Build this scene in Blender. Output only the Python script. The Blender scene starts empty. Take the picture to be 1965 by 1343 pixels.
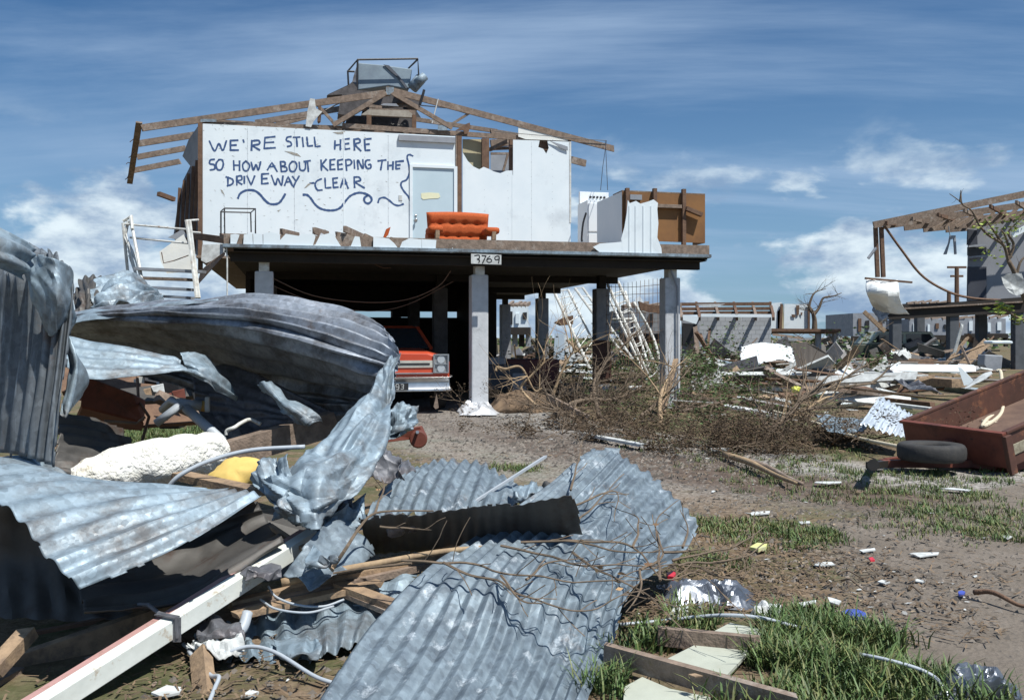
import bpy, bmesh, math, random
from mathutils import Vector, Matrix, noise
R=random.Random(7)
S=bpy.context.scene
F=1750.0; HY=648.0; CX=982.5; CH=1.25
# ---------------- camera, sky, sun, exposure
cam=bpy.data.cameras.new('camera'); co=bpy.data.objects.new('camera',cam); S.collection.objects.link(co)
co.location=(0,0,CH); co.rotation_euler=(math.pi/2,0,0)
cam.sensor_width=36; cam.lens=F/1965*36; cam.shift_y=-(671.5-HY)/1965; cam.clip_start=.05; cam.clip_end=9000
S.camera=co
SUNV=Vector((.40,-.36,1.0)).normalized()
sl=bpy.data.lights.new('sun','SUN'); sl.energy=5.0; sl.angle=math.radians(.55); sl.color=(1,.97,.91)
so=bpy.data.objects.new('sun',sl); S.collection.objects.link(so); so.rotation_euler=SUNV.to_track_quat('Z','Y').to_euler(); so.location=(10,-10,30)
W=bpy.data.worlds.new('World'); S.world=W; W.use_nodes=True
nt=W.node_tree; nt.nodes.clear(); N=nt.nodes.new; L=nt.links.new
out=N('ShaderNodeOutputWorld'); bg=N('ShaderNodeBackground'); bg.inputs['Strength'].default_value=.05
sky=N('ShaderNodeTexSky'); sky.sky_type='NISHITA'; sky.sun_disc=False
sky.sun_elevation=math.asin(SUNV.z); sky.sun_rotation=math.atan2(SUNV.x,SUNV.y)
sky.air_density=1.0; sky.dust_density=.6; sky.ozone_density=1.6
tc=N('ShaderNodeTexCoord'); sep=N('ShaderNodeSeparateXYZ'); L(tc.outputs['Generated'],sep.inputs[0])
def mth(op,a,b=None,c=None,clamp=False):
    n=N('ShaderNodeMath'); n.operation=op; n.use_clamp=clamp
    for i,x in enumerate((a,b,c)):
        if x is None: continue
        if isinstance(x,(int,float)): n.inputs[i].default_value=x
        else: L(x,n.inputs[i])
    return n.outputs[0]
def wnoise(scale,detail,rough,vec,dist=0):
    n=N('ShaderNodeTexNoise'); n.inputs['Scale'].default_value=scale; n.inputs['Detail'].default_value=detail
    n.inputs['Roughness'].default_value=rough; n.inputs['Distortion'].default_value=dist; L(vec,n.inputs['Vector']); return n.outputs['Fac']
def mr(x,a,b,c=0,d=1,smooth=True):
    n=N('ShaderNodeMapRange'); n.interpolation_type='SMOOTHSTEP' if smooth else 'LINEAR'
    L(x,n.inputs[0]); n.inputs[1].default_value=a;n.inputs[2].default_value=b;n.inputs[3].default_value=c;n.inputs[4].default_value=d; return n.outputs[0]
# project direction onto a flat cloud deck for high thin cloud, use (azimuth,elevation) for low cumulus
zz=mth('MAXIMUM',sep.outputs[2],.02)
den=mth('ADD',zz,.10)
cb=N('ShaderNodeCombineXYZ'); L(mth('DIVIDE',sep.outputs[0],den),cb.inputs[0]); L(mth('DIVIDE',sep.outputs[1],den),cb.inputs[1])
mp=N('ShaderNodeMapping'); L(cb.outputs[0],mp.inputs[0]); mp.inputs['Rotation'].default_value=(0,0,-.55); mp.inputs['Scale'].default_value=(.34,1.15,1); mp.inputs['Location'].default_value=(3.1,1.7,0)
c1=mr(wnoise(.8,10,.62,mp.outputs[0],.35),.38,.70)
mp2=N('ShaderNodeMapping'); L(cb.outputs[0],mp2.inputs[0]); mp2.inputs['Location'].default_value=(7.3,2.2,0); mp2.inputs['Scale'].default_value=(.6,.6,1)
c1b=mr(wnoise(.45,5,.55,mp2.outputs[0]),.30,.58)
cir=mth('MULTIPLY',mth('MULTIPLY',c1,c1b),.85)
az=mth('ARCTAN2',sep.outputs[0],sep.outputs[1])
cc=N('ShaderNodeCombineXYZ'); L(mth('MULTIPLY',az,3.0),cc.inputs[0]); L(mth('MULTIPLY',sep.outputs[2],6.5),cc.inputs[1]); cc.inputs[2].default_value=4.4
n2=wnoise(2.0,8,.55,cc.outputs[0],.15)
big=wnoise(.75,3,.5,cc.outputs[0])
hm=mth('SUBTRACT',1.0,mr(sep.outputs[2],.05,.17))
cum=mr(mth('ADD',n2,mth('ADD',mth('MULTIPLY',hm,.11),mth('MULTIPLY',mth('SUBTRACT',big,.5),.45))),.555,.655)
cum=mth('MULTIPLY',cum,mth('SUBTRACT',1.0,mr(sep.outputs[2],.12,.24)))
# self-shading inside the clouds: thick parts grey at the base
shade=mr(wnoise(3.4,6,.6,cc.outputs[0]),.35,.65)
ccol=N('ShaderNodeMix'); ccol.data_type='RGBA'; L(shade,ccol.inputs[0]); ccol.inputs[6].default_value=(4.2,6.2,9.2,1); ccol.inputs[7].default_value=(13.0,15.0,16.2,1)
hz=mth('MULTIPLY',mth('SUBTRACT',1.0,mr(sep.outputs[2],.0,.36)),.46)
gm=N('ShaderNodeMix'); gm.data_type='RGBA'; gm.blend_type='MULTIPLY'; gm.inputs[0].default_value=1; L(sky.outputs[0],gm.inputs[6]); gm.inputs[7].default_value=(.55,1.0,1.38,1)
m0=N('ShaderNodeMix'); m0.data_type='RGBA'; L(hz,m0.inputs[0]); L(gm.outputs[2],m0.inputs[6]); m0.inputs[7].default_value=(6.2,8.8,12.0,1)
m1=N('ShaderNodeMix'); m1.data_type='RGBA'; L(cir,m1.inputs[0]); L(m0.outputs[2],m1.inputs[6]); m1.inputs[7].default_value=(6.6,9.0,12.4,1)
m2=N('ShaderNodeMix'); m2.data_type='RGBA'; L(cum,m2.inputs[0]); L(m1.outputs[2],m2.inputs[6]); L(ccol.outputs[2],m2.inputs[7])
L(m2.outputs[2],bg.inputs['Color']); L(bg.outputs[0],out.inputs[0])
S.view_settings.view_transform='Standard'; S.view_settings.look='None'; S.view_settings.exposure=0.30; S.view_settings.gamma=1
S.render.engine='CYCLES'

# ---------------- helpers
def P(px,py,Y): return Vector(((px-CX)*Y/F,Y,CH+(HY-py)*Y/F))
def G(px,py,z=0.0):
    Y=(CH-z)*F/(py-HY); return P(px,py,Y)
HO=Vector((-.576,15.4,0)); HU=Vector((.974,.2267,0)); HV=Vector((-.2267,.974,0))
def H(t,w,z): return HO+HU*t+HV*w+Vector((0,0,z))
def hp(px,py,w):     # pixel -> (t,z) on the house plane w
    a=(px-CX)/F; b=(HY-py)/F
    Y=(w+HV.dot(HO))/(HV.x*a+HV.y); p=Vector((a*Y,Y,CH+b*Y)); return HU.dot(p-HO),p.z
def HP(px,py,w): t,z=hp(px,py,w); return H(t,w,z)
HM=Matrix(((HU.x,HV.x,0,0),(HU.y,HV.y,0,0),(0,0,1,0),(0,0,0,1)))
MATS={}
def mat(name,c1,c2=None,rough=.7,metal=0,scale=6,detail=5,bump=.15,bscale=None,stretch=(1,1,1),lo=.35,hi=.65,kind=None,c3=None,s3=2,spec=.5,t3=(.55,.7)):
    if name in MATS: return MATS[name]
    m=bpy.data.materials.new(name); m.use_nodes=True; n=m.node_tree; b=n.nodes['Principled BSDF']
    b.inputs['Roughness'].default_value=rough; b.inputs['Metallic'].default_value=metal
    b.inputs['Specular IOR Level'].default_value=spec
    tc=n.nodes.new('ShaderNodeTexCoord'); mp=n.nodes.new('ShaderNodeMapping'); mp.inputs['Scale'].default_value=stretch
    n.links.new(tc.outputs['Object'],mp.inputs[0])
    no=n.nodes.new('ShaderNodeTexNoise'); no.inputs['Scale'].default_value=scale; no.inputs['Detail'].default_value=detail; no.inputs['Roughness'].default_value=.62
    n.links.new(mp.outputs[0],no.inputs['Vector'])
    r=n.nodes.new('ShaderNodeMapRange'); r.inputs[1].default_value=lo; r.inputs[2].default_value=hi; n.links.new(no.outputs['Fac'],r.inputs[0])
    mx=n.nodes.new('ShaderNodeMix'); mx.data_type='RGBA'; mx.inputs[6].default_value=(*c1,1); mx.inputs[7].default_value=(*(c2 or c1),1); n.links.new(r.outputs[0],mx.inputs[0])
    col=mx.outputs[2]
    if c3:
        n3=n.nodes.new('ShaderNodeTexNoise'); n3.inputs['Scale'].default_value=s3; n3.inputs['Detail'].default_value=7; n3.inputs['Roughness'].default_value=.7; n.links.new(mp.outputs[0],n3.inputs['Vector'])
        r3=n.nodes.new('ShaderNodeMapRange'); r3.inputs[1].default_value=t3[0]; r3.inputs[2].default_value=t3[1]; n.links.new(n3.outputs['Fac'],r3.inputs[0])
        m3=n.nodes.new('ShaderNodeMix'); m3.data_type='RGBA'; n.links.new(r3.outputs[0],m3.inputs[0]); n.links.new(col,m3.inputs[6]); m3.inputs[7].default_value=(*c3,1); col=m3.outputs[2]
    if kind=='brick':
        br=n.nodes.new('ShaderNodeTexBrick'); br.inputs['Scale'].default_value=1; br.inputs['Brick Width'].default_value=.4; br.inputs['Row Height'].default_value=.2; br.inputs['Mortar Size'].default_value=.012
        br.inputs['Color1'].default_value=(*c1,1); br.inputs['Color2'].default_value=(*(c2 or c1),1); br.inputs['Mortar'].default_value=tuple(x*.55 for x in c1)+(1,)
        sx=n.nodes.new('ShaderNodeSeparateXYZ'); n.links.new(tc.outputs['Object'],sx.inputs[0]); cb=n.nodes.new('ShaderNodeCombineXYZ')
        n.links.new(sx.outputs[0],cb.inputs[0]); n.links.new(sx.outputs[2],cb.inputs[1]); n.links.new(cb.outputs[0],br.inputs['Vector']); col=br.outputs['Color']
    if kind=='vcol':
        at=n.nodes.new('ShaderNodeAttribute'); at.attribute_name='tint'; m3=n.nodes.new('ShaderNodeMix'); m3.data_type='RGBA'; m3.blend_type='MULTIPLY'; m3.inputs[0].default_value=1
        n.links.new(col,m3.inputs[6]); n.links.new(at.outputs['Color'],m3.inputs[7]); col=m3.outputs[2]
    if kind=='galv':      # rust blooms and faint spangle
        n4=n.nodes.new('ShaderNodeTexNoise'); n4.inputs['Scale'].default_value=2.1; n4.inputs['Detail'].default_value=11; n4.inputs['Roughness'].default_value=.78; n.links.new(tc.outputs['Object'],n4.inputs['Vector'])
        r4=n.nodes.new('ShaderNodeMapRange'); r4.inputs[1].default_value=.60; r4.inputs[2].default_value=.70; r4.inputs[4].default_value=.75; n.links.new(n4.outputs['Fac'],r4.inputs[0])
        m4=n.nodes.new('ShaderNodeMix'); m4.data_type='RGBA'; n.links.new(r4.outputs[0],m4.inputs[0]); n.links.new(col,m4.inputs[6]); m4.inputs[7].default_value=(.15,.095,.065,1); col=m4.outputs[2]
        v5=n.nodes.new('ShaderNodeTexVoronoi'); v5.inputs['Scale'].default_value=38; n.links.new(tc.outputs['Object'],v5.inputs['Vector']); s5=n.nodes.new('ShaderNodeSeparateColor'); n.links.new(v5.outputs['Color'],s5.inputs[0])
        r5=n.nodes.new('ShaderNodeMapRange'); r5.inputs[3].default_value=.82; r5.inputs[4].default_value=1.16; n.links.new(s5.outputs[0],r5.inputs[0]); m5=n.nodes.new('ShaderNodeVectorMath'); m5.operation='SCALE'; n.links.new(col,m5.inputs[0]); n.links.new(r5.outputs[0],m5.inputs['Scale']); col=m5.outputs[0]
    n.links.new(col,b.inputs['Base Color'])
    if kind=='galv':
        vo=n.nodes.new('ShaderNodeTexVoronoi'); vo.inputs['Scale'].default_value=55; n.links.new(tc.outputs['Object'],vo.inputs['Vector'])
        rr=n.nodes.new('ShaderNodeMapRange'); rr.inputs[3].default_value=rough-.1; rr.inputs[4].default_value=rough+.14; n.links.new(vo.outputs['Color'],rr.inputs[0]); n.links.new(rr.outputs[0],b.inputs['Roughness'])
    if bump:
        bn=n.nodes.new('ShaderNodeTexNoise'); bn.inputs['Scale'].default_value=bscale or scale*4; bn.inputs['Detail'].default_value=4; n.links.new(mp.outputs[0],bn.inputs['Vector'])
        bp=n.nodes.new('ShaderNodeBump'); bp.inputs['Strength'].default_value=bump; bp.inputs['Distance'].default_value=.02; n.links.new(bn.outputs['Fac'],bp.inputs['Height']); n.links.new(bp.outputs[0],b.inputs['Normal'])
    MATS[name]=m; return m
def tag(o,label=None,cat=None,group=None,kind=None):
    if label: o['label']=label
    if cat: o['category']=cat
    if group: o['group']=group
    if kind: o['kind']=kind
    return o
def thing(name,label,cat,loc=(0,0,0),group=None):
    o=bpy.data.objects.new(name,None); S.collection.objects.link(o); o.location=loc; o.empty_display_size=.1
    return tag(o,label,cat,group)
def wloc(o):
    v=Vector(o.location)
    while o.parent: o=o.parent; v=v+Vector(o.location)
    return v
def perp(d,up=Vector((0,0,1))):
    d=d.normalized()
    if abs(d.dot(up))>.98: up=Vector((0,1,0))
    a=d.cross(up).normalized(); return a,a.cross(d).normalized()
class MB:
    def __init__(s): s.v=[]; s.f=[]; s.c=[]
    def add(s,vs,fs,col=None):
        o=len(s.v); s.v.extend([Vector(x) for x in vs]); s.f.extend([tuple(i+o for i in f) for f in fs])
        if col is not None: s.c.extend([col]*len(vs))
        elif s.c: s.c.extend([(1,1,1)]*len(vs))
        return s
    def box(s,c,size,m=None,col=None,bev=0):
        x,y,z=[k/2 for k in size]; c=Vector(c)
        if bev:
            bm=bmesh.new(); bmesh.ops.create_cube(bm,size=1)
            for v in bm.verts: v.co=Vector((v.co.x*2*x,v.co.y*2*y,v.co.z*2*z))
            bmesh.ops.bevel(bm,geom=bm.edges[:],offset=bev,segments=2,affect='EDGES',profile=.6)
            pts=[v.co.copy() for v in bm.verts]; bm.verts.index_update(); fs=[tuple(v.index for v in f.verts) for f in bm.faces]; bm.free()
        else:
            pts=[Vector((i*x,j*y,k*z)) for i in(-1,1) for j in(-1,1) for k in(-1,1)]
            fs=[(0,1,3,2),(4,6,7,5),(0,4,5,1),(2,3,7,6),(0,2,6,4),(1,5,7,3)]
        if m: pts=[m.to_3x3()@p for p in pts]
        return s.add([p+c for p in pts],fs,col)
    def hbox(s,t0,t1,w0,w1,z0,z1,bev=0):
        return s.box(H((t0+t1)/2,(w0+w1)/2,(z0+z1)/2),(abs(t1-t0),abs(w1-w0),abs(z1-z0)),HM,bev=bev)
    def beam(s,a,b,w,h,up=Vector((0,0,1)),splint=0):
        a=Vector(a);b=Vector(b);d=b-a
        if d.length<1e-5: return s
        p,q=perp(d,up); p=p*w/2;q=q*h/2; vs=[]
        for e,sg in((a,-1),(b,1)):
            for i,j in((-1,-1),(1,-1),(1,1),(-1,1)):
                o=d.normalized()*sg*R.uniform(-splint,splint) if splint else Vector((0,0,0))
                vs.append(e+p*i+q*j+o)
        return s.add(vs,[(3,2,1,0),(4,5,6,7),(0,1,5,4),(1,2,6,5),(2,3,7,6),(3,0,4,7)])
    def tube(s,pts,r,n=6,closed=False,caps=True):
        pts=[Vector(p) for p in pts]; m=len(pts); o=len(s.v); nrm=None; vs=[]
        for i,p in enumerate(pts):
            d=(pts[min(i+1,m-1)]-pts[max(i-1,0)])
            if d.length<1e-7: d=Vector((0,0,1))
            d.normalize()
            if nrm is None: nrm=perp(d)[0]
            nrm=(nrm-d*nrm.dot(d))
            if nrm.length<1e-5: nrm=perp(d)[0]
            nrm.normalize(); bi=d.cross(nrm); rr=r[i] if isinstance(r,(list,tuple)) else r
            for k in range(n):
                a=2*math.pi*k/n; vs.append(p+(nrm*math.cos(a)+bi*math.sin(a))*rr)
        fs=[]
        for i in range(m-1):
            for k in range(n): fs.append((i*n+k,i*n+(k+1)%n,(i+1)*n+(k+1)%n,(i+1)*n+k))
        if caps: fs.append(tuple(range(n))[::-1]); fs.append(tuple((m-1)*n+k for k in range(n)))
        return s.add(vs,fs)
    def prism(s,outline,th):      # outline: 3D pts, th: thickness vector
        n=len(outline); vs=[Vector(p) for p in outline]+[Vector(p)+th for p in outline]
        fs=[tuple(range(n))[::-1],tuple(range(n,2*n))]+[(i,(i+1)%n,n+(i+1)%n,n+i) for i in range(n)]
        return s.add(vs,fs)
    def cyl(s,a,b,r,n=16,r2=None): return s.tube([a,b],[r,r if r2 is None else r2],n)
    def ball(s,c,rad,sub=2,jit=0):
        bm=bmesh.new(); bmesh.ops.create_icosphere(bm,subdivisions=sub,radius=1); c=Vector(c)
        pts=[]
        for v in bm.verts:
            k=1+jit*noise.noise(v.co*1.7+c*3)
            pts.append(Vector((v.co.x*rad[0]*k,v.co.y*rad[1]*k,v.co.z*rad[2]*k))+c)
        bm.verts.index_update(); fs=[tuple(v.index for v in f.verts) for f in bm.faces]; bm.free(); return s.add(pts,fs)
    def build(s,name,m,parent=None,smooth=False,origin=None,solid=0,bev=0):
        if not s.v: s.v=[Vector((0,0,0))]
        if parent is not None: o0=wloc(parent)
        elif origin is not None: o0=Vector(origin)
        else:
            xs=[v.x for v in s.v]; ys=[v.y for v in s.v]; o0=Vector(((min(xs)+max(xs))/2,(min(ys)+max(ys))/2,min(v.z for v in s.v)))
        me=bpy.data.meshes.new(name); loc0=o0
        if parent is not None and origin is not None:
            loc0=Vector(origin)
        me.from_pydata([tuple(v-loc0) for v in s.v],[],s.f); me.update()
        if m: me.materials.append(m)
        if s.c:
            ca=me.color_attributes.new('tint','FLOAT_COLOR','POINT')
            fl=[]
            for c in s.c: fl.extend((c[0],c[1],c[2],1))
            ca.data.foreach_set('color',fl)
        if smooth: me.polygons.foreach_set('use_smooth',[True]*len(me.polygons))
        ob=bpy.data.objects.new(name,me); S.collection.objects.link(ob)
        if parent is not None: ob.parent=parent; ob.location=loc0-o0
        else: ob.location=o0
        if solid:
            md=ob.modifiers.new('s','SOLIDIFY'); md.thickness=solid; md.offset=0
        if bev:
            md=ob.modifiers.new('b','BEVEL'); md.width=bev; md.segments=2; md.limit_method='ANGLE'
        return ob
def dup(root,loc=None,rotz=None,label=None,group=None,scale=None,rot=None):
    r=root.copy(); S.collection.objects.link(r)
    if loc is not None: r.location=loc
    if rotz is not None: r.rotation_euler=(0,0,rotz)
    if rot is not None: r.rotation_euler=rot
    if scale is not None: r.scale=scale if hasattr(scale,'__len__') else (scale,)*3
    if label: r['label']=label
    if group: r['group']=group
    for ch in list(root.children):
        c=ch.copy(); S.collection.objects.link(c); c.parent=r
        for g in list(ch.children):
            d=g.copy(); S.collection.objects.link(d); d.parent=c
    return r
def cr(pts,t):          # catmull-rom through list, t in 0..1
    n=len(pts)-1; x=min(max(t,0),1)*n; i=min(int(x),n-1); u=x-i
    p1=pts[i];p2=pts[i+1];p0=pts[i-1] if i>0 else p1*2-p2;p3=pts[i+2] if i+2<=n else p2*2-p1
    return .5*((2*p1)+(p2-p0)*u+(2*p0-5*p1+4*p2-p3)*u*u+(3*p1-p0-3*p2+p3)*u*u*u)
def curve(pts,n): return [cr([Vector(p) for p in pts],i/(n-1)) for i in range(n)]
def nz(p,k=0): return noise.noise(Vector(p)+Vector((k*7.3,k*3.1,k*1.7)))
def ridged(p,k=0): return 1-2*abs(nz(p,k))
def facet(x,y,s):
    x+=.3*nz((x*.5,y*.5,s)); y+=.3*nz((x*.5,y*.5,s+5)); i=math.floor(x);j=math.floor(y);a=x-i;b=y-j
    def hh(i,j):
        t=math.sin(i*127.1+j*311.7+s*74.7)*43758.5453; return (t-math.floor(t))*2-1
    if (i+j)%2:
        if a+b<1: h0=hh(i,j); return h0+(hh(i+1,j)-h0)*a+(hh(i,j+1)-h0)*b
        h0=hh(i+1,j+1); return h0+(hh(i,j+1)-h0)*(1-a)+(hh(i+1,j)-h0)*(1-b)
    if a>b: h0=hh(i+1,j); return h0+(hh(i,j)-h0)*(1-a)+(hh(i+1,j+1)-h0)*b
    h0=hh(i,j+1); return h0+(hh(i+1,j+1)-h0)*a+(hh(i,j)-h0)*(1-b)
def sheet(name,label,ctrl,m,ribs=10,along='v',amp=.010,nu=None,nv=40,crum=0,cscale=3.0,rag=.0,seed=1,cat='metal sheet',parent=None,flat=.5,tear=0,pix=True,solid=.0025,group=None,dent=0):
    rows=[[P(*c) if pix else Vector(c) for c in r] for r in ctrl]
    if nu is None: nu=int(ribs*9) if ribs else 50
    if along=='u': nu,nv=max(nv,2),max(int(ribs*9),nu)
    def surf(u,v): return cr([cr(r,u) for r in rows],v)
    base=[]
    mid=rows[len(rows)//2]; LU=sum((b_-a_).length for a_,b_ in zip(mid,mid[1:])); LV=sum((rb_[len(rb_)//2]-ra_[len(ra_)//2]).length for ra_,rb_ in zip(rows,rows[1:]))
    cell=.42/cscale; crum*=1.15
    for j in range(nv+1):
        v=j/nv; pr=[cr([r[i] for r in rows],v) if False else None for i in ()]
        rowpts=[cr(r,0) for r in ()]
        line=[]
        cols=None
        for i in range(nu+1): line.append(surf(i/nu,v))
        base.append(line)
    out=[]
    for j in range(nv+1):
        for i in range(nu+1):
            p=base[j][i]; du=base[j][min(i+1,nu)]-base[j][max(i-1,0)]; dv=base[min(j+1,nv)][i]-base[max(j-1,0)][i]
            n=du.cross(dv)
            if n.length<1e-9: n=Vector((0,0,1))
            n.normalize(); u=i/nu; v=j/nv; q=Vector((p.x,p.y,p.z))
            ph=(u if along=='v' else v)*ribs*2*math.pi
            a=amp*(1-flat*max(0,min(1,.5+1.6*nz(q*2.2,seed)))) if ribs else 0
            d=a*math.sin(ph)
            if crum: d+=crum*(.15*nz(q*cscale,seed)+1.0*facet(u*LU/cell,v*LV/cell,seed)+.34*facet(u*LU/cell*2.7,v*LV/cell*2.3,seed+3))
            if dent: d-=dent*max(0,nz(q*6,seed+9)-.35)*2.5
            s2=p+n*d
            if crum: s2+=Vector((nz(q*cscale,seed+11),nz(q*cscale,seed+12),facet(u*LU/cell,v*LV/cell,seed+8)*.6))*crum*.5
            out.append(s2)
    fs=[]
    for j in range(nv):
        for i in range(nu):
            if rag:
                e=min(i,nu-1-i)/nu if rag>0 else 1; e2=min(j,nv-1-j)/nv
                q=base[j][i]; lim=abs(rag)*max(0,.25+1.4*nz(q*7,seed+20)+.5*nz(q*23,seed+21))
                if min(e,e2)<lim: continue
            if tear and nz(base[j][i]*4.5,seed+30)>1-tear: continue
            k=j*(nu+1)+i; fs.append((k,k+1,k+nu+2,k+nu+1))
    used=sorted({i for f in fs for i in f}); mp={k:i for i,k in enumerate(used)}
    b=MB(); b.add([out[k] for k in used],[tuple(mp[i] for i in f) for f in fs])
    ob=b.build(name,m,parent,smooth=True,solid=solid)
    if crum>.012: ob.data.set_sharp_from_angle(angle=math.radians(26 if crum<.026 else 9))
    if parent is None: tag(ob,label,cat,group)
    elif label: tag(ob,label)
    return ob
def twig(b,p,d,ln,r,depth,wob=.35,n=6,grav=0,leafs=None,lean=None):
    pts=[p]; rs=[r]; dd=d.normalized(); q=Vector(p)
    for i in range(n):
        dd=(dd+Vector((R.uniform(-1,1),R.uniform(-1,1),R.uniform(-1,1)))*wob*.5+Vector((0,0,-grav))).normalized()
        q=q+dd*ln/n
        if q.z<.01: q.z=.01; dd.z=abs(dd.z)*.3
        pts.append(q.copy()); rs.append(max(r*(1-.8*(i+1)/n),min(r,.0026)))
    b.tube(pts,rs,5 if r>.008 else 4 if r>.004 else 3,caps=False)
    if depth>0:
        for k in range(R.randint(3,5)):
            i=R.randint(1,n); bd=(pts[i]-pts[i-1]).normalized(); sd=Vector((R.uniform(-1,1),R.uniform(-1,1),R.uniform(-.6,1)))
            twig(b,pts[i],(bd+sd*.75),ln*R.uniform(.35,.65),rs[i]*.7,depth-1,wob,n,grav,leafs)
    if leafs is not None and depth<=0: leafs.extend(pts[2:])
def leaves(b,pts,size,per=3,spread=.08,cols=None):
    for p in pts:
        for k in range(per):
            c=Vector(p)+Vector((R.gauss(0,spread),R.gauss(0,spread),R.gauss(0,spread)))
            if c.z<.01: c.z=.01
            a=Vector((R.uniform(-1,1),R.uniform(-1,1),R.uniform(-1,1))).normalized(); x,y=perp(a); s=size*R.uniform(.6,1.4)
            g=R.uniform(.55,1.35); cl=(g,g*R.uniform(.9,1.05),g*.9)
            b.add([c-x*s*.5,c+y*s*.22,c+x*s*.5,c-y*s*.22],[(0,1,2,3)],cl)
def plank(name,label,a,b_,w,h,m,cat='plank',up=Vector((0,0,1)),parent=None,group=None,bev=.003,splint=.02):
    o=MB().beam(a,b_,w,h,up,splint).build(name,m,parent,origin=None)
    if parent is None: tag(o,label,cat,group)
    return o
# ---------------- materials
GALV=mat('galvanised_iron',(.195,.26,.31),(.285,.36,.415),.58,.35,scale=5,bump=.015,kind='galv',c3=(.12,.125,.13),s3=3.5,t3=(.46,.66))
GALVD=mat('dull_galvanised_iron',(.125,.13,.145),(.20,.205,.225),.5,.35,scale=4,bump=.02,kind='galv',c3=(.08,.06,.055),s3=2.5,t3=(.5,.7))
GALVB=mat('shaded_rusty_iron',(.065,.062,.058),(.10,.095,.088),.6,.3,scale=5,bump=.08,c3=(.06,.035,.025),s3=4)  # iron copy darkened for faces in shade; rust patches are its own
GALVW=mat('weathered_spangled_iron',(.21,.265,.305),(.105,.135,.165),.6,.28,scale=11,detail=8,bump=.02,kind='galv',c3=(.42,.47,.51),s3=9,t3=(.58,.68))
TIM=mat('weathered_timber',(.26,.195,.15),(.14,.105,.08),.85,scale=13,detail=9,bump=.35,bscale=60,c3=(.36,.32,.28),s3=4)
TIMD=mat('dark_hardwood',(.10,.055,.035),(.17,.10,.06),.8,scale=9,bump=.3,bscale=60)
TIMN=mat('fresh_split_timber',(.36,.25,.155),(.20,.14,.09),.8,scale=16,detail=8,c3=(.14,.10,.075),s3=8,t3=(.5,.7),bump=.25,bscale=70)
WHITE=mat('white_painted_board',(.74,.81,.84),(.68,.76,.80),.6,scale=1.5,bump=.03,c3=(.50,.56,.60),s3=1.2,t3=(.55,.8))
WHITE2=mat('white_scrap',(.62,.65,.64),(.38,.39,.38),.7,scale=8,bump=.1)
CREAM=mat('cream_board',(.50,.44,.27),(.42,.37,.24),.7,scale=3)
CONC=mat('concrete_post',(.54,.56,.58),(.46,.48,.50),.85,scale=8,bump=.15,c3=(.22,.23,.24),s3=2.5,t3=(.56,.75))
DARKW=mat('dark_underside',(.02,.017,.016),(.03,.025,.02),.9,scale=3)  # near-black base deepens the shade under the raised floors
GREYW=mat('grey_painted_cladding',(.30,.32,.35),(.22,.24,.27),.7,scale=3)
BLK=mat('black_paint',(.02,.02,.022),None,.5)
RUSTR=mat('oxide_red_paint',(.11,.028,.018),(.17,.05,.03),.6,scale=5,bump=.1,c3=(.05,.02,.015),s3=4)
STEELW=mat('white_painted_steel',(.66,.68,.66),(.45,.44,.40),.5,scale=10,bump=.05,c3=(.30,.20,.13),s3=7,t3=(.6,.7))
GALVS=mat('shaded_streaked_iron',(.15,.17,.19),(.085,.098,.11),.62,.3,scale=7,detail=8,bump=.02,kind='galv',stretch=(3,3,.25),c3=(.30,.35,.39),s3=5,t3=(.56,.7))  # base darkened for the left sheet turned from the sun; pale streaks its own
TYRE=mat('tyre_rubber',(.025,.025,.026),(.04,.038,.036),.8,scale=20)
CHROME=mat('chrome',(.62,.63,.62),(.45,.46,.47),.3,.85,scale=4,bump=0)
TWIG=mat('dry_branch',(.17,.125,.085),(.10,.075,.052),.85,scale=20,bump=.1)
TWIGL=mat('pale_branch',(.40,.29,.17),(.26,.18,.11),.8,scale=20,bump=.1)
DEAD=mat('dead_foliage',(.06,.04,.025),(.11,.075,.045),.9,scale=5,kind='vcol',bump=0)
LEAF=mat('green_foliage',(.045,.09,.02),(.07,.12,.035),.7,scale=5,kind='vcol',bump=0)
LEAFY=mat('yellow_green_leaf',(.22,.34,.05),(.30,.36,.08),.6,scale=5,kind='vcol',bump=0)
GRASSM=mat('grass_blade',(.05,.10,.025),(.10,.145,.045),.6,scale=3,kind='vcol',bump=0)
BLUEP=mat('blue_spray_paint',(.022,.06,.17),(.05,.11,.25),.7,scale=40,bump=0,lo=.3,hi=.75)
# ================= GROUND =================
def sstep(a,b,x):
    t=max(0,min(1,(x-a)/(b-a))); return t*t*(3-2*t)
def pxof(x,y,z=0): return CX+F*x/y, HY+F*(CH-z)/y
TRK=[(10.5,9.0),(6.0,6.3),(3.3,6.9),(1.9,8.4),(.6,10.6),(-.6,13.2),(-1.4,16),(-2.2,20)]
def segd(x,y,pl):
    best=1e9
    for (ax,ay),(bx,by) in zip(pl,pl[1:]):
        dx,dy=bx-ax,by-ay; t=max(0,min(1,((x-ax)*dx+(y-ay)*dy)/(dx*dx+dy*dy))); best=min(best,math.hypot(x-ax-dx*t,y-ay-dy*t))
    return best
def gzf(x,y):
    z=.018*noise.noise(Vector((x*.9,y*.9,0)))+.012*noise.noise(Vector((x*4,y*4,3)))
    d=segd(x,y,TRK); z-=.02*math.exp(-(d*1.6)**2)
    return z*sstep(0,3,60-abs(y))-.003
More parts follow.
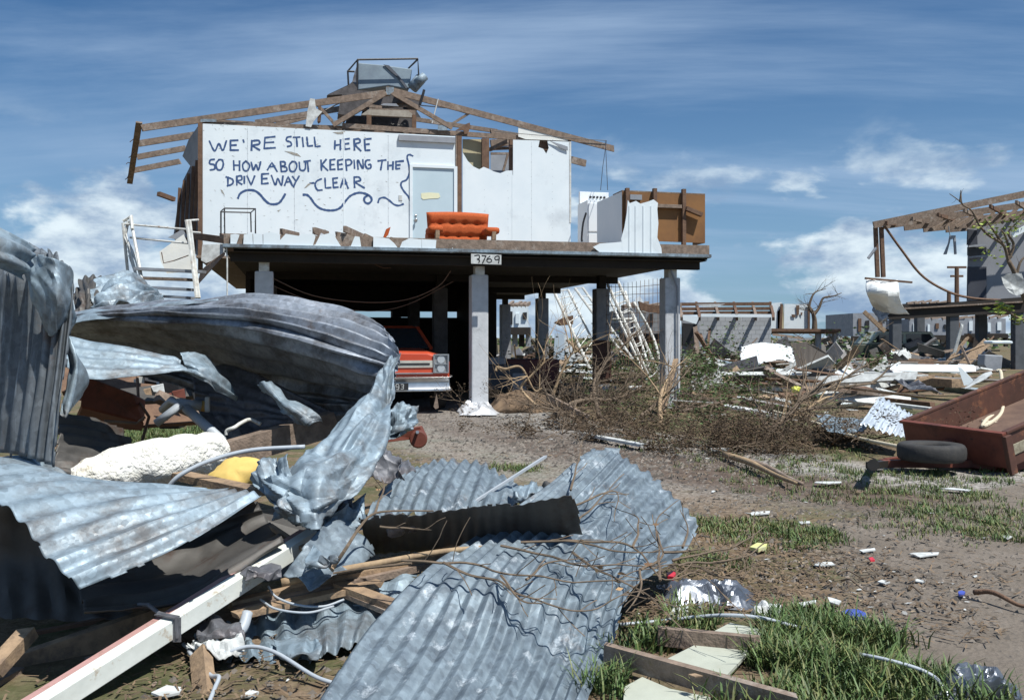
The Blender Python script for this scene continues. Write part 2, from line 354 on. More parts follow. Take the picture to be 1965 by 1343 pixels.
def gregion(x,y):
    px,py=pxof(x,max(y,.5))
    wv=.35*noise.noise(Vector((x*.8,y*.8,9)))+.15*noise.noise(Vector((x*3,y*3,9)))
    d=segd(x,y,TRK)+wv*.8
    trk=1-sstep(.55,1.15,d)
    gr=max(sstep(.35,.8,d)*(1-sstep(1.5,2.1,d)),.55*sstep(10,13,y)*(1-sstep(1.2,1.8,d)))*(1 if x>segx(y)-.3 else .6)*sstep(6.0,8,y)*(1-sstep(16,20,y))
    # concrete crossover, lower right
    e=(x-1.35)*.62+(5.55-y)*.78+wv*.22
    road=sstep(-.05,.1,e)*sstep(1.25,1.45,x-.25*(y-3.2)+wv*.3)*(1 if x>0 else 0)
    return trk,gr,road
def segx(y):
    for (ax,ay),(bx,by) in zip(TRK,TRK[1:]):
        if by>=y>=ay: return ax+(bx-ax)*(y-ay)/(by-ay)
    return 3
gm_=bpy.data.materials.new('bare_earth_and_gravel'); gm_.use_nodes=True
def groundmat():
    n=gm_.node_tree; b=n.nodes['Principled BSDF']; b.inputs['Roughness'].default_value=.95; b.inputs['Specular IOR Level'].default_value=.2
    tc=n.nodes.new('ShaderNodeTexCoord'); A=lambda t:n.nodes.new(t); K=n.links.new
    def nn(s,d=6,r=.65):
        k=A('ShaderNodeTexNoise'); k.inputs['Scale'].default_value=s; k.inputs['Detail'].default_value=d; k.inputs['Roughness'].default_value=r; K(tc.outputs['Object'],k.inputs['Vector']); return k.outputs['Fac']
    def rng(x,a,bb):
        k=A('ShaderNodeMapRange'); K(x,k.inputs[0]); k.inputs[1].default_value=a; k.inputs[2].default_value=bb; return k.outputs[0]
    def mix(f,c1,c2):
        k=A('ShaderNodeMix'); k.data_type='RGBA'; K(f,k.inputs[0])
        for i,c in((6,c1),(7,c2)):
            if isinstance(c,tuple): k.inputs[i].default_value=(*c,1)
            else: K(c,k.inputs[i])
        return k.outputs[2]
    def mul(a,bb):
        k=A('ShaderNodeMath'); k.operation='MULTIPLY'; K(a,k.inputs[0])
        if isinstance(bb,float): k.inputs[1].default_value=bb
        else: K(bb,k.inputs[1])
        return k.outputs[0]
    at=A('ShaderNodeAttribute'); at.attribute_name='tint'; sp=A('ShaderNodeSeparateColor'); K(at.outputs['Color'],sp.inputs[0])
    soil=mix(rng(nn(1.3),.35,.65),(.17,.115,.07),(.10,.075,.05)); soil=mix(rng(nn(14),.42,.68),soil,(.24,.18,.125))
    grs=mix(rng(nn(9),.4,.6),(.05,.075,.025),(.09,.10,.045)); soil=mix(mul(rng(nn(1.1,8,.7),.44,.58),.75),soil,grs)
    dark=mix(rng(nn(11,8,.75),.38,.66),(.075,.055,.044),(.16,.125,.10))
    c=mix(sp.outputs[0],soil,dark)
    v=A('ShaderNodeTexVoronoi'); v.inputs['Scale'].default_value=42; K(tc.outputs['Object'],v.inputs['Vector'])
    vc=A('ShaderNodeSeparateColor'); K(v.outputs['Color'],vc.inputs[0])
    grv=mix(rng(vc.outputs[0],.1,.9),(.14,.13,.12),(.38,.36,.33))
    c=mix(mul(sp.outputs[1],rng(nn(5),.25,.45)),c,grv)
    con=mix(rng(nn(2.4,9,.7),.35,.65),(.14,.118,.095),(.20,.172,.145)); con=mix(rng(nn(30,4),.6,.7),con,(.10,.09,.08))
    c=mix(sp.outputs[2],c,con)
    K(c,b.inputs['Base Color'])
    bp=A('ShaderNodeBump'); bp.inputs['Strength'].default_value=.7; bp.inputs['Distance'].default_value=.02
    ad=A('ShaderNodeMath'); ad.operation='ADD'; K(nn(22,8,.75),ad.inputs[0]); K(mul(v.outputs['Distance'],.5),ad.inputs[1]); K(ad.outputs[0],bp.inputs['Height']); K(bp.outputs[0],b.inputs['Normal'])
groundmat()
def build_ground():
    xs=[]; x=-14.0
    while x<16.01: xs.append(x); x+=.14
    ys=[]; y=1.0
    while y<30:
        ys.append(y); y+=max(.055,y*.013)
    xs=[-2500,-900,-300,-120,-60,-30]+xs+[30,60,120,300,900,2500]; ys=[-300,-40,-8,-2]+ys+[34,45,60,90,150,300,700,1600,4000]
    nx=len(xs); pts=[]; reg=[]
    for yy in ys:
        for xx in xs:
            near=(-14<=xx<=16 and 0<yy<30)
            pts.append((xx,yy,gzf(xx,yy) if near else 0.0)); reg.append(gregion(xx,yy) if near else (0,0,0))
    cls={'ground':[], 'driveway':[], 'pavement':[]}
    for j in range(len(ys)-1):
        for i in range(nx-1):
            k=j*nx+i; q=(k,k+1,k+nx+1,k+nx); t=sum(reg[a][0] for a in q)/4; g=sum(reg[a][1] for a in q)/4; r=sum(reg[a][2] for a in q)/4
            cls['pavement' if r>.5 else 'driveway' if max(t,g)>.5 else 'ground'].append(q)
    for nm,fs in cls.items():
        used=sorted({i for f in fs for i in f}); mp={k:i for i,k in enumerate(used)}
        b=MB(); b.v=[Vector(pts[k]) for k in used]; b.f=[tuple(mp[i] for i in f) for f in fs]; b.c=[reg[k] for k in used]
        o=b.build(nm,gm_,smooth=True,origin=(0,0,0)); o['kind']='structure'
build_ground()
def z6(x,y): return 1240+x/2.67,840+y/2.67
KEEP=[[(-130,1500),(20,1480),(330,1345),(120,1300),(-20,1240),(-110,1290)],[(60,1165),(250,1060),(560,1085),(395,1260)],[(330,1010),(430,950),(545,975),(620,1005),(560,1045)],[(-215,1085),(60,1150),(760,1372),(500,1385),(-215,1120)],[(60,1000),(560,1040),(560,1090),(60,1030)]]
def inpoly(x,y,pl):
    c=False; n=len(pl)
    for i in range(n):
        (ax,ay),(bx,by)=pl[i],pl[i-1]
        if (ay>y)!=(by>y) and x<(bx-ax)*(y-ay)/(by-ay)+ax: c=not c
    return c
def grass(name,label,spots,hgt,n,seed,green=1.0):
    rr=random.Random(seed); b=MB(); V=[];Fc=[];C=[]
    for (x0,y0,rad,dens) in spots:
        for k in range(int(n*dens)):
            if k%14==0:
                a=rr.uniform(0,6.283); q=rad*math.sqrt(rr.random()); tx,ty=x0+q*math.cos(a),y0+q*math.sin(a)*1.0
                if noise.noise(Vector((tx*1.6,ty*1.6,seed)))<-.12: tx,ty=x0+(tx-x0)*.5,y0+(ty-y0)*.5
                th=hgt*rr.uniform(.5,1.25)
            x=tx+rr.gauss(0,.035); y=ty+rr.gauss(0,.035); h=th*rr.uniform(.5,1.2); a=rr.uniform(0,6.283); ln=rr.uniform(.2,.9)*h; w=rr.uniform(.0018,.0038)*(1+h*2)
            if y>1 and y<6 and x>.3:
                qx,qy=pxof(x,y); qx=(qx-1240)*2.67; qy=(qy-840)*2.67
                if any(inpoly(qx,qy,pl) for pl in KEEP): continue
            dx,dy=math.cos(a),math.sin(a); z0=gzf(x,y) if y>1 else 0; o=len(V)
            for s_,ww in((0,1),(.45,.9),(.8,.6),(1,0)):
                cx=x+dx*ln*s_*s_; cy=y+dy*ln*s_*s_; cz=z0+h*(s_-.35*s_*s_*ln/h)
                if ww: V.append((cx-dy*w*ww,cy+dx*w*ww,cz)); V.append((cx+dy*w*ww,cy-dx*w*ww,cz))
                else: V.append((cx,cy,cz))
            Fc+= [(o,o+1,o+3,o+2),(o+2,o+3,o+5,o+4),(o+4,o+5,o+6)]
            g=rr.uniform(.6,1.5); yl=rr.random()<(.3 if green>.8 else .5); c=(g*1.7,g*1.15,g*1.3) if yl else (g,g,g); C+=[c]*7
    V=V
    b.v=[Vector(v) for v in V]; b.f=Fc; b.c=C; o=b.build(name,GRASSM,origin=(0,0,0)); tag(o,label,'grass',kind='stuff'); return o
def gs(px,py,rad,dens): p=G(px,py); return (p.x,p.y,rad,dens)
grass('grass','long green grass clumps along the bottom right verge',[gs(1570,1215,.22,1.0),gs(1500,1275,.2,1.0),gs(1600,1290,.26,1.1),gs(1720,1300,.25,.9),gs(1680,1230,.2,.6),gs(1800,1330,.22,.5),gs(1450,1345,.12,.3),gs(1260,1235,.16,.35),gs(1340,1200,.15,.25),gs(1190,1265,.1,.25),gs(1170,1320,.12,.35),gs(1540,1360,.35,1.0),gs(1480,1225,.12,.35)],.115,1150,3)
grass('grass','short patchy grass on the dirt between track and trailer',[gs(1480,1030,.4,.5),gs(1400,1010,.3,.3),gs(1560,1025,.3,.3),gs(1650,930,1.2,.9),gs(1850,950,1.2,.8),gs(1780,1000,.7,.5),gs(1930,1010,.6,.5),gs(1560,900,1.3,.7),gs(1330,850,1.1,.4),gs(1350,1080,.3,.2),gs(1420,825,2.2,.8),gs(1600,860,1.6,.6),gs(1900,905,1.0,.6),gs(1000,900,.4,.3),gs(1270,800,2.0,.5)],.055,2700,5,.7)
grass('grass','sunlit lawn seen through the wreckage at left',[gs(250,835,2.0,2.2),gs(330,845,1.5,1.6),gs(420,830,1.5,1)],.09,2500,6)
# ================= MAIN HOUSE =================
def z1(x,y): return 220+x/3.275,90+y/3.275
def z2(x,y): return 740+x/2.977,160+y/2.977
house=thing('elevated_house','roofless white house on concrete posts with blue writing sprayed across its wall','house',HO)
ZF=2.86
def part(mb,name,m,par=house,label=None,**k):
    o=mb.build(name,m,par,**k)
    if label: o['label']=label
    return o
# deck
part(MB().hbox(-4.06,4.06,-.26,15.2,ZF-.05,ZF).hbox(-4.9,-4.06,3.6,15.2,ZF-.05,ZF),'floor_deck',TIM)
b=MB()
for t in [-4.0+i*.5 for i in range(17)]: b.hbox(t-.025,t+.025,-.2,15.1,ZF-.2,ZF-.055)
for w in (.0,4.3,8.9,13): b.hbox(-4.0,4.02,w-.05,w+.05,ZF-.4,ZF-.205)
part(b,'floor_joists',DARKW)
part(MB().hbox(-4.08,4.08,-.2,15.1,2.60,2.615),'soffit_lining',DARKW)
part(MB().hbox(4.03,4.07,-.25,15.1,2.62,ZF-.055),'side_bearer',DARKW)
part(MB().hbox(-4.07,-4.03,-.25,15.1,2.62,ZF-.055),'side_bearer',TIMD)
# front bearer board + metal strip
part(MB().hbox(-4.08,4.08,-.31,-.265,2.70,ZF+.01),'front_bearer',TIM)
b=MB(); b.hbox(-4.09,4.09,-.375,-.345,2.655,2.705); b.hbox(-4.09,4.09,-.345,-.20,2.648,2.66)
part(b,'flashing_strip',GALV)
# cladding remains along the front edge (ragged vertical boards)
def ragged(pts_px,w,dz=.016,name='cladding_remnant',m=WHITE,par=house):
    vs=[HP(x,y,w) for x,y in pts_px]; return part(MB().prism(vs,HV*dz),name,m,par)
WB=-.345
ragged([z1(*p) for p in [(728,1262),(728,1180),(760,1176),(785,1182),(770,1225),(760,1250),(808,1250),(812,1180),(866,1172),(870,1262)]],WB)
ragged([z1(*p) for p in [(872,1262),(870,1172),(930,1178),(932,1262)]],WB-.004)
ragged([z1(*p) for p in [(934,1262),(934,1170),(985,1165),(1040,1180),(1040,1215),(1075,1175),(1155,1188),(1185,1176),(1250,1176),(1262,1195),(1240,1268),(1100,1266)]],WB)
ragged([z1(*p) for p in [(1248,1270),(1290,1186),(1345,1172),(1382,1180),(1392,1205),(1420,1250),(1452,1272)]],WB)
ragged([z1(*p) for p in [(1475,1273),(1510,1190),(1540,1195),(1552,1274)]],WB)
ragged([z1(*p) for p in [(1625,1278),(1626,1196),(1690,1200),(1725,1206),(1758,1235),(1790,1278)]],WB-.003)
ragged([z2(*p) for p in [(78,945),(95,905),(135,885),(205,892),(206,950)]],WB)
ragged([z2(*p) for p in [(208,950),(206,891),(290,895),(285,955)]],WB-.004)
ragged([z2(*p) for p in [(370,968),(382,938),(392,966)]],WB)
ragged([z2(*p) for p in [(1185,935),(1225,915),(1300,910),(1350,905),(1352,985),(1215,985),(1222,965)]],WB)
# tall ribbed remnant beside the brown panel
b=MB()
xs=[(1352,1388,905,668),(1392,1425,985,672),(1428,1470,988,690),(1473,1515,990,680),(1518,1556,990,668)]
o1=[(1352,985),(1350,905),(1345,890),(1365,820),(1378,740),(1384,668),(1395,685),(1430,672),(1455,688),(1500,676),(1530,664),(1556,684),(1552,720),(1558,800),(1552,880),(1575,940),(1580,990)]
ragged([z2(*p) for p in o1],WB-.002,name='tall_cladding_remnant')
b=MB()
for x in (1392,1428,1472,1516): 
    a=HP(*z2(x,980),WB-.006); c=HP(*z2(x,700),WB-.006); b.beam(a,c,.022,.01)
part(b,'cladding_ribs',WHITE)
# broken stub timbers poking over the edge
b=MB()
for (x0,y0,x1,y1,w0,w1,h) in [(1045,1160,1155,1185,-.3,.8,.09),(1250,1155,1340,1180,-.3,.7,.11),(1445,1145,1560,1195,-.35,1.2,.1),(1390,1185,1540,1215,-.25,-.2,.12),(1550,1205,1625,1240,-.28,-.24,.2),(1735,1212,1800,1232,-.25,-.2,.08),(770,1210,812,1195,-.29,-.27,.1)]:
    b.beam(HP(*z1(x0,y0),w0),HP(*z1(x1,y1),w1),.05,h,splint=.03)
part(b,'stub_timbers',TIM)
b=MB()
for (x0,y0,x1,y1) in [(1262,1262,1312,1180),(1485,1270,1530,1195)]: b.beam(HP(*z1(x0,y0),-.33),HP(*z1(x1,y1),-.1),.09,.02,up=HV)
part(b,'bent_cladding_offcut',GREYW)
# posts
def post(t,w,s=.29,m=CONC):
    b=MB(); b.box(H(t,w,1.12),(s,s,2.40),HM,bev=.025); o=part(b,'column',m)
    c=MB(); c.box(H(t,w-.03,2.46),(.16,.22,.30),HM,bev=.01); cc=c.build('bracket',STEELW if w<1 else DARKW,o); return o
for t in(-3.49,.05,3.55): post(t,.2)
CONCD=mat('shaded_concrete',(.30,.31,.33),(.22,.23,.25),.85,scale=8,bump=.15)  # concrete darkened for the shade on the rear right posts
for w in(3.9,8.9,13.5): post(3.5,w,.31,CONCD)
DARKC=mat('deep_shade_concrete',(.10,.095,.095),(.07,.065,.065),.85,scale=8)  # near-black copy of the concrete for inner posts in undercroft shade
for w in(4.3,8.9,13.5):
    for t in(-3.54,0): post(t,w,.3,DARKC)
# conduit on the right front column
b=MB(); b.tube(curve([HP(1289,508,.03),HP(1288,520,.02),HP(1297,545,.01),HP(1300,575,.01),HP(1300,770,.01)],18),.018,8); part(b,'conduit',GREYW,smooth=True)
# back wall and laundry enclosure in the undercroft
b=MB()
b.hbox(-4.0,-1.2,9.2,9.3,0,1.82); b.hbox(-4.0,1.3,9.2,9.3,1.95,2.6); b.hbox(-.52,-.05,9.2,9.3,1.8,1.96); b.hbox(-4,1.3,9.2,9.3,0,1.79); b.hbox(1.2,1.3,6,9.2,0,2.6); b.hbox(1.3,2.3,9.2,9.3,0,2.6); b.hbox(-4.05,-3.95,5,9.2,0,2.6)
part(b,'undercroft_wall',DARKW)
# ---- front wall
WW=4.0
tl,_=hp(383,300,WW); tr,_=hp(1095,300,WW)
zt=5.53
def wallpart(px_pts,name,m,w=WW,th=.02,par=house,label=None):
    return part(MB().prism([HP(x,y,w) for x,y in px_pts],HV*th),name,m,par,label=label)
tj,_=hp(877,300,WW); td0,_=hp(*z2(140,500),WW); td1,_=hp(*z2(403,500),WW)
dz=hp(*z2(250,470),WW)[1]
b=MB(); b.hbox(tl+.06,td0,WW,WW+.02,ZF,zt-.01); b.hbox(td0,td1,WW,WW+.02,dz,zt-.01)
part(b,'wall_panel',WHITE,label='white wall panel with blue sprayed writing')
b=MB(); b.hbox(tl-.03,tl+.055,WW-.02,WW+.09,ZF-.3,zt+.0); part(b,'corner_post',TIMD)
# battens / seams
for x,zz_ in ((660,zt-.04),(z2(725,700)[0],4.75)):
    b=MB(); t,_=hp(x,300,WW); b.hbox(t-.012,t+.012,WW-.005,WW-.0002,ZF,zz_); part(b,'seam_batten',WHITE)
# right wall panels with torn opening
op=[z2(*p) for p in [(440,395),(470,445),(500,475),(535,492),(560,478),(590,490),(620,505),(655,514),(690,500),(725,498)]]
tA,_=hp(*z2(436,600),WW); tB,_=hp(*z2(725,600),WW)
wallpart([(HP_:=z2(440,905))]+op[::1]+[z2(725,905)],'torn_wall_panel',WHITE)
o2=[z2(728,905),z2(728,323),z2(880,328),z2(872,365),z2(900,375),z2(918,403),z2(932,370),z2(925,330),z2(1057,335),z2(1057,905)]
wallpart(o2,'wall_panel',WHITE,w=WW-.003,label='white right hand wall panel with a small hole near its top')
wallpart([z2(862,335),z2(940,335),z2(940,410),z2(862,410)],'hole_backing',TIMD,w=WW+.1)
b=MB(); t,_=hp(*z2(422,600),WW); b.hbox(t-.05,t+.045,WW-.03,WW+.06,ZF,zt); part(b,'wall_stud',TIMD)
b=MB(); b.hbox(t-.085,t-.055,WW-.02,WW+.06,ZF,zt); part(b,'wall_stud',TIM)
t,_=hp(1095,300,WW); part(MB().hbox(t-.03,t+.01,WW-.012,WW+.06,ZF+.9,zt),'corner_trim',STEELW)
# stuff seen through the torn opening
b=MB()
for x in (563,583,720): 
    t,_=hp(*z2(x,400),WW+.1); b.hbox(t-.05,t+.03,WW+.08,WW+.17,4.2,zt)
part(b,'wall_stud',TIMD)
wallpart([z2(440,320),z2(548,320),z2(548,500),z2(440,500)],'inner_lining',CREAM,w=WW+.3)
wallpart([z2(600,405),z2(720,405),z2(720,540),z2(600,540)],'inner_lining',GREYW,w=WW+2.4)
for (a_,c_,wa,wb,e_,h_) in [((595,380),(700,330),1,.4,.05,.08),((600,402),(720,402),2.2,2.2,.05,.05),((672,500),(700,400),1.5,1.5,.05,.05),((600,345),(720,335),1,1,.09,.16),((600,375),(720,370),1.2,1.2,.09,.06)]: part(MB().beam(HP(*z2(*a_),WW+wa),HP(*z2(*c_),WW+wb),e_,h_),'inner_framing',TIM)
# door
d=part(MB().hbox(td0+.05,td1-.05,WW+.0,WW+.03,ZF,dz-.05),'door',mat('pale_blue_door',(.50,.62,.68),(.46,.58,.64),.5,scale=2,bump=.02))
b=MB(); b.hbox(td0-.01,td0+.05,WW-.03,WW+.05,ZF,dz); b.hbox(td1-.05,td1+.02,WW-.03,WW+.05,ZF,dz); b.hbox(td0+.05,td1-.05,WW-.03,WW+.05,dz-.05,dz+.01)
part(b,'door_frame',WHITE)
t,z=hp(*z2(172,780),WW); b=MB(); b.cyl(H(t,WW,z),H(t,WW-.012,z),.04,14); b.cyl(H(t,WW-.012,z),H(t,WW-.06,z),.013,8); b.ball(H(t,WW-.07,z),(.03,.03,.03),2); b.cyl(H(t,WW,z+.09),H(t,WW-.015,z+.09),.025,12); b.build('handle',CHROME,d,smooth=True)
t,z=hp(*z2(258,643),WW); b=MB(); b.prism([HP(*z2(x,y),WW-.004) for x,y in[(203,628),(250,624),(305,628),(312,650),(300,658),(250,660),(215,665),(204,655)]],-HV*.003); b.build('paper_note',mat('cream_paper',(.72,.72,.50),None,.8),d)
t,z=hp(*z2(85,655),WW); part(MB().box(H(t,WW-.006,z),(.075,.012,.115),HM,bev=.003),'power_switch',WHITE2)
# pelmet above door
b=MB(); t0,z0=hp(*z2(75,288),WW-.05); t1,_=hp(*z2(398,305),WW-.05); b.hbox(t0,t1,WW-.06,WW,z0-.14,z0-.02); part(b,'pelmet',GREYW)
b=MB()
for xx in (430,475,520,565,610,655,700,745,930,975,1020,1060):
    for yy in range(250,450,14):
        if xx>790 and xx<970 and yy<340: continue
        p=HP(xx+R.uniform(-.6,.6),yy+xx*.03-12+R.uniform(-1,1),WW-.0045); b.box(p,(.009,.002,.009),HM)
part(b,'nail_heads',GREYW)['kind']='stuff'
for xx in (475,565,745,1020):
    t,_=hp(xx,300,WW); part(MB().hbox(t-.0015,t+.0015,WW-.0035,WW-.0028,ZF,zt-.05),'board_joint',GREYW)
# scuffs & tears on the wall
b=MB(); SC=mat('scuffed_board',(.40,.42,.40),(.26,.22,.17),.9,scale=30)
for k in range(130):
    x=R.uniform(540,1850); y=R.choice([R.uniform(480,530),R.uniform(840,1200),R.uniform(560,1200)]); x0,y0=z1(x,y); l=R.uniform(1,7); hh=R.uniform(.3,1.1); a=R.uniform(-.6,.9)
    if x0>785 and y0>300: continue
    p=HP(x0,y0,WW-.0015); q=HP(x0+l*math.cos(a),y0+l*math.sin(a),WW-.0015); mdl=(p+q)/2+Vector((0,0,.006*hh)); b.prism([p,mdl-Vector((0,0,.014*hh)),q,mdl],-HV*.001)
for pts in [[(1065,655),(1110,660),(1150,672),(1172,692),(1120,680)],[(1370,538),(1450,532),(1440,548),(1400,550)],[(1190,890),(1215,862),(1240,855),(1205,885)],[(665,895),(680,905),(692,935),(672,915)],[(1020,1030),(1045,1022),(1030,1038)]]:
    b.prism([HP(*z1(x,y),WW-.002) for x,y in pts],-HV*.001)
part(b,'scuff_marks',SC)['kind']='stuff'
# ---- graffiti strokes
T=[ [(595,592),(628,655),(655,610),(680,652),(703,590)],[(728,590),(728,650)],[(728,590),(775,588)],[(728,620),(765,618)],[(728,650),(778,650)],[(808,585),(812,600)],
[(945,570),(940,640)],[(945,572),(1008,565)],[(942,603),(1000,600)],[(940,640),(1010,635)],
[(1110,565),(1085,570),(1080,590),(1105,600),(1110,620),(1085,628)],[(1122,570),(1165,568)],[(1143,570),(1147,628)],[(1180,570),(1186,628)],[(1208,568),(1214,625),(1245,622)],[(1255,568),(1262,628),(1292,625)],
[(1385,590),(1383,645)],[(1420,585),(1418,650)],[(1383,620),(1420,615)],[(1440,580),(1445,645)],[(1440,582),(1475,578)],[(1442,612),(1472,608)],[(1445,645),(1478,640)],[(1505,580),(1507,650)],[(1505,582),(1535,580),(1542,600),(1512,615),(1548,655)],[(1570,582),(1575,652)],[(1570,582),(1612,578)],[(1572,615),(1600,612)],[(1575,652),(1605,650)],
[(628,708),(602,712),(598,735),(625,742),(628,768),(600,775)],[(655,710),(638,735),(645,770),(670,772),(683,740),(675,712),(655,710)],[(748,715),(750,775)],[(785,718),(785,778)],[(750,745),(785,745)],[(825,718),(805,740),(812,775),(835,778),(848,745),(825,718)],[(858,725),(872,775),(888,740),(903,775),(918,722)],
[(960,775),(988,728),(1022,785)],[(972,755),(1008,752)],[(1042,722),(1048,785)],[(1042,722),(1068,725),(1070,745),(1048,752),(1078,758),(1080,780),(1048,785)],[(1115,722),(1098,745),(1105,780),(1130,782),(1145,750),(1135,725),(1115,722)],[(1160,725),(1165,770),(1185,778),(1198,765),(1200,725)],[(1190,722),(1230,716)],[(1212,720),(1218,785)],
[(1297,712),(1300,778)],[(1330,708),(1302,742),(1340,778)],[(1355,712),(1355,772)],[(1355,712),(1385,708)],[(1355,742),(1380,740)],[(1355,772),(1385,770)],[(1402,715),(1405,772)],[(1402,715),(1435,708)],[(1404,742),(1430,738)],[(1405,772),(1432,768)],[(1452,712),(1458,778)],[(1452,712),(1478,710),(1490,725),(1480,742),(1456,748)],[(1505,712),(1508,765)],[(1530,770),(1528,712),(1560,765),(1560,708)],[(1605,712),(1582,715),(1575,740),(1588,765),(1610,760),(1608,740),(1595,742)],
[(1655,718),(1705,712)],[(1682,716),(1672,775)],[(1718,722),(1718,772)],[(1750,722),(1748,772)],[(1718,748),(1750,745)],[(1768,722),(1768,768)],[(1768,722),(1815,718)],[(1768,745),(1795,742)],[(1768,768),(1792,765)],
[(712,818),(712,872)],[(700,818),(738,832),(745,850),(735,865),(708,875)],[(768,815),(768,870)],[(768,815),(795,812),(798,835),(770,845),(800,865)],[(815,815),(815,860)],[(832,812),(858,870),(880,812)],[(925,800),(925,862)],[(925,800),(968,798)],[(925,830),(958,828)],[(925,862),(965,858)],[(985,808),(1010,868),(1025,828),(1048,870),(1058,812)],[(1068,872),(1090,815),(1118,875)],[(1078,850),(1110,848)],[(1118,815),(1140,845)],[(1160,812),(1130,865),(1125,882)],[(1228,858),(1252,856)],
[(1300,830),(1270,845),(1260,870),(1275,900),(1305,900)],[(1322,825),(1325,888),(1360,885)],[(1372,828),(1375,885)],[(1372,828),(1402,824)],[(1373,856),(1398,853)],[(1375,885),(1405,882)],[(1420,885),(1440,818),(1468,890)],[(1428,862),(1460,860)],[(1505,820),(1508,885)],[(1505,820),(1535,820),(1545,840),(1515,852),(1570,888)]]
THK=[[(862,590),(860,652)],[(862,592),(905,590),(908,612),(870,622),(912,650)],[(775,952),(790,922),(830,902),(880,905),(915,930),(940,960),(970,985),(1005,990),(1035,980),(1058,950),(1072,925)],
[(1185,930),(1210,932),(1235,955),(1255,985),(1290,1015),(1340,1028),(1390,1025),(1425,1005),(1455,965),(1485,935),(1530,918),(1570,922),(1605,940),(1615,965),(1595,985),(1572,975),(1570,950),(1590,935)]]
MED=[[(1655,980),(1665,955),(1695,948),(1725,965),(1755,990),(1785,998),(1815,988)],[(1875,687),(1850,678),(1838,695),(1848,740),(1852,790),(1835,835),(1805,850),(1800,875),(1820,910),(1845,940),(1855,965)]]
def strokes(list_,wd,conv,w,name,m,par,sm=True,key=HP,off=-.0025,mx=None):
    b=MB()
    for li,pl in enumerate(list_):
        q=[Vector((*conv(*p),0)) for p in pl]; n=max(2,len(q)*5) if len(q)>3 else len(q)*4
        if len(q)<=3:
            qq=[]
            for a,c in zip(q,q[1:]): qq+=[a.lerp(c,i/4) for i in range(4)]
            qq.append(q[-1])
        else: qq=curve(q,n)
        L_=[];Rr=[]
        for i,p in enumerate(qq):
            dd=(qq[min(i+1,len(qq)-1)]-qq[max(0,i-1)]); dd.normalize(); nn_=Vector((-dd.y,dd.x,0)); ww=wd*(.8+.4*R.random())*.5
            e=dd*ww*.5*(-1 if i==0 else 1 if i==len(qq)-1 else 0)
            a=p+nn_*ww+e; c=p-nn_*ww+e; zo=off-.00015*(li%9); L_.append(key(a.x,a.y,w+zo)); Rr.append(key(c.x,c.y,w+zo))
        k=len(b.v); n_=len(qq); b.v+=L_+Rr; b.f+=[(k+i,k+i+1,k+n_+i+1,k+n_+i) for i in range(n_-1)]
    return b.build(name,m,par)
wp=[o for o in house.children if o.name.startswith('wall_panel')][0]
allst=[(pl,3.0) for pl in T]+[(pl,3.9) for pl in THK[:2]]
for y0,y1 in ((540,680),(690,795),(796,905)):
    row=sorted([q for q in allst if y0<=min(p[1] for p in q[0])<y1],key=lambda q:min(p[0] for p in q[0]))
    words=[];xm=-1e9
    for q in row:
        if min(p[0] for p in q[0])-xm>38: words.append([])
        words[-1].append(q); xm=max(xm,max(p[0] for p in q[0]))
    for wd_ in words:
        lw=[q for q in wd_ if q[1]<3.5]; tw=[q for q in wd_ if q[1]>3.5]
        o=strokes([q[0] for q in lw],3.5,z1,WW,'graffiti_word',BLUEP,wp)
        if tw: strokes([q[0] for q in tw],3.9,z1,WW,'graffiti_letter',BLUEP,wp)
for q in THK[2:]: strokes([q],4.3,z1,WW,'graffiti_flourish',BLUEP,wp)
for q in MED: strokes([q],3.5,z1,WW,'graffiti_flourish',BLUEP,wp)
# ---- left side wall, flared outwards
def HW3(px,py,w): return HP(px,py,w)
sw=[(383,240,4.03),(362,272,4.9),(348,300,5.6),(336,375,6.2),(332,455,6.4),(344,470,6.0),(383,495,4.03)]
c3=[HP(x,y,w) for x,y,w in sw]
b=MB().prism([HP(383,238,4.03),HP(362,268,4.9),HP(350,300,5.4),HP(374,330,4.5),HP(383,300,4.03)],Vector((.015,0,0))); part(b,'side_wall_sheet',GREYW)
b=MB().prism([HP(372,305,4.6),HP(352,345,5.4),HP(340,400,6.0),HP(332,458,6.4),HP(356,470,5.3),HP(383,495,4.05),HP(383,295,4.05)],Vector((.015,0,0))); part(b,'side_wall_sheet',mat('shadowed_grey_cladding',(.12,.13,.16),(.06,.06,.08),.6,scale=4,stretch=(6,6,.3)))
b=MB()
for x in (345,354,362,371,378): 
    w=4.05+(383-x)/50*2.2; b.beam(HP(x,300+(383-x)*1.6,w-.05),HP(x-6,462+ (x-345)*.6,w-.05),.045,.06,up=HU)
part(b,'side_wall_framing',TIMD)
part(MB().beam(HP(304,372,6.0),HP(334,383,6.3),.1,.09),'projecting_stub',TIMD)
# ---- roof framing
def rb(x0,y0,x1,y1,w0,w1=None,wd=.045,h=.12,conv=lambda x,y:(x,y),m=TIM,name='roof_timber',sp=.03):
    w1=w0 if w1 is None else w1
    return part(MB().beam(HP(*conv(x0,y0),w0),HP(*conv(x1,y1),w1),wd,h,splint=sp),name,m)
rb(272,246,748,178,4.04,h=.135,name='rafter')           # main left rafter
rb(742,172,1178,286,4.03,h=.13,name='rafter')
rb(383,238,640,246,4.10,h=.10,name='bottom_chord'); rb(640,240,1095,272,4.10,h=.10,name='bottom_chord')
rb(383,231,870,262,4.3,h=.07,name='top_plate')
rb(742,178,640,240,4.0,h=.09,name='truss_web'); rb(752,178,868,246,4.0,h=.09,name='truss_web')
rb(655,252,608,200,4.05,h=.06,name='truss_web'); rb(612,236,614,206,4.05,h=.12,name='truss_web',m=TIMD)
rb(*z2(345,255),*z2(488,165),4.05,h=.05,name='truss_web')
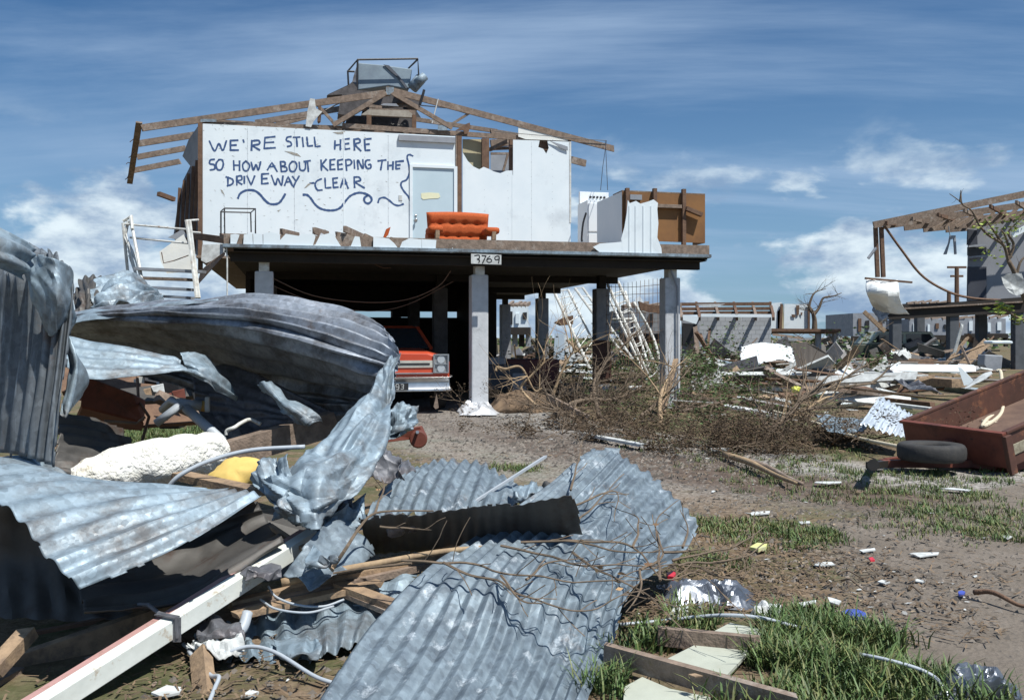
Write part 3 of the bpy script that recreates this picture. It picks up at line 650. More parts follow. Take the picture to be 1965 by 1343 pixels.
rb(266,276,374,259,5.0,h=.13,name='rafter_tail'); rb(262,302,355,285,5.9,h=.12,name='rafter_tail'); rb(258,327,345,310,6.8,h=.12,name='rafter_tail')
part(MB().beam(HP(267,235,4.0),HP(249,352,7.2),.03,.12,up=HU),'broken_fascia',TIM)
b=MB()
for (x,y,dx,dy) in [(262,262,-9,8),(258,290,-7,10),(254,315,-8,-3),(250,330,-6,12),(262,262,5,6)]: b.tube([HP(x,y,5),HP(x+dx,y+dy,5),HP(x+dx-4,y+dy+3,5)],.008,4)
part(b,'hanging_wires',TIMD)
rb(490,236,660,208,5.5,h=.12,name='rafter'); rb(530,240,600,222,6.8,h=.1,name='rafter'); 
rb(*z2(180,200),*z2(600,270),6.5,h=.03,wd=.1,name='roof_timber',m=STEELW); rb(*z2(160,205),*z2(640,275),5.2,h=.09,name='rafter')
rb(*z2(600,275),*z2(760,300),5.0,h=.11,name='roof_timber'); rb(*z2(1062,437),*z2(1140,458),5.5,h=.16,name='rafter_tail')
part(MB().prism([HP(*z2(x,y),4.02) for x,y in[(758,212),(1040,298),(1042,330),(800,320),(758,305)]],HV*.012),'gable_sheet',mat('white_gable_board',(.76,.78,.74),(.7,.72,.7),.7,scale=2))
part(MB().prism([HP(*z2(x,y),3.96) for x,y in[(935,328),(1040,362),(1042,385),(1000,370)]],HV*.012),'metal_strap',GREYW)
part(MB().prism([HP(*z2(x,y),4.0) for x,y in[(400,270),(455,235),(480,225),(485,245),(470,290),(450,290),(445,270)]],HV*.03),'splintered_block',TIMD)
part(MB().prism([HP(*z1(x,y),3.97) for x,y in[(1228,325),(1258,328),(1265,388),(1305,408),(1250,470),(1235,505),(1200,500),(1212,400)]],HV*.01),'hanging_board_scrap',WHITE2)
for (x,y,a,c) in [(1730,278,24,24),(1402,480,28,18),(590,464,50,9)]:
    part(MB().prism([HP(*z1(x-a,y-c),3.99),HP(*z1(x+a,y-c),3.99),HP(*z1(x+a,y+c),3.99),HP(*z1(x-a,y+c),3.99)],-HV*.004),'nail_plate',GALV)
x,y=z2(325,255); part(MB().prism([HP(x-9,y-5,3.99),HP(x+9,y-5,3.99),HP(x+9,y+5,3.99),HP(x-9,y+5,3.99)],-HV*.004),'nail_plate',GALV)
# electrical service wire from rafter down to the stove area
b=MB(); b.tube([HP(*z2(300,90),4),HP(*z2(265,230),4)],.013,5); part(b,'white_cord',STEELW)
b=MB(); b.tube(curve([HP(*z2(200,128),4.4),HP(*z2(420,150),4.4)],4),.008,4); b.tube(curve([HP(*z2(620,275),3.97),HP(*z2(900,300),3.97),HP(*z2(1170,322),3.97),HP(*z2(1262,328),3.97)],12),.007,5)
part(b,'service_cable',BLK)
b=MB(); b.tube([HP(*z2(1262,328),3.95),HP(*z2(1240,480),2.2),HP(*z2(1228,610),1.2)],.006,4); b.tube([HP(*z2(1255,328),3.95),HP(*z2(1262,470),2.2),HP(*z2(1268,610),1.2)],.006,4); part(b,'hanging_cable',BLK)
# roof apex clutter: dark ceiling hatch frame boards
b=MB(); b.beam(HP(*z1(1600,410),4.8),HP(*z1(1890,425),4.8),.05,.17); b.beam(HP(*z1(1560,385),5.2),HP(*z1(1880,360),5.2),.04,.09); part(b,'roof_timber',TIM)
part(MB().beam(HP(*z1(1598,515),4.5),HP(*z1(1598,430),4.5),.1,.06,up=HV),'box_upright',TIMD); part(MB().beam(HP(*z1(1882,530),4.5),HP(*z1(1882,430),4.5),.09,.06,up=HV),'box_upright',TIMD)
b=MB(); b.prism([HP(*z1(x,y),6.4) for x,y in[(1598,430),(1880,430),(1880,530),(1598,515)]],HV*.02)
part(b,'box_back',TIMD)
for pts,w in(([(1340,300),(1500,225),(1520,245),(1440,300),(1400,420),(1480,425),(1440,480),(1400,420),(1420,340)],5.6),([(1420,330),(1560,290),(1740,280),(1700,330),(1560,400),(1480,425),(1405,415)],5.4),([(1760,300),(1920,330),(1895,390),(1860,400),(1800,350)],5.4)):
    part(MB().prism([HP(*z1(x,y),w) for x,y in pts],HV*.05),'crushed_roof_sheet',BLK if w>5.5 else mat('dark_roof_scrap',(.05,.045,.045),(.10,.09,.09),.7,scale=10))  # scrap in mottled dark grey, deepest pieces black
def za(x,y): return 600+x/6.55,90+y/6.55
CH_=MATS['dark_roof_scrap']
for pts,w,th_ in [([(370,600),(560,545),(905,575),(640,735),(430,865),(320,842),(335,740)],5.0,.5),([(900,585),(1060,590),(1130,700),(860,722),(700,795),(640,745)],5.1,.4),([(1040,570),(1362,680),(1352,745),(1290,765),(1130,650)],4.9,.4),([(640,745),(1110,700),(1300,800),(1360,890),(610,860)],5.6,.1),([(440,862),(1300,892),(1300,1050),(400,1000)],6.0,.1),([(180,610),(440,490),(500,440),(560,520),(555,560),(370,600)],5.3,.3)]:
    part(MB().prism([HP(*za(x,y),w) for x,y in pts],HV*th_),'crushed_roof_mass',CH_)
part(MB().prism([HP(*za(x,y),4.6) for x,y in [(700,790),(1200,800),(1300,890),(610,855)]],HV*.05),'roof_timber',mat('bleached_timber',(.40,.37,.32),(.30,.27,.23),.8,scale=10))
part(MB().prism([HP(*za(x,y),4.9) for x,y in [(850,735),(890,712),(1050,715),(1085,750)]],HV*.03),'metal_scrap',GREYW)
part(MB().beam(HP(*za(640,735),4.8),HP(*za(870,765),4.8),.05,.06),'roof_timber',TIM)
part(MB().tube(curve([HP(*za(160,800),4.2),HP(*za(260,745),4.3),HP(*za(360,700),4.6)],8),.015,5),'bent_rod',BLK)
part(MB().tube(curve([HP(*za(1400,545),4.0),HP(*za(1385,600),3.98),HP(*za(1345,735),3.98)],8),.03,5),'bent_rod',BLK)
part(MB().tube([HP(*za(1350,735),5),HP(*za(1700,770),4.6),HP(*za(1960,850),4.5)],.008,4),'loose_wire',BLK)
# left rear eave corner and ragged edge of deck
b=MB(); b.beam(HP(366,452,3.6),HP(438,462,2.4),.05,.13); b.beam(HP(424,452,2.0),HP(442,460,-.2),.05,.08); b.beam(HP(442,455,-.25),HP(442,482,-.25),.1,.05,up=HV); part(b,'broken_edge_beam',TIMD)
b=MB(); b.prism([HP(431,483,-.2),HP(432,488,-.2),HP(378,548,3.2),HP(385,520,3.4),HP(400,505,2.5)],HV*.05); part(b,'sagging_floor_edge',TIMD)
b=MB(); b.prism([HP(x,y,2.6) for x,y in[(388,470),(434,468),(430,484),(408,500),(395,505),(386,500)]],HV*.02); part(b,'cladding_remnant',WHITE2)
b=MB(); b.tube([HP(434,470,-.3),HP(436,500,-.3),HP(436,600,-.3)],.012,5); part(b,'hanging_cable',STEELW)
# hanging wires below the deck
b=MB()
b.tube(curve([HP(515,530,.2),HP(600,567,.3),HP(700,580,.5),HP(780,575,.6),HP(840,550,.4),HP(865,520,.2)],26),.008,4)
b.tube(curve([HP(515,545,.2),HP(600,578,.3),HP(700,597,.5),HP(780,585,.6),HP(870,540,.4)],26),.006,4)
b.tube(curve([HP(715,505,1),HP(735,514,1),HP(750,514,1)],8),.006,4)
part(b,'sagging_wire',mat('old_wire',(.16,.10,.07),None,.7))
# ---- street number sign
sgn=thing('number_sign','white number plate lettered 3769 fixed above the middle front column','sign',HP(933,497,-.4))
sb=MB(); sb.prism([HP(904,487,-.40),HP(962,489,-.40),HP(962,508,-.40),HP(904,506,-.40)],HV*.012); sb.build('plate',WHITE2,sgn)
def z3(x,y): return 380+x/2.977,460+y/2.977
NUM=[[(1580,92),(1605,90),(1606,108),(1595,112),(1608,118),(1604,132)],[(1622,92),(1645,93)],[(1645,93),(1625,135)],[(1668,94),(1652,110),(1652,126),(1668,130),(1678,120),(1668,110),(1653,114)],[(1720,112),(1700,115),(1696,102),(1708,94),(1720,98),(1720,116),(1716,135)]]
strokes(NUM,2.3,z3,-.40,'numerals',BLK,sgn,off=-.001)
# ================= THINGS ON THE HOUSE =================
ORG=mat('orange_tweed',(.50,.10,.02),(.33,.062,.012),.9,scale=60,bump=.3,bscale=200)
def sofa():
    t0,_=hp(818,430,.25); t1,_=hp(938,430,.25); r=thing('sofa','orange buttoned sofa back standing at the front edge of the deck','sofa',H((t0+t1)/2,.25,ZF))
    # tufted backrest as a pillowy grid
    nu,nv=44,18; b=MB(); top=HP(870,406,.2).z; h=top-ZF; wd=t1-t0
    btn=[(u,.62) for u in(.2,.4,.6,.8)]+[(u,.22) for u in(.3,.5,.7,.9,.12)]
    for s in(-1,1):
        o=len(b.v)
        for j in range(nv+1):
            for i in range(nu+1):
                u=i/nu;v=j/nv; e=min(u,1-u)*wd; ev=min(1-v,v+.25)*h
                th=.10*min(1,math.sqrt(min(1,e/.06)))*min(1,math.sqrt(min(1,max(0,ev)/.06)))
                for bu,bv in btn:
                    d=math.hypot((u-bu)*wd,(v-bv)*h); th-=.045*math.exp(-(d/.035)**2)+.02*math.exp(-(abs(v-bv)*h/.03)**2)*.35
                taper=.03*(v-.5)
                uu=(u-.5)*(1-.07*(1-v))+0; zz=ZF+v*h-.02*(2*u-1)**2*v
                b.v.append(H((t0+t1)/2+uu*wd,.25+s*max(th,0)+.0,zz)); 
        for j in range(nv):
            for i in range(nu):
                k=o+j*(nu+1)+i; f=(k,k+1,k+nu+2,k+nu+1); b.f.append(f if s<0 else f[::-1])
    b.build('backrest',ORG,r,smooth=True)
    for tt in(t0+.1,t1-.03):
        a=MB(); a.box(H(tt,.0,ZF+.18),(.24,.50,.11),HM,bev=.045); arm=a.build('armrest',ORG,r,smooth=True)
        w=MB(); w.box(H(tt+.02,-.2,ZF+.09),(.07,.1,.14),HM,bev=.01); w.build('arm_block',TIMN,arm)
    s=MB(); s.box(H((t0+t1)/2,.55,ZF+.14),(wd*.9,.6,.2),HM,bev=.05); s.build('seat',ORG,r,smooth=True)
sofa()
o=MB().prism([HP(*z1(x,y),-.1) for x,y in[(1690,1195),(1708,1145),(1735,1132),(1720,1180),(1700,1205)]],HV*.12).build('cushion',ORG); tag(o,'torn orange cushion scrap sticking up left of the sofa','cushion')
# black wire frame stool on deck
r=thing('rod_stand','thin black metal rod frame standing on the left of the deck','metal frame',HP(458,447,.2))
def fr(pts,w,rad,name,conv,par,m=BLK):
    b=MB()
    for pl in pts: b.tube([HP(*conv(p[0],p[1]),w+(p[2] if len(p)>2 else 0)) for p in pl],rad,6)
    b.build(name,m,par)
fr([[(668,1175),(668,1035),(690,1015,.3),(885,1018,.3),(885,1175,.3)]],.1,.013,'leg_frame',z1,r)
fr([[(692,1175,.3),(690,1015,.3)],[(668,1038),(855,1042),(885,1018,.3)],[(855,1042),(858,1165)],[(692,1038,.05),(855,1042,.05)]],.1,.011,'top_frame',z1,r)
# ---- stove
def hb(mb,t0,t1,w0,w1,z0,z1,bev=.008): return mb.hbox(t0,t1,w0,w1,z0,z1,bev)
ST=mat('white_enamel',(.78,.82,.84),(.74,.78,.80),.25,scale=2,bump=.01)
t0,_=hp(1127,430,2.2); t1,_=hp(1172,430,2.2); zt_=HP(1150,385,2.2).z; zs=HP(1150,364,2.2).z
r=thing('electric_stove','white electric stove with a raised control panel at the right of the deck','stove',H((t0+t1)/2,2.4,ZF))
hb(MB(),t0,t1+.08,2.2,2.85,ZF,zt_).build('body',ST,r); 
cp=hb(MB(),t0,t1+.13,2.70,2.78,zt_,zs+.03).build('control_panel',ST,r)
b=MB()
for k in range(5):
    t=t0+.22+k*.075; b.cyl(H(t,2.70,zs-.08),H(t,2.665,zs-.08),.024,10)
b.build('knobs',BLK,cp)
for k,(za,zb) in enumerate(((ZF+.12,ZF+.46),(ZF+.5,zt_-.06))):
    dd=hb(MB(),t0+.02+.0,t1+.06,2.175,2.2,za,zb).build('oven_door',ST,r); hb(MB(),t1-.12,t1+.04,2.14,2.17,zb-.06,zb-.035,.004).build('handle',GREYW,dd)
b=MB(); b.tube(curve([HP(*z2(1145,740),2.1),HP(*z2(1128,800),2.1),HP(*z2(1120,880),2.1),HP(*z2(1122,905),2.1)],10),.02,6); tag(b.build('black_hose',BLK),'black hose hanging beside the white stove','hose')
# ---- kitchen cupboard unit with brown hardboard back
BRN=mat('brown_hardboard',(.24,.115,.035),(.17,.08,.028),.7,scale=2.2,bump=.05,c3=(.11,.055,.02),s3=1.4,t3=(.55,.75))
t0,_=hp(*z2(1352,700),.15); t1,_=hp(*z2(1825,700),.15); za=HP(*z2(1500,940),.15).z; zb=HP(*z2(1360,618),.15).z; zc=HP(*z2(1825,638),.15).z
r=thing('kitchen_cupboard','brown backed kitchen cupboard with white side standing at the right corner of the deck','cupboard',H((t0+t1)/2,.3,ZF))
b=MB(); b.prism([H(t0,.15,ZF+.12),H(t1,.15,ZF+.10),H(t1,.15,zc),H(t0,.15,zb)],HV*.02); b.build('back_panel',BRN,r)
b=MB(); b.prism([H(t0,.17,ZF+.02),H(t0,.17,zb),H(t0-.02,1.5,zb-.0),H(t0-.02,1.5,ZF)],HU*.02); b.build('side_panel',WHITE,r)
b=MB(); b.prism([H(t1-.02,.17,ZF+.1),H(t1-.02,.17,zc),H(t1-.02,.65,zc),H(t1-.02,.65,ZF+.1)],HU*.02); b.build('side_panel',BRN,r)
b=MB(); b.prism([H(t0,.15,zb+.003),H(t1,.15,zc+.003),H(t1,.65,zc+.003),H(t0,.65,zb+.003)],Vector((0,0,.02))); b.build('top',TIM,r)
for x,yt in((1383,598),(1540,600),(1706,604)):
    t,z=hp(*z2(x,yt),.08); bb=MB(); bb.hbox(t-.033,t+.033,.07,.145,ZF-.02,z); bb.build('stud',TIMD,r)
t,z=hp(*z2(1560,700),.08); tb,_=hp(*z2(1690,700),.08); bb=MB(); bb.hbox(t-.2,tb,.06,.14,z-.03,z+.03); bb.build('noggin',TIM,r)
bb=MB(); bb.beam(HP(*z2(1715,715),.05),HP(*z2(1805,752),.05),.1,.07); bb.build('noggin',TIMD,r)
bb=MB(); bb.hbox(hp(*z2(1395,650),.1)[0],hp(*z2(1462,650),.1)[0],.08,.14,HP(*z2(1400,665),.1).z,HP(*z2(1400,636),.1).z); bb.build('wall_vent',GREYW,r)
# ---- hot water tank and frame on the roof
r=thing('roof_water_tank','crumpled galvanised water tank in an open steel frame on top of the roof','water tank',HP(740,180,5.6))
b=MB(); b.prism([HP(*z1(x,y),5.6) for x,y in[(1530,100),(1690,115),(1870,140),(1862,200),(1850,268),(1720,245),(1530,272)]],HV*.7); b.build('tank',mat('tank_iron',(.23,.30,.35),(.17,.22,.27),.7,.1,scale=3,bump=.05),r,bev=.02)
b=MB(); b.prism([HP(*z1(x,y),5.57) for x,y in[(1690,112),(1725,118),(1770,165),(1820,225),(1850,268),(1830,262),(1780,195)]],HV*.02); b.build('tank_strap',mat('dark_strap',(.08,.09,.11),None,.6),r)
b=MB(); b.prism([HP(*z1(x,y),5.62) for x,y in[(1530,95),(1500,190),(1488,245),(1528,262)]],HV*.5); b.build('tank_flap',GALVD,r)
for pl in [[(1470,245),(1465,155),(1527,82,0),(1905,76,0),(1912,200,0)],[(1465,155),(1508,157)],[(1527,82),(1522,270)],[(1905,80),(1848,135,.5),(1850,262,.5)]]:
    fr([pl],5.4,.022,'frame_bar',z1,r)
b=MB(); b.cyl(HP(*z1(1870,262),5.5),HP(*z1(1925,200),5.5),.13,18); b.cyl(HP(*z1(1900,230),5.4),HP(*z1(1950,185),5.4),.10,18); tag(b.build('metal_canister',GALV,smooth=True),'small crushed grey canister wedged beside the roof water tank','canister')
# ---- stair wreck at left
r=thing('broken_staircase','bent white handrails and timber treads of a wrecked staircase left of the house','staircase',HP(310,560,2.0))
def wr(pl,rad,name,par,m=STEELW):
    b=MB(); b.tube([HP(*p) for p in pl],rad,6); b.build(name,m,par)
for pl in [[(236,425,3),(252,415,3),(254,440,2.8)],[(250,417,3),(262,480,2.6),(274,548,2.2)],[(236,428,3),(241,480,3),(246,530,3)],[(246,424,3),(240,455,3),(262,500,2.7),(275,548,2.3)],[(240,430,3),(366,441,2.2)],[(250,456,3),(370,468,2.2)],[(356,424,2),(380,422,2.6)],[(358,424,2),(366,480,1.9),(377,572,1.6)],[(364,424,2),(373,500,1.9),(382,572,1.6)],[(360,445,2),(384,447,2.6)]]: wr(pl,.022 if len(pl)<3 else .03,'handrail',r)
for k in range(6): 
    x=241+k*1.2; wr([(x,445+k*9,3),(x+20,520+k*6,2.6)],.012,'baluster',r)
for (x0,y0,x1,y1) in [(262,516,392,522),(275,534,365,537),(285,552,365,556),(300,568,366,572),(262,560,300,566)]:
    b=MB(); b.beam(HP(x0,y0,2.4),HP(x1,y1,2.0),.22,.05); b.build('tread',TIM if y0%4 else GREYW,r)
o=MB().prism([HP(x,y,3.0) for x,y in[(306,483),(352,450),(362,470),(368,520),(320,525),(308,500)]],HV*.02).build('white_sheet_scrap',mat('white_sunlit_board',(.78,.78,.72),(.7,.71,.68),.7,scale=3)); tag(o,'white board leaning behind the wrecked stair handrail','board')
o=MB().prism([HP(x,y,4.4) for x,y in[(322,456),(350,440),(362,455),(340,460)]],HV*.02).build('bent_flashing',GREYW); tag(o,'small bent grey flashing hanging beside the house corner post','flashing')
b=MB(); b.tube([HP(310,484,2.5),HP(314,505,2.5),HP(335,500,2.5),HP(362,490,2.5)],.01,5); tag(b.build('bent_wire',TIMD),'loose bent wire hanging in front of the white board by the stairs','wire')
# ---- car
RED=mat('orange_red_car_paint',(.50,.07,.028),(.42,.055,.022),.38,scale=2,bump=0,spec=.6)
GLS=mat('windscreen_glass',(.03,.035,.04),None,.06,spec=.8,bump=0)
def car():
    W0=.08; tc_=hp(762,740,W0)[0]; r=thing('car','orange red sedan with chrome bumper parked nose out under the house','car',H(tc_,2.4,0))
    def C(x,y,z): return H(tc_+x,W0+y,z)
    # body lofted from cross-sections along the length: (y, halfwidth, zbottom, zshoulder, ztop, crown)
    secs=[(0.05,.86,.42,.86,.99),(.12,.90,.36,.92,1.02),(.6,.93,.26,.95,1.05),(1.4,.94,.24,.97,1.07),(3.2,.94,.24,.97,1.04),(4.2,.92,.28,.96,1.02),(4.65,.86,.36,.90,.96)]
    b=MB(); ring=[]
    for (y,hw,zb,zs,zt2) in secs:
        pr=[(-hw*.92,zb),(-hw,zb+.12),(-hw,zs-.08),(-hw*.95,zs),(-hw*.6,zt2-.01),(0,zt2),(hw*.6,zt2-.01),(hw*.95,zs),(hw,zs-.08),(hw,zb+.12),(hw*.92,zb)]
        ring.append([C(x,y,z) for x,z in pr])
    n=11
    for q in ring: b.v+=q
    for i in range(len(secs)-1):
        for k in range(n-1): b.f.append((i*n+k,i*n+k+1,(i+1)*n+k+1,(i+1)*n+k))
    b.f.append(tuple(range(n))[::-1]); b.f.append(tuple((len(secs)-1)*n+k for k in range(n)))
    b.build('body',RED,r,bev=.015)
    g=MB(); lo=[C(-.78,1.45,1.05),C(.78,1.45,1.05),C(.78,3.7,1.03),C(-.78,3.7,1.03)]; hi=[C(-.60,2.05,1.43),C(.60,2.05,1.43),C(.58,3.1,1.43),C(-.58,3.1,1.43)]
    g.add(lo+hi,[(0,1,5,4),(1,2,6,5),(2,3,7,6),(3,0,4,7)]); g.build('windscreen',GLS,r)
    rf=MB(); rf.add([C(-.61,2.04,1.43),C(.61,2.04,1.43),C(.59,3.1,1.43),C(-.59,3.1,1.43),C(-.5,2.15,1.475),C(.5,2.15,1.475),C(.48,3.0,1.475),C(-.48,3.0,1.475)],[(0,1,5,4),(1,2,6,5),(2,3,7,6),(3,0,4,7),(4,5,6,7)])
    for s in(-1,1): rf.beam(C(.775*s,1.45,1.05),C(.60*s,2.06,1.44),.05,.05); rf.beam(C(.775*s,3.7,1.03),C(.59*s,3.1,1.44),.09,.07); rf.beam(C(.60*s,2.06,1.44),C(.59*s,3.1,1.44),.05,.05)
    rf.build('roof',RED,r)
    # front
    g=MB(); g.prism([C(-.84,.035,.66),C(.84,.035,.66),C(.84,.035,.93),C(-.84,.035,.93)],HV*.02); gr=g.build('grille',RED,r)
    g=MB(); g.prism([C(-.62,.02,.75),C(.60,.02,.75),C(.60,.02,.87),C(-.62,.02,.87)],HV*.02); g.build('grille_bar',mat('pale_grille',(.62,.60,.52),(.5,.48,.42),.4,.3),gr)
    g=MB(); g.prism([C(-.28,.012,.795),C(.55,.012,.795),C(.55,.012,.825),C(-.28,.012,.825)],HV*.01); g.build('grille_slot',BLK,gr)
    g=MB(); g.beam(C(-.6,.02,.655),C(.6,.02,.655),.03,.02); g.build('grille_trim',CHROME,gr)
    for s in(-1,1):
        h=MB(); x0,x1=.62*s,.86*s
        for za,zb2 in((.955,.975),(.80,.815),(.655,.675)): h.prism([C(x0,.0,za),C(x1,.0,za),C(x1,.0,zb2),C(x0,.0,zb2)],HV*.04)
        for xx in(x0,x1): h.prism([C(xx-.012,.0,.655),C(xx+.012,.0,.655),C(xx+.012,.0,.975),C(xx-.012,.0,.975)],HV*.04)
        hl=h.build('headlight',CHROME,r); k=MB(); k.prism([C(x0,.03,.66),C(x1,.03,.66),C(x1,.03,.97),C(x0,.03,.97)],HV*.01); k.build('headlight_surround',mat('dull_silver',(.38,.38,.38),(.28,.28,.28),.4,.6),hl)
        k=MB(); k.cyl(C(.74*s,.028,.885),C(.74*s,.012,.885),.065,18); k.cyl(C(.74*s,.028,.735),C(.74*s,.012,.735),.065,18); k.build('lens',mat('lamp_glass',(.5,.55,.6),None,.1,.3,bump=0),hl)
    bm=MB(); pts=curve([C(-.95,.3,.50),C(-.93,.02,.49),C(-.8,-.06,.48),C(0,-.1,.48),(C(.8,-.06,.48)),C(.93,.02,.49),C(.95,.3,.50)],31); pr=[(-.0,.11),(-.045,.095),(-.05,.02),(-.035,-.08),(.0,-.12)]
    for i,p in enumerate(pts):
        d=(pts[min(i+1,30)]-pts[max(i-1,0)]).normalized(); nn_=d.cross(Vector((0,0,1))).normalized()
        for (q,zz) in pr: bm.v.append(p-nn_*q*1.0*(1 if True else 1)*-1+Vector((0,0,zz)))
    m=len(pr)
    for i in range(30):
        for k in range(m-1): bm.f.append((i*m+k,i*m+k+1,(i+1)*m+k+1,(i+1)*m+k))
    bm.build('bumper',CHROME,r,smooth=True,solid=.004)
    pl=MB(); pl.prism([C(-.19,-.165,.385),C(.17,-.165,.385),C(.17,-.165,.50),C(-.19,-.165,.50)],HV*.008); p_=pl.build('number_plate',BLK,r)
    # plate characters . 393
    def PC(x,y,w): return C(x,-.168+w,y)
    def dig(ch,x):
        D={'3':[[(0,1),(.8,1),(.8,.55),(.25,.52)],[(.8,.55),(.8,0),(0,0)]],'9':[[(.8,.5),(0,.5),(0,1),(.8,1),(.8,0),(.1,0)]],'.':[[(0,.5),(.3,.5)]]}
        return [[(x+.05*a,.405+.075*c) for a,c in q] for q in D[ch]]
    st=[];x=-.155
    for ch in '.393':
        st+=dig(ch,x); x+=.045 if ch=='.' else .078
    strokes(st,.011,lambda a,c:(a,c),0,'characters',WHITE2,p_,key=PC,off=0)
    for s in(-1,1):
        for y in(.85,3.7):
            w=MB(); w.cyl(C(.70*s,y,.32),C(.92*s,y,.32),.32,24); wl=w.build('wheel',TYRE,r); k=MB(); k.cyl(C(.90*s,y,.32),C(.93*s,y,.32),.17,18); k.build('hubcap',CHROME,wl)
    return r
car()
# clutter under the house
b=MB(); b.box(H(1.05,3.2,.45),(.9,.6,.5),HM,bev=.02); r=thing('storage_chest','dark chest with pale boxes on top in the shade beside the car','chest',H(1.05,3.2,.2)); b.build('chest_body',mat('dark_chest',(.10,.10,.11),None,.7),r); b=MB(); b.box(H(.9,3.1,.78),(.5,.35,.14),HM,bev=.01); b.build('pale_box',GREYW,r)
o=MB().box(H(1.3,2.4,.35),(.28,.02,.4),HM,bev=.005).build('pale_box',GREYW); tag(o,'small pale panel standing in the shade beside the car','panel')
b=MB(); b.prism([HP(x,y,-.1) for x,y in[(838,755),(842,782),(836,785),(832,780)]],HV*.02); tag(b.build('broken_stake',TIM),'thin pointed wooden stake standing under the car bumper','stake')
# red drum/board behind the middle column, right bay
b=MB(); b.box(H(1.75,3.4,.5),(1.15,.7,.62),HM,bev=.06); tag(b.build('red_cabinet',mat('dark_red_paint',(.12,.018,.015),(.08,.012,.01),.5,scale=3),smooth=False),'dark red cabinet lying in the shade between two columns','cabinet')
# ================= FOREGROUND WRECKAGE =================
def holes(ob,hs):      # cut ragged openings in a sheet (list of centre point, radius, seed)
    me=ob.data; bm=bmesh.new(); bm.from_mesh(me); off=Vector(ob.location); dl=[]
    for f in bm.faces:
        c=f.calc_center_median()+off
        for (p,r,sx) in hs:
            q=c-p; 
            if math.sqrt((q.x/sx)**2+q.y**2+q.z**2)<r*(1+.55*nz(c*14,3)): dl.append(f); break
    bmesh.ops.delete(bm,geom=dl,context='FACES'); bm.to_mesh(me); bm.free()
sheet('corrugated_sheet','tall corrugated iron sheet hanging upright at the far left edge',[
 [(-260,410,5.6),(-60,440,5.1),(40,462,4.7),(92,482,4.4),(128,512,4.35)],
 [(-260,480,5.3),(-80,500,4.8),(20,520,4.42),(92,532,4.2),(143,562,4.2)],
 [(-260,600,5.2),(-90,610,4.75),(10,620,4.4),(85,622,4.15),(136,645,4.15)],
 [(-260,740,5.2),(-90,740,4.7),(0,745,4.38),(70,752,4.12),(122,765,4.1)],
 [(-260,870,5.1),(-90,872,4.65),(-10,876,4.35),(50,886,4.1),(108,908,4.05)]],GALVS,ribs=14,amp=.016,nv=60,crum=.008,cscale=2,rag=.012,seed=3,flat=.3)
sheet('corrugated_sheet','bright folded corner of iron lapped over the tall left sheet',[
 [(20,478,4.4),(60,486,4.2),(100,492,4.05),(135,520,4.2)],
 [(48,525,4.2),(80,530,4.1),(115,540,4.05),(143,570,4.3)],
 [(70,570,4.15),(90,580,4.05),(115,590,4.03),(141,615,4.3)],
 [(85,625,4.15),(97,650,4.08),(112,640,4.1),(130,640,4.3)]],GALV,ribs=3,amp=.004,nv=40,nu=40,crum=.022,cscale=3,rag=.01,seed=14)
sheet('corrugated_sheet','narrow iron lip with gleaming ribs at the top left corner of the picture',[
 [(-260,395,3.9),(-100,410,3.95),(0,440,4.05),(68,480,4.2)],
 [(-260,425,3.8),(-100,450,3.8),(0,478,3.9),(55,505,4.1)],
 [(-260,455,3.9),(-100,490,3.9),(0,515,3.95),(45,538,4.1)]],GALV,ribs=2.5,along='u',amp=.018,nv=30,nu=50,crum=.01,cscale=3,seed=16,flat=.1)
sheet('corrugated_sheet','small bluish torn flap of iron right of the tall left sheet',[
 [(125,640,4.5),(140,650,4.45),(150,680,4.5)],[(128,700,4.45),(150,700,4.4),(172,728,4.5)],[(122,770,4.4),(135,775,4.35),(160,760,4.5)],[(112,800,4.3),(125,802,4.3),(140,790,4.4)]],GALV,ribs=2,amp=.006,nu=26,nv=30,crum=.02,rag=.03,seed=21)
# folded sheet lower left
sheet('corrugated_sheet','broad pale corrugated sheet folded over a dark hollow at lower left',[
 [(-190,880,3.9),(-80,925,3.6),(20,985,3.35),(85,1065,3.2),(150,1142,3.15)],
 [(0,878,4.1),(85,912,3.8),(150,960,3.55),(215,1015,3.38),(282,1082,3.28)],
 [(130,918,4.15),(210,928,3.92),(290,945,3.72),(350,975,3.57),(400,1017,3.45)],
 [(330,936,4.15),(380,938,4.02),(425,941,3.9),(465,945,3.78),(507,950,3.66)]],GALV,ribs=9,amp=.014,nv=90,crum=.012,cscale=1.2,rag=.02,seed=31,flat=.25,dent=.0)
sheet('corrugated_sheet','dark inside of the folded iron with a bright lower lip at lower left',[
 [(162,1176,3.36),(160,1158,3.5),(150,1120,3.95),(150,1020,4.25),(200,950,4.2)],
 [(345,1152,3.62),(345,1134,3.78),(340,1090,4.25),(340,1010,4.45),(350,955,4.25)],
 [(545,1040,3.98),(538,1026,4.12),(515,1000,4.5),(500,975,4.6),(480,950,4.4)]],GALVB,ribs=6.5,amp=.018,nv=60,crum=.008,seed=36)  # shade inside the fold put into the iron's colour
sheet('corrugated_sheet','dark sheet added for the shade under the folded sheet at the left edge',[
 [(-260,940,4.4),(0,960,4.3),(220,980,4.3)],[(-260,1060,4.4),(0,1080,4.3),(220,1100,4.25)],[(-260,1230,4.1),(0,1220,4.0),(260,1190,4.0)]],GALVB,ribs=9,amp=.01,nv=20,crum=.02,seed=37)  # dark sheet stands in for the shade under the fold
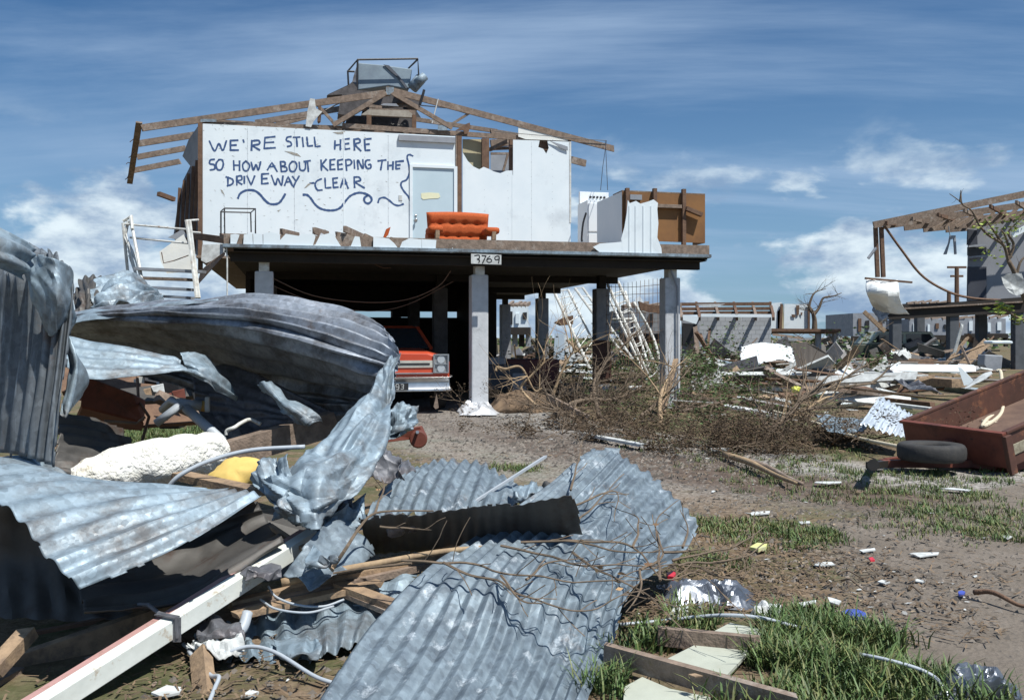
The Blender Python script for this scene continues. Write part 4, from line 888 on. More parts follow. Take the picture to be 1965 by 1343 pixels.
# bits covering back of left heap
sheet('corrugated_sheet','pale bent iron strip lying under the tall left sheet',[
 [(-200,870,4.6),(0,872,4.5),(80,880,4.4)],[(-200,900,4.3),(20,905,4.2),(150,925,4.3)],[(-200,930,4.2),(20,940,4.1),(200,945,4.1)]],GALV,ribs=3,along='u',amp=.009,nv=24,crum=.02,seed=39)
# great curl
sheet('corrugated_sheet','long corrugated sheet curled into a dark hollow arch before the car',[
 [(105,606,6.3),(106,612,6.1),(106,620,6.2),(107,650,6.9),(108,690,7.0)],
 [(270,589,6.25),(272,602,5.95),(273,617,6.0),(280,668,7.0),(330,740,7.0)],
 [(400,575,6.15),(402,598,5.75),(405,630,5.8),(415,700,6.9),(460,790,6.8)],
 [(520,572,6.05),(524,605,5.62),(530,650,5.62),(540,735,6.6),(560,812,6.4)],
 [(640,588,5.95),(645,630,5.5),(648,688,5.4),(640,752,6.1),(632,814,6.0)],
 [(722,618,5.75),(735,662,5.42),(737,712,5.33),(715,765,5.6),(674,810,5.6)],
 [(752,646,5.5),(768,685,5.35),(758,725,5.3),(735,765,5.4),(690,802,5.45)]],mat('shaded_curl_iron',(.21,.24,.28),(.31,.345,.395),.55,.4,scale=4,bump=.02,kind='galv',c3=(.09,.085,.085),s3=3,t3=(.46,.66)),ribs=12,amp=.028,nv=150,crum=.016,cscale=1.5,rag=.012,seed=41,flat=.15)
sheet('corrugated_sheet','pale bent lip of iron along the top left of the great curl',[
 [(110,600,6.2),(112,612,6.05),(114,626,5.95)],[(200,594,6.15),(202,602,6.0),(204,610,5.95)],[(300,584,6.1),(302,588,6.0),(304,593,5.95)],[(420,573,6.05),(420,576,6.0),(422,579,5.97)]],GALV,ribs=1,amp=.006,nv=60,crum=.012,rag=.0,seed=43)
t_=sheet('corrugated_sheet','crumpled tongue of iron twisting down from the end of the curled sheet',[
 [(742,700,5.25),(752,690,5.2),(768,680,5.3)],
 [(700,752,5.0),(735,745,4.95),(760,720,5.1)],
 [(648,800,4.75),(700,795,4.7),(750,765,4.85)],
 [(585,850,4.45),(655,850,4.38),(738,838,4.6)],
 [(510,905,4.25),(605,912,4.12),(718,900,4.4)],
 [(505,945,4.15),(600,965,4.0),(690,950,4.2)],
 [(555,1005,4.1),(605,1010,4.0),(640,985,4.12)]],GALV,ribs=5,amp=.012,nu=90,nv=110,crum=.045,cscale=2.2,rag=.03,seed=45,flat=.7)
sheet('corrugated_sheet','shredded iron scrap hanging left of the crumpled tongue',[
 [(492,882,4.4),(520,880,4.35),(560,885,4.3)],[(500,930,4.3),(530,940,4.2),(565,930,4.15)],[(520,965,4.2),(545,985,4.1),(575,975,4.05)],[(540,1000,4.15),(560,1012,4.05),(590,1008,4.0)]],GALV,ribs=2,amp=.01,nu=44,nv=50,crum=.05,cscale=6,rag=.06,seed=47)
sheet('corrugated_sheet','crumpled grey iron corner behind the tongue in front of the car',[
 [(735,800,6.1),(765,778,6.2),(790,783,6.3)],[(735,825,6.0),(765,812,6.0),(797,812,6.2)],[(715,860,5.9),(745,850,5.9),(770,835,6.0)]],GALV,ribs=0,nu=30,nv=30,crum=.05,cscale=5,rag=.02,seed=48)
sheet('corrugated_sheet','sliver of torn iron under the crumpled tongue',[
 [(715,850,5.6),(745,860,5.5),(790,880,5.5)],[(700,880,5.4),(740,900,5.3),(800,895,5.3)],[(690,900,5.3),(735,925,5.2),(790,915,5.2)]],GALVD,ribs=5,amp=.012,nu=40,nv=24,crum=.03,rag=.05,seed=49)
sheet('corrugated_sheet','light blue strip of corrugated iron stretched across the left of the heap',[
 [(115,640,5.3),(115,665,5.15),(120,695,5.05),(150,728,4.95)],
 [(220,662,5.35),(220,680,5.22),(222,700,5.12),(235,722,5.02)],
 [(318,682,5.4),(322,692,5.3),(326,704,5.22),(330,714,5.15)],[(345,695,5.4),(352,702,5.35),(362,708,5.3),(374,716,5.25)]],GALV,ribs=4,amp=.014,nv=50,crum=.01,rag=.0,seed=51,flat=.5)
sheet('corrugated_sheet','torn grey flap of iron in the shade of the great curl',[
 [(345,680,5.6),(352,700,5.5),(362,722,5.5)],[(378,676,5.7),(385,705,5.5),(395,735,5.5)],[(405,698,5.8),(415,730,5.6),(425,755,5.6)],[(445,740,5.9),(452,758,5.8),(458,772,5.8)]],GALV,ribs=3,amp=.009,nv=40,crum=.02,rag=.03,seed=53)
sheet('corrugated_sheet','curved shiny iron shred inside the great curl',[
 [(492,735,5.6),(505,732,5.5),(520,738,5.6)],[(515,770,5.5),(535,768,5.4),(560,772,5.5)],[(545,800,5.4),(575,790,5.35),(605,798,5.4)],[(590,812,5.4),(605,810,5.35),(622,812,5.4)]],GALV,ribs=2,amp=.012,nu=30,nv=40,crum=.03,rag=.03,seed=55)
sheet('corrugated_sheet','dark draped iron hanging beneath the great curl',[
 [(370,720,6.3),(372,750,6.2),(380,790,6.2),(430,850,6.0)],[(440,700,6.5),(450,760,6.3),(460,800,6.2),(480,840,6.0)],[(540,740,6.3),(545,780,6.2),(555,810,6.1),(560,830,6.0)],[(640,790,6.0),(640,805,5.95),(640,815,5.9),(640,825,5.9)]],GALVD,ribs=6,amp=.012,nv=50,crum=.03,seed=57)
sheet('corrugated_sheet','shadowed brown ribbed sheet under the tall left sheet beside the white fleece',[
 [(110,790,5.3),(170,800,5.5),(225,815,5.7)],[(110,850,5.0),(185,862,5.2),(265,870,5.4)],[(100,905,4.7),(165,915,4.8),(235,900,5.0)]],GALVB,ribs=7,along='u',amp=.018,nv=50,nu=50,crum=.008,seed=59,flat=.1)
# back left crumple
sheet('corrugated_sheet','crumpled bright iron heap below the broken stairs',[
 [(178,560,8.6),(200,535,8.9),(250,530,9.2),(300,560,9.2)],[(180,590,8.2),(205,560,8.3),(262,548,8.5),(305,572,8.8)],[(185,604,8.0),(215,592,7.9),(265,582,8.1),(318,582,8.4)]],GALV,ribs=7,along='u',amp=.03,nu=44,nv=50,crum=.05,cscale=2.4,rag=.02,seed=61)
sheet('corrugated_sheet','dark ribbed iron at the left of the crumpled heap below the stairs',[
 [(140,560,8.6),(160,534,8.8),(195,532,9.0)],[(140,590,8.4),(165,560,8.4),(190,548,8.8)],[(140,608,8.3),(168,602,8.2),(195,590,8.4)]],GALVB,ribs=5,amp=.03,nu=40,nv=24,crum=.03,seed=62)
# middle sheets
sheet('corrugated_sheet','domed corrugated sheet with close ribs in the middle of the heap',[
 [(790,900,5.4),(850,884,5.6),(925,887,5.6),(985,925,5.4)],
 [(735,935,5.1),(820,915,5.2),(915,915,5.2),(1000,945,5.1)],
 [(700,1000,4.75),(790,992,4.75),(890,985,4.8),(1000,970,4.85)]],GALVW,ribs=11,amp=.015,nv=60,crum=.011,cscale=3,rag=.03,seed=63,flat=.35)
sheet('corrugated_sheet','dark iron strip standing on edge across the middle of the heap',[
 [(688,992,4.2),(800,988,4.1),(900,976,4.0),(1000,960,3.9),(1098,945,3.8)],
 [(694,1035,4.33),(800,1025,4.22),(900,1015,4.1),(1000,1000,4.0),(1112,985,3.89)],
 [(700,1072,4.46),(800,1060,4.34),(900,1050,4.2),(1000,1042,4.1),(1126,1026,3.99)]],GALVB,ribs=18,amp=.005,nv=20,crum=.014,cscale=2,rag=.006,seed=65,flat=.5)
sheet('corrugated_sheet','jagged dark iron edge between the domed sheet and the great sheet',[
 [(975,945,5.2),(1010,935,5.2),(1050,920,5.2)],[(980,965,5.0),(1015,955,5.0),(1060,945,5.0)]],GALVB,ribs=3,amp=.02,nu=30,nv=10,crum=.03,rag=.03,seed=66)
big=sheet('corrugated_sheet','largest weathered corrugated sheet sweeping up from the bottom centre',[
 [(555,1440,2.70),(700,1450,2.68),(850,1460,2.66),(1000,1450,2.68),(1088,1430,2.74)],
 [(690,1222,3.35),(830,1250,3.3),(960,1262,3.3),(1080,1262,3.4),(1172,1240,3.5)],
 [(800,1112,3.75),(905,1112,3.65),(1015,1112,3.63),(1130,1122,3.75),(1217,1130,3.87)],
 [(945,1010,4.3),(1020,1002,4.15),(1110,1002,4.15),(1220,1020,4.25),(1312,1064,4.35)],
 [(1100,890,4.9),(1165,862,4.95),(1218,888,4.85),(1290,950,4.75),(1343,1010,4.65)]],GALVW,ribs=14,amp=.012,nv=130,crum=.011,cscale=1.3,rag=.006,seed=71,flat=.2,dent=.006)
holes(big,[(P(738,1278,3.3),.055,2.0)])
sheet('corrugated_sheet','small folded iron tip on the top of the largest sheet',[
 [(1108,878,5.0),(1140,858,5.05),(1190,855,5.05)],[(1112,884,4.9),(1140,882,4.88),(1180,874,4.92)]],GALVW,ribs=0,nu=26,nv=10,crum=.03,rag=.05,seed=72)
sheet('corrugated_sheet','crumpled pale corrugated sheet below the timber offcuts at lower centre',[
 [(362,1222,3.75),(372,1240,3.65),(385,1262,3.58)],
 [(450,1190,3.9),(455,1225,3.7),(470,1272,3.5)],
 [(560,1150,4.05),(560,1210,3.75),(580,1290,3.48)],
 [(670,1120,4.15),(665,1180,3.85),(660,1260,3.55)],
 [(830,1080,4.3),(780,1150,3.95),(720,1230,3.6)]],GALV,ribs=11,amp=.02,nu=70,nv=110,crum=.03,cscale=3,rag=.03,seed=73,flat=.5,along='u')
sheet('corrugated_sheet','flattened grey iron piece beside the end of the white beam',[
 [(535,1105,3.85),(585,1045,3.95),(640,995,4.2)],[(575,1112,3.8),(640,1075,3.95),(700,1020,4.2)],[(600,1125,3.75),(670,1100,3.9),(722,1068,4.2)]],GALVW,ribs=2,amp=.006,nu=36,nv=40,crum=.02,cscale=4,rag=.03,seed=75)
sheet('corrugated_sheet','crumpled iron shreds below the tongue above the forked branch',[
 [(590,1000,4.25),(640,985,4.3),(690,960,4.6)],[(600,1040,4.2),(650,1015,4.3),(700,985,4.5)],[(610,1060,4.2),(660,1045,4.3),(705,1010,4.5)]],GALV,ribs=1,amp=.01,nu=36,nv=40,crum=.05,cscale=7,rag=.08,seed=76)
# filler masses: dark slab standing in for the shade beneath the heap
o=MB(); o.prism([P(-100,960,4.6),P(420,970,5.0),P(600,1000,5.2),P(720,1060,5.0),P(720,1110,4.8),P(300,1180,4.4),P(-100,1200,4.2)],Vector((0,.25,-.1))); tag(o.build('shade_filler_slab',GALVB),'dark filler slab added for the shade under the left heap','board')
# white fleece roll
def lumpy_tube(name,pts,rad,m,label,cat,amp=.02,sc=9,n=40,seg=70,fuzz=0,sq=1):
    c=curve(pts,seg); b=MB(); r=[rad*max(.15,math.sin(math.pi*min(1,max(0,(i+1.5)/(seg+1))))**.28) for i in range(seg)]
    b.tube(c,r,n)
    ctr=c
    for i,v in enumerate(b.v):
        k=min(seg-1,i//n); d=(v-ctr[k]); L_=d.length or 1; dn=d/L_
        b.v[i]=v+dn*(amp*nz(v*sc,1)+amp*.6*nz(v*sc*3,2)+fuzz*R.uniform(-1,1)); b.v[i].z=ctr[k].z+(b.v[i].z-ctr[k].z)*sq
    o=b.build(name,m,smooth=True); tag(o,label,cat); return o
FLEECE=mat('white_fleece',(.82,.82,.78),(.70,.69,.62),.95,scale=12,bump=1.0,bscale=45,c3=(.42,.36,.26),s3=7,t3=(.6,.72))
lumpy_tube('fleece_roll',[P(120,945,4.75),P(210,905,4.9),P(300,888,5.05),P(380,872,5.2),P(428,862,5.35)],.125,FLEECE,'fluffy white fleece roll lying on the left of the heap','fleece',amp=.03,sc=5,fuzz=.002)
YEL=mat('yellow_cushion_cloth',(.72,.52,.16),(.62,.43,.12),.8,scale=5,bump=.1)
def cushion():
    b=MB(); b.ball((0,0,0),(.155,.115,.075),4)
    for i,v in enumerate(b.v):
        a=math.atan2(v.y,v.x); b.v[i]=Vector((v.x*(1+.10*math.cos(4*a)),v.y*(1+.10*math.cos(4*a)),v.z*(1+.10*math.cos(11*a)*min(1,math.hypot(v.x/.135,v.y/.1)))))
    m=Matrix.Rotation(math.radians(-24),4,'Y')@Matrix.Rotation(math.radians(38),4,'X'); c=P(446,915,4.75)
    b.v=[m@v+c for v in b.v]; tag(b.build('cushion',YEL,smooth=True),'yellow cushion tucked beside the white fleece roll','cushion')
cushion()
def wire(name,label,pts,r,m,cat='cable',n=30,sides=8,par=None):
    b=MB(); b.tube(curve([P(*p) for p in pts],n),r,sides); o=b.build(name,m,par,smooth=True)
    if par is None: tag(o,label,cat)
    return o
PIPE=mat('grey_pipe',(.42,.46,.50),(.34,.38,.42),.5,scale=6,bump=.03)
wire('conduit_pipe','curved pale grey conduit arching over the yellow cushion',[(318,940,4.4),(345,912,4.4),(400,885,4.45),(480,864,4.5),(585,857,4.5)],.011,PIPE,'pipe')
wire('conduit_pipe','short bent white pipe poking up beside the thick beam',[(434,835,5.5),(436,826,5.5),(450,820,5.5),(462,812,5.6),(480,805,5.7),(500,814,5.7)],.012,STEELW,'pipe')
# blue-grey pipe fitting
r=thing('pipe_assembly','blue grey pipe junction standing in the shade left of the thick beam','pipe',P(350,800,6.0)); 
b=MB(); b.tube([P(312,786,6.1),P(330,768,6.0),P(345,778,5.9),P(300,812,5.9)],.028,10); b.build('elbow',PIPE,r,smooth=True)
b=MB(); b.cyl(P(338,774,6.0),P(388,779,6.1),.034,12); b.build('cross_pipe',PIPE,r,smooth=True)
b=MB(); b.cyl(P(358,784,6.0),P(425,845,5.6),.032,12); b.build('long_pipe',PIPE,r,smooth=True)
b=MB(); b.cyl(P(388,779,6.1),P(398,780,6.1),.036,12); b.build('coupling',mat('ochre_paint',(.45,.28,.08),None,.7),r,smooth=True)
tag(MB().box(P(398,776,6.0),(.03,.03,.10),bev=.008).build('white_fitting',WHITE2),'small white fitting beside the pipe junction','fitting')
# dark red panel
r=thing('red_metal_tray','dark red riveted metal tray jammed under the light blue iron strip','tray',P(210,790,7.0))
b=MB(); b.prism([P(160,722,6.6),P(255,757,6.9),P(276,768,7.0),P(274,808,7.0),P(155,778,6.6)],Vector((.0,.03,0))); b.build('side',RUSTR,r)
b=MB(); b.prism([P(155,778,6.6),P(274,808,7.0),P(270,822,7.3),P(140,812,7.1)],Vector((0,.02,-.02))); b.build('underside',RUSTR,r)
b=MB(); b.tube([P(200,808,6.7),P(262,812,6.8),P(278,800,6.8)],.012,6); b.build('edge_rod',TIM,r)
b=MB(); b.tube([P(262,690,7.3),P(266,770,7.0),P(286,800,6.8),P(270,856,6.6)],.012,5); tag(b.build('metal_rod',TIMD),'thin dark rod standing between the red tray and pipe junction','rod')
for (x0,y0,x1,y1,Y,m,l) in [(262,725,262,752,9,STEELW,'short white stick left in the gap under the blue iron strip'),(272,725,280,790,9,STEELW,'long white stick in the gap under the blue iron strip'),(290,730,282,760,9.5,TIMN,'thin tan stick in the gap under the blue iron strip')]:
    plank('loose_stick',l,P(x0,y0,Y),P(x1,y1,Y),.045,.03,m,'stick')
o=MB(); o.box(P(331,720,7.8),(.17,.17,.9),bev=.01); tag(o.build('black_post',BLK),'black upright post behind the torn gap in the iron','post')  # upright post in even black
# timbers
plank('timber_beam','thick squared timber beam lying behind the yellow cushion',P(405,880,5.3),P(640,812,5.75),.09,.15,TIM,'beam',bev=.004)
plank('timber_batten','short brown timber batten below the yellow cushion',P(345,912,4.6),P(500,945,4.3),.09,.035,TIMN,'batten')
r=thing('painted_beam','long white painted beam with a pink side slanting up from the bottom left','beam',P(320,1200,3.4))
A_=P(60,1372,2.95);B_=P(600,1030,4.22); pu=perp(B_-A_)
b=MB(); b.beam(A_,B_,.062,.072); b.build('white_face',mat('chalky_white_paint',(.70,.73,.69),(.58,.61,.57),.7,scale=5,bump=.1,c3=(.42,.36,.28),s3=12,t3=(.58,.66)),r,bev=.003)
sd=perp(B_-A_)[0]; sd=sd if sd.x<0 else -sd
b=MB(); b.beam(A_+sd*.051+Vector((0,0,-.004)),B_+sd*.051+Vector((0,0,-.004)),.038,.072); b.build('pink_side',mat('faded_pink_paint',(.46,.26,.24),(.36,.22,.20),.7,scale=8,c3=(.25,.15,.1),s3=14),r,bev=.003)
K_=A_.lerp(B_,.40); b=MB(); q=(B_-A_).normalized(); up_=Vector((0,0,1)); 
b.tube([K_+sd*.16+up_*.07,K_+sd*.11+up_*.075,K_+sd*.05+up_*.05,K_-sd*.04+up_*.047,K_-sd*.045-up_*.03],.008,6); b.beam(K_+sd*.06+up_*.047,K_-sd*.042+up_*.047,.03,.006); b.beam(K_-sd*.043+up_*.047,K_-sd*.043-up_*.045,.03,.006); b.build('metal_strap',GALVD,r)
plank('timber_beam','wide brown timber lying under the white beam at lower left',P(20,1290,3.45),P(380,1165,3.85),.05,.12,TIMN,'beam')
plank('timber_beam','short split timber end leaning at the bottom left corner',P(-20,1295,3.2),P(55,1212,3.4),.06,.05,TIMN,'beam')
plank('timber_beam','rough timber at the bottom left edge below the wide brown timber',P(-40,1330,3.2),P(30,1290,3.4),.08,.05,TIM,'beam')
plank('timber_beam','uppermost split timber under the pale branch',P(445,1160,3.85),P(905,1052,4.35),.05,.035,TIMN,'beam')
plank('timber_beam','middle split timber under the pale branch',P(450,1172,3.8),P(880,1070,4.3),.05,.03,TIM,'beam')
plank('timber_beam','lowest split timber under the pale branch',P(455,1180,3.7),P(730,1118,4.05),.06,.025,TIMN,'beam')
plank('timber_beam','short dark edged timber crossing under the pale branch',P(650,1122,4.0),P(765,1165,3.8),.07,.03,TIMN,'beam')
plank('timber_beam','second short timber beside the crossing timber',P(655,1135,3.98),P(760,1178,3.78),.05,.02,TIM,'beam')
plank('timber_stake','wedge shaped timber stake standing at the bottom below the crumpled sheet',P(385,1250,3.45),P(400,1400,3.1),.07,.045,TIMN,'stake',up=Vector((0,1,0)))
wire('cable','grey cable drooping below the crumpled sheet at lower left',[(362,1250,3.5),(385,1275,3.4),(405,1296,3.3),(420,1298,3.25),(412,1320,3.2),(400,1350,3.1)],.008,PIPE)
wire('cable','grey sheathed cable looping along the lower edge of the crumpled sheet',[(352,1235,3.6),(380,1255,3.5),(430,1252,3.45),(480,1240,3.45),(530,1252,3.4),(600,1295,3.3),(645,1312,3.25)],.008,PIPE)
wire('cable','tangled grey wires hanging below the split timbers',[(515,1125,3.9),(530,1145,3.8),(570,1160,3.75),(620,1163,3.8),(660,1150,3.85)],.005,PIPE)
wire('cable','second grey wire loop beside the split timbers',[(500,1150,3.8),(530,1168,3.7),(590,1175,3.7),(640,1163,3.8)],.005,PIPE)
sheet('plastic_rag','pale twisted rag caught on the crumpled sheet at lower left',[
 [(358,1232,3.55),(385,1220,3.55),(420,1232,3.5),(470,1218,3.5)],[(362,1248,3.5),(390,1250,3.45),(425,1252,3.4),(470,1240,3.45)]],WHITE2,ribs=0,nu=50,nv=14,crum=.035,cscale=9,rag=.04,seed=81,cat='rag')
wire('bent_pipe','thick twisted grey pipe stub above the pale rag',[(415,1235,3.6),(440,1225,3.6),(465,1205,3.65),(475,1175,3.7)],.022,PIPE,'pipe',16,10)
plank('aluminium_rod','straight grey rod sticking out behind the domed sheet',P(905,966,4.9),P(1045,877,5.3),.014,.014,PIPE,'rod')
# drawbar-like steel bar with eye
r=thing('steel_drawbar','dark steel bar with a rounded eye end lying in front of the car','steel bar',P(780,848,6.6))
b=MB(); b.prism([P(728,832,6.4),P(806,818,6.7),P(812,832,6.7),P(800,842,6.7),P(732,850,6.4)],Vector((.01,.07,0))); b.build('bar',RUSTR,r,bev=.004)
b=MB(); b.cyl(P(803,843,6.6),P(803,840,6.75),.065,20); b.build('eye',RUSTR,r,smooth=False,bev=.01)
b=MB(); b.cyl(P(800,829,6.62),P(801,829,6.55),.012,10); b.build('bolt',CHROME,r)
# ---- fallen branch across the sheets
r=thing('fallen_branch','long pale bare branch with twigs lying across the corrugated sheets','branch',P(900,1060,4.0))
b=MB(); b.tube(curve([P(540,1118,3.85),P(620,1100,3.9),P(740,1078,3.95),P(850,1058,3.98),P(960,1048,4.0),P(1060,1035,4.0)],30),[.019-.010*i/29 for i in range(30)],8); b.build('limb',TWIGL,r,smooth=True)
b=MB()
b.tube(curve([P(640,1088,3.9),P(665,1050,3.9),P(690,1012,4.0),P(716,986,4.05),P(760,980,4.1),P(832,980,4.15)],20),[.009-.006*i/19 for i in range(20)],6)
b.tube(curve([P(640,1100,3.85),P(700,1090,3.8),P(790,1080,3.75)],10),.006,5)
TW=[[(770,1075),(850,1078),(920,1085),(960,1100),(1050,1110),(1160,1115),(1230,1095),(1300,1080)],[(960,1048),(1040,1060),(1100,1080),(1160,1085),(1240,1085),(1330,1083)],[(1000,1042),(1100,1038),(1180,1055),(1240,1058),(1330,1052)],[(1060,1036),(1150,1040),(1220,1050),(1270,1110),(1340,1100),(1410,1160)],[(1100,1060),(1140,1090),(1180,1110),(1230,1130),(1285,1180)],[(850,1078),(900,1100),(960,1110),(1000,1140),(1060,1160),(1120,1170),(1180,1150),(1220,1120)],[(960,1100),(1000,1150),(1040,1160)],[(1230,1095),(1270,1060),(1260,1000),(1300,960)],[(1265,1110),(1262,1040),(1252,985)],[(1100,1010),(1140,970),(1190,925)],[(1105,968),(1150,950),(1185,945),(1180,1000)],[(1215,1050),(1225,1000),(1215,985)],[(1310,1050),(1320,1020),(1305,980)],[(1095,940),(1110,880),(1118,840)],[(1230,1090),(1225,1140),(1200,1170)],[(1010,1110),(1050,1080),(1120,1075)],[(1290,1075),(1400,1050),(1470,1010)],[(1300,1085),(1420,1070),(1480,1035)],[(1330,1083),(1400,1110),(1450,1090)],[(1270,1060),(1340,1055),(1342,1045)],[(730,1010),(790,1015),(830,1018)],[(720,986),(735,940),(732,915)]]
def sY(x,y): return (3.65+(1110-y)*.005 if y<1110 else 3.65-(y-1110)*.0026)-.12-(.05 if x<900 else 0)
for k,pl in enumerate(TW):
    pp=[P(x,y,sY(x,y)-.02) for x,y in pl]; n=len(pp)*5; c=curve(pp,n)
    c=[q+Vector((nz(q*8,k),nz(q*8,k+1),nz(q*8,k+2)))*.012 for q in c]
    b.tube(c,[max(.0015,.006-.0045*i/n) for i in range(n)],5)
    for j in range(3,n-1,4):
        d=(c[j+1]-c[j-1]).normalized(); sdv=Vector((R.uniform(-1,1),R.uniform(-.4,.4),R.uniform(-.6,1)))
        twig(b,c[j],(d+sdv*.9),R.uniform(.06,.2),.0022,0,n=5)
b.build('twigs',TWIG,r)
lf=MB(); leaves(lf,[P(x,y,sY(x,y)-.03) for x,y in[(1195,1100),(1180,1110),(1245,1010),(1160,1090),(1210,1125),(1145,1100),(1250,1085),(725,930)]],.03,2,.015)
lf.build('dead_leaves',mat('dead_leaf',(.35,.22,.12),(.25,.16,.09),.8,kind='vcol',bump=0),r)

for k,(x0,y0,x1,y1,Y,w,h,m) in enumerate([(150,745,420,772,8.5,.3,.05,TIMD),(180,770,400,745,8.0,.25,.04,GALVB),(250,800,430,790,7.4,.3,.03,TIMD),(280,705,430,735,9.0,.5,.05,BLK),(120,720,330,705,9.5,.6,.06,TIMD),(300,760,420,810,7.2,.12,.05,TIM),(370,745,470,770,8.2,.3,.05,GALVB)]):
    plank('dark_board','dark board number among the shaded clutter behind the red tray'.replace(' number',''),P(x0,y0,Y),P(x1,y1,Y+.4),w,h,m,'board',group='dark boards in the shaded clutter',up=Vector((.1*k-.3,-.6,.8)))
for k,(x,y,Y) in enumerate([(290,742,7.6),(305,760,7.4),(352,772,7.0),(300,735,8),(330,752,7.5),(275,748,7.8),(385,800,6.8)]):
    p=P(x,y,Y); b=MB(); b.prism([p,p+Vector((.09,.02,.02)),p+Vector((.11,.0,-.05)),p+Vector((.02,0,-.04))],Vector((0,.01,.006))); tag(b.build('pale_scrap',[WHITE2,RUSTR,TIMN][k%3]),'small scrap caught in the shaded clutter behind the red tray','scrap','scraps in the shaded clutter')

for k,(x,y,Y,w,h,l,m) in enumerate([(590,985,4.25,70,60,'beside the foot of the crumpled tongue',GALV),(655,960,4.5,60,50,'between the tongue and the domed sheet',GALVD),(620,1075,3.75,60,34,'on the flattened grey piece',GALV),(500,1100,3.75,70,40,'at the upper end of the white beam',GALVD),(745,895,5.0,60,50,'left of the domed sheet',GALVD),(690,1180,3.9,90,50,'on the pale sheet below the timbers',GALV),(575,1250,3.45,80,46,'at the ragged lower edge of the pale sheet',GALV),(430,1215,3.6,70,40,'above the pale twisted rag',GALVD),(1010,945,4.9,60,30,'at the right end of the domed sheet',GALV),(790,1010,4.35,70,26,'behind the dark iron strip',GALVD)]):
    rr=random.Random(200+k); j=lambda s:rr.uniform(-s,s)
    sheet('iron_shard','jagged crumpled iron shard '+l,[[(x-w*.5+j(9),y-h*.5+j(9),Y+.12+j(.06)),(x+j(12),y-h*.55+j(9),Y+.1+j(.08)),(x+w*.5+j(9),y-h*.35+j(9),Y+.12+j(.06))],[(x-w*.6+j(9),y+j(8),Y+j(.08)),(x+j(8),y+j(8),Y-.05+j(.1)),(x+w*.55+j(9),y+j(9),Y+j(.08))],[(x-w*.35+j(12),y+h*.5+j(9),Y-.05+j(.05)),(x+j(12),y+h*.6+j(9),Y-.08),(x+w*.4+j(12),y+h*.4+j(9),Y-.04)]],m,ribs=rr.choice([0,2,3]),amp=.009,nu=36,nv=34,crum=.035,cscale=3.5,rag=.08,seed=210+k,cat='iron shard')
for k,(x0,y0,x1,y1,Y0,Y1,l,m) in enumerate([(180,1262,330,1215,3.4,3.6,'thin splintered lath under the white beam',TIM),(520,1010,640,1090,4.3,3.9,'broken lath poking from below the crumpled tongue',TIMN),(830,1105,900,1075,4.0,4.2,'short splinter at the right end of the split timbers',TIMN),(60,1215,190,1190,3.7,3.8,'dark splintered lath beneath the folded sheet',TIMD)]):
    plank('splintered_lath',l,P(x0,y0,Y0),P(x1,y1,Y1),.03,.015,m,'lath',splint=.04)
# ================= RIGHT FOREGROUND: panels, frames, scraps =================
def z6(x,y): return 1240+x/2.67,840+y/2.67
FOAM=mat('pale_green_board',(.42,.445,.375),(.36,.38,.32),.8,scale=6,bump=.1,c3=(.36,.34,.25),s3=6,t3=(.62,.75))
def flat(name,label,pts,z,th,m,cat='board',group=None,conv=z6,tilt=0):
    vs=[G(*conv(*p),z) for p in pts]; 
    for v in vs: v.z+=tilt*(v.x-vs[0].x)
    o=MB().prism(vs,Vector((0,0,th))).build(name,m,bev=0); tag(o,label,cat,group); return o
flat('wall_board','pale green board lying in the grass at the bottom edge of the frame',[(-130,1500),(20,1480),(330,1345),(120,1300),(-20,1240),(-110,1290)],.02,.012,FOAM)
flat('wall_board','largest pale green board lying between the two weathered battens',[(80,1160),(255,1072),(545,1090),(395,1250)],.03,.012,FOAM)
flat('wall_board','small pale green board beyond the far batten',[(340,1008),(430,960),(545,985),(615,1005),(560,1038)],.03,.012,FOAM)
plank('weathered_batten','long weathered batten across the pale boards at the bottom',G(*z6(-215,1098),.07),G(*z6(760,1372),.07),.035,.07,TIM,'batten')
plank('weathered_batten','short weathered batten lying beyond the largest pale board',G(*z6(60,1012),.06),G(*z6(565,1062),.06),.035,.07,TIM,'batten')
b=MB(); b.prism([G(*z6(x,y),.104) for x,y in[(215,1215),(250,1210),(290,1222),(250,1228)]],Vector((0,0,.004))); tag(b.build('wood_chip',TIMN),'orange wood chip lying on the long weathered batten','chip')
def gwire(name,label,pts,r,m,z=.02,cat='cable',n=30):
    b=MB(); b.tube(curve([G(x,y,z if len(q)==0 else q[0]) for (x,y,*q) in pts],n),r,7); o=b.build(name,m,smooth=True); tag(o,label,cat); return o
gwire('cable','pale grey cable running along the far edge of the long grass',[(1190,1198),(1260,1192),(1340,1183,.05),(1400,1180,.08),(1460,1185,.08),(1520,1200,.06),(1580,1215,.02)],.008,PIPE)
gwire('cable','thin grey cable snaking through the grass toward the crumpled foil',[(1650,1255,.08),(1700,1265,.09),(1760,1282,.08),(1795,1300,.06),(1810,1320,.04)],.007,PIPE)
FOIL=mat('crumpled_foil',(.26,.28,.31),(.15,.165,.19),.4,.8,scale=6,bump=.1)
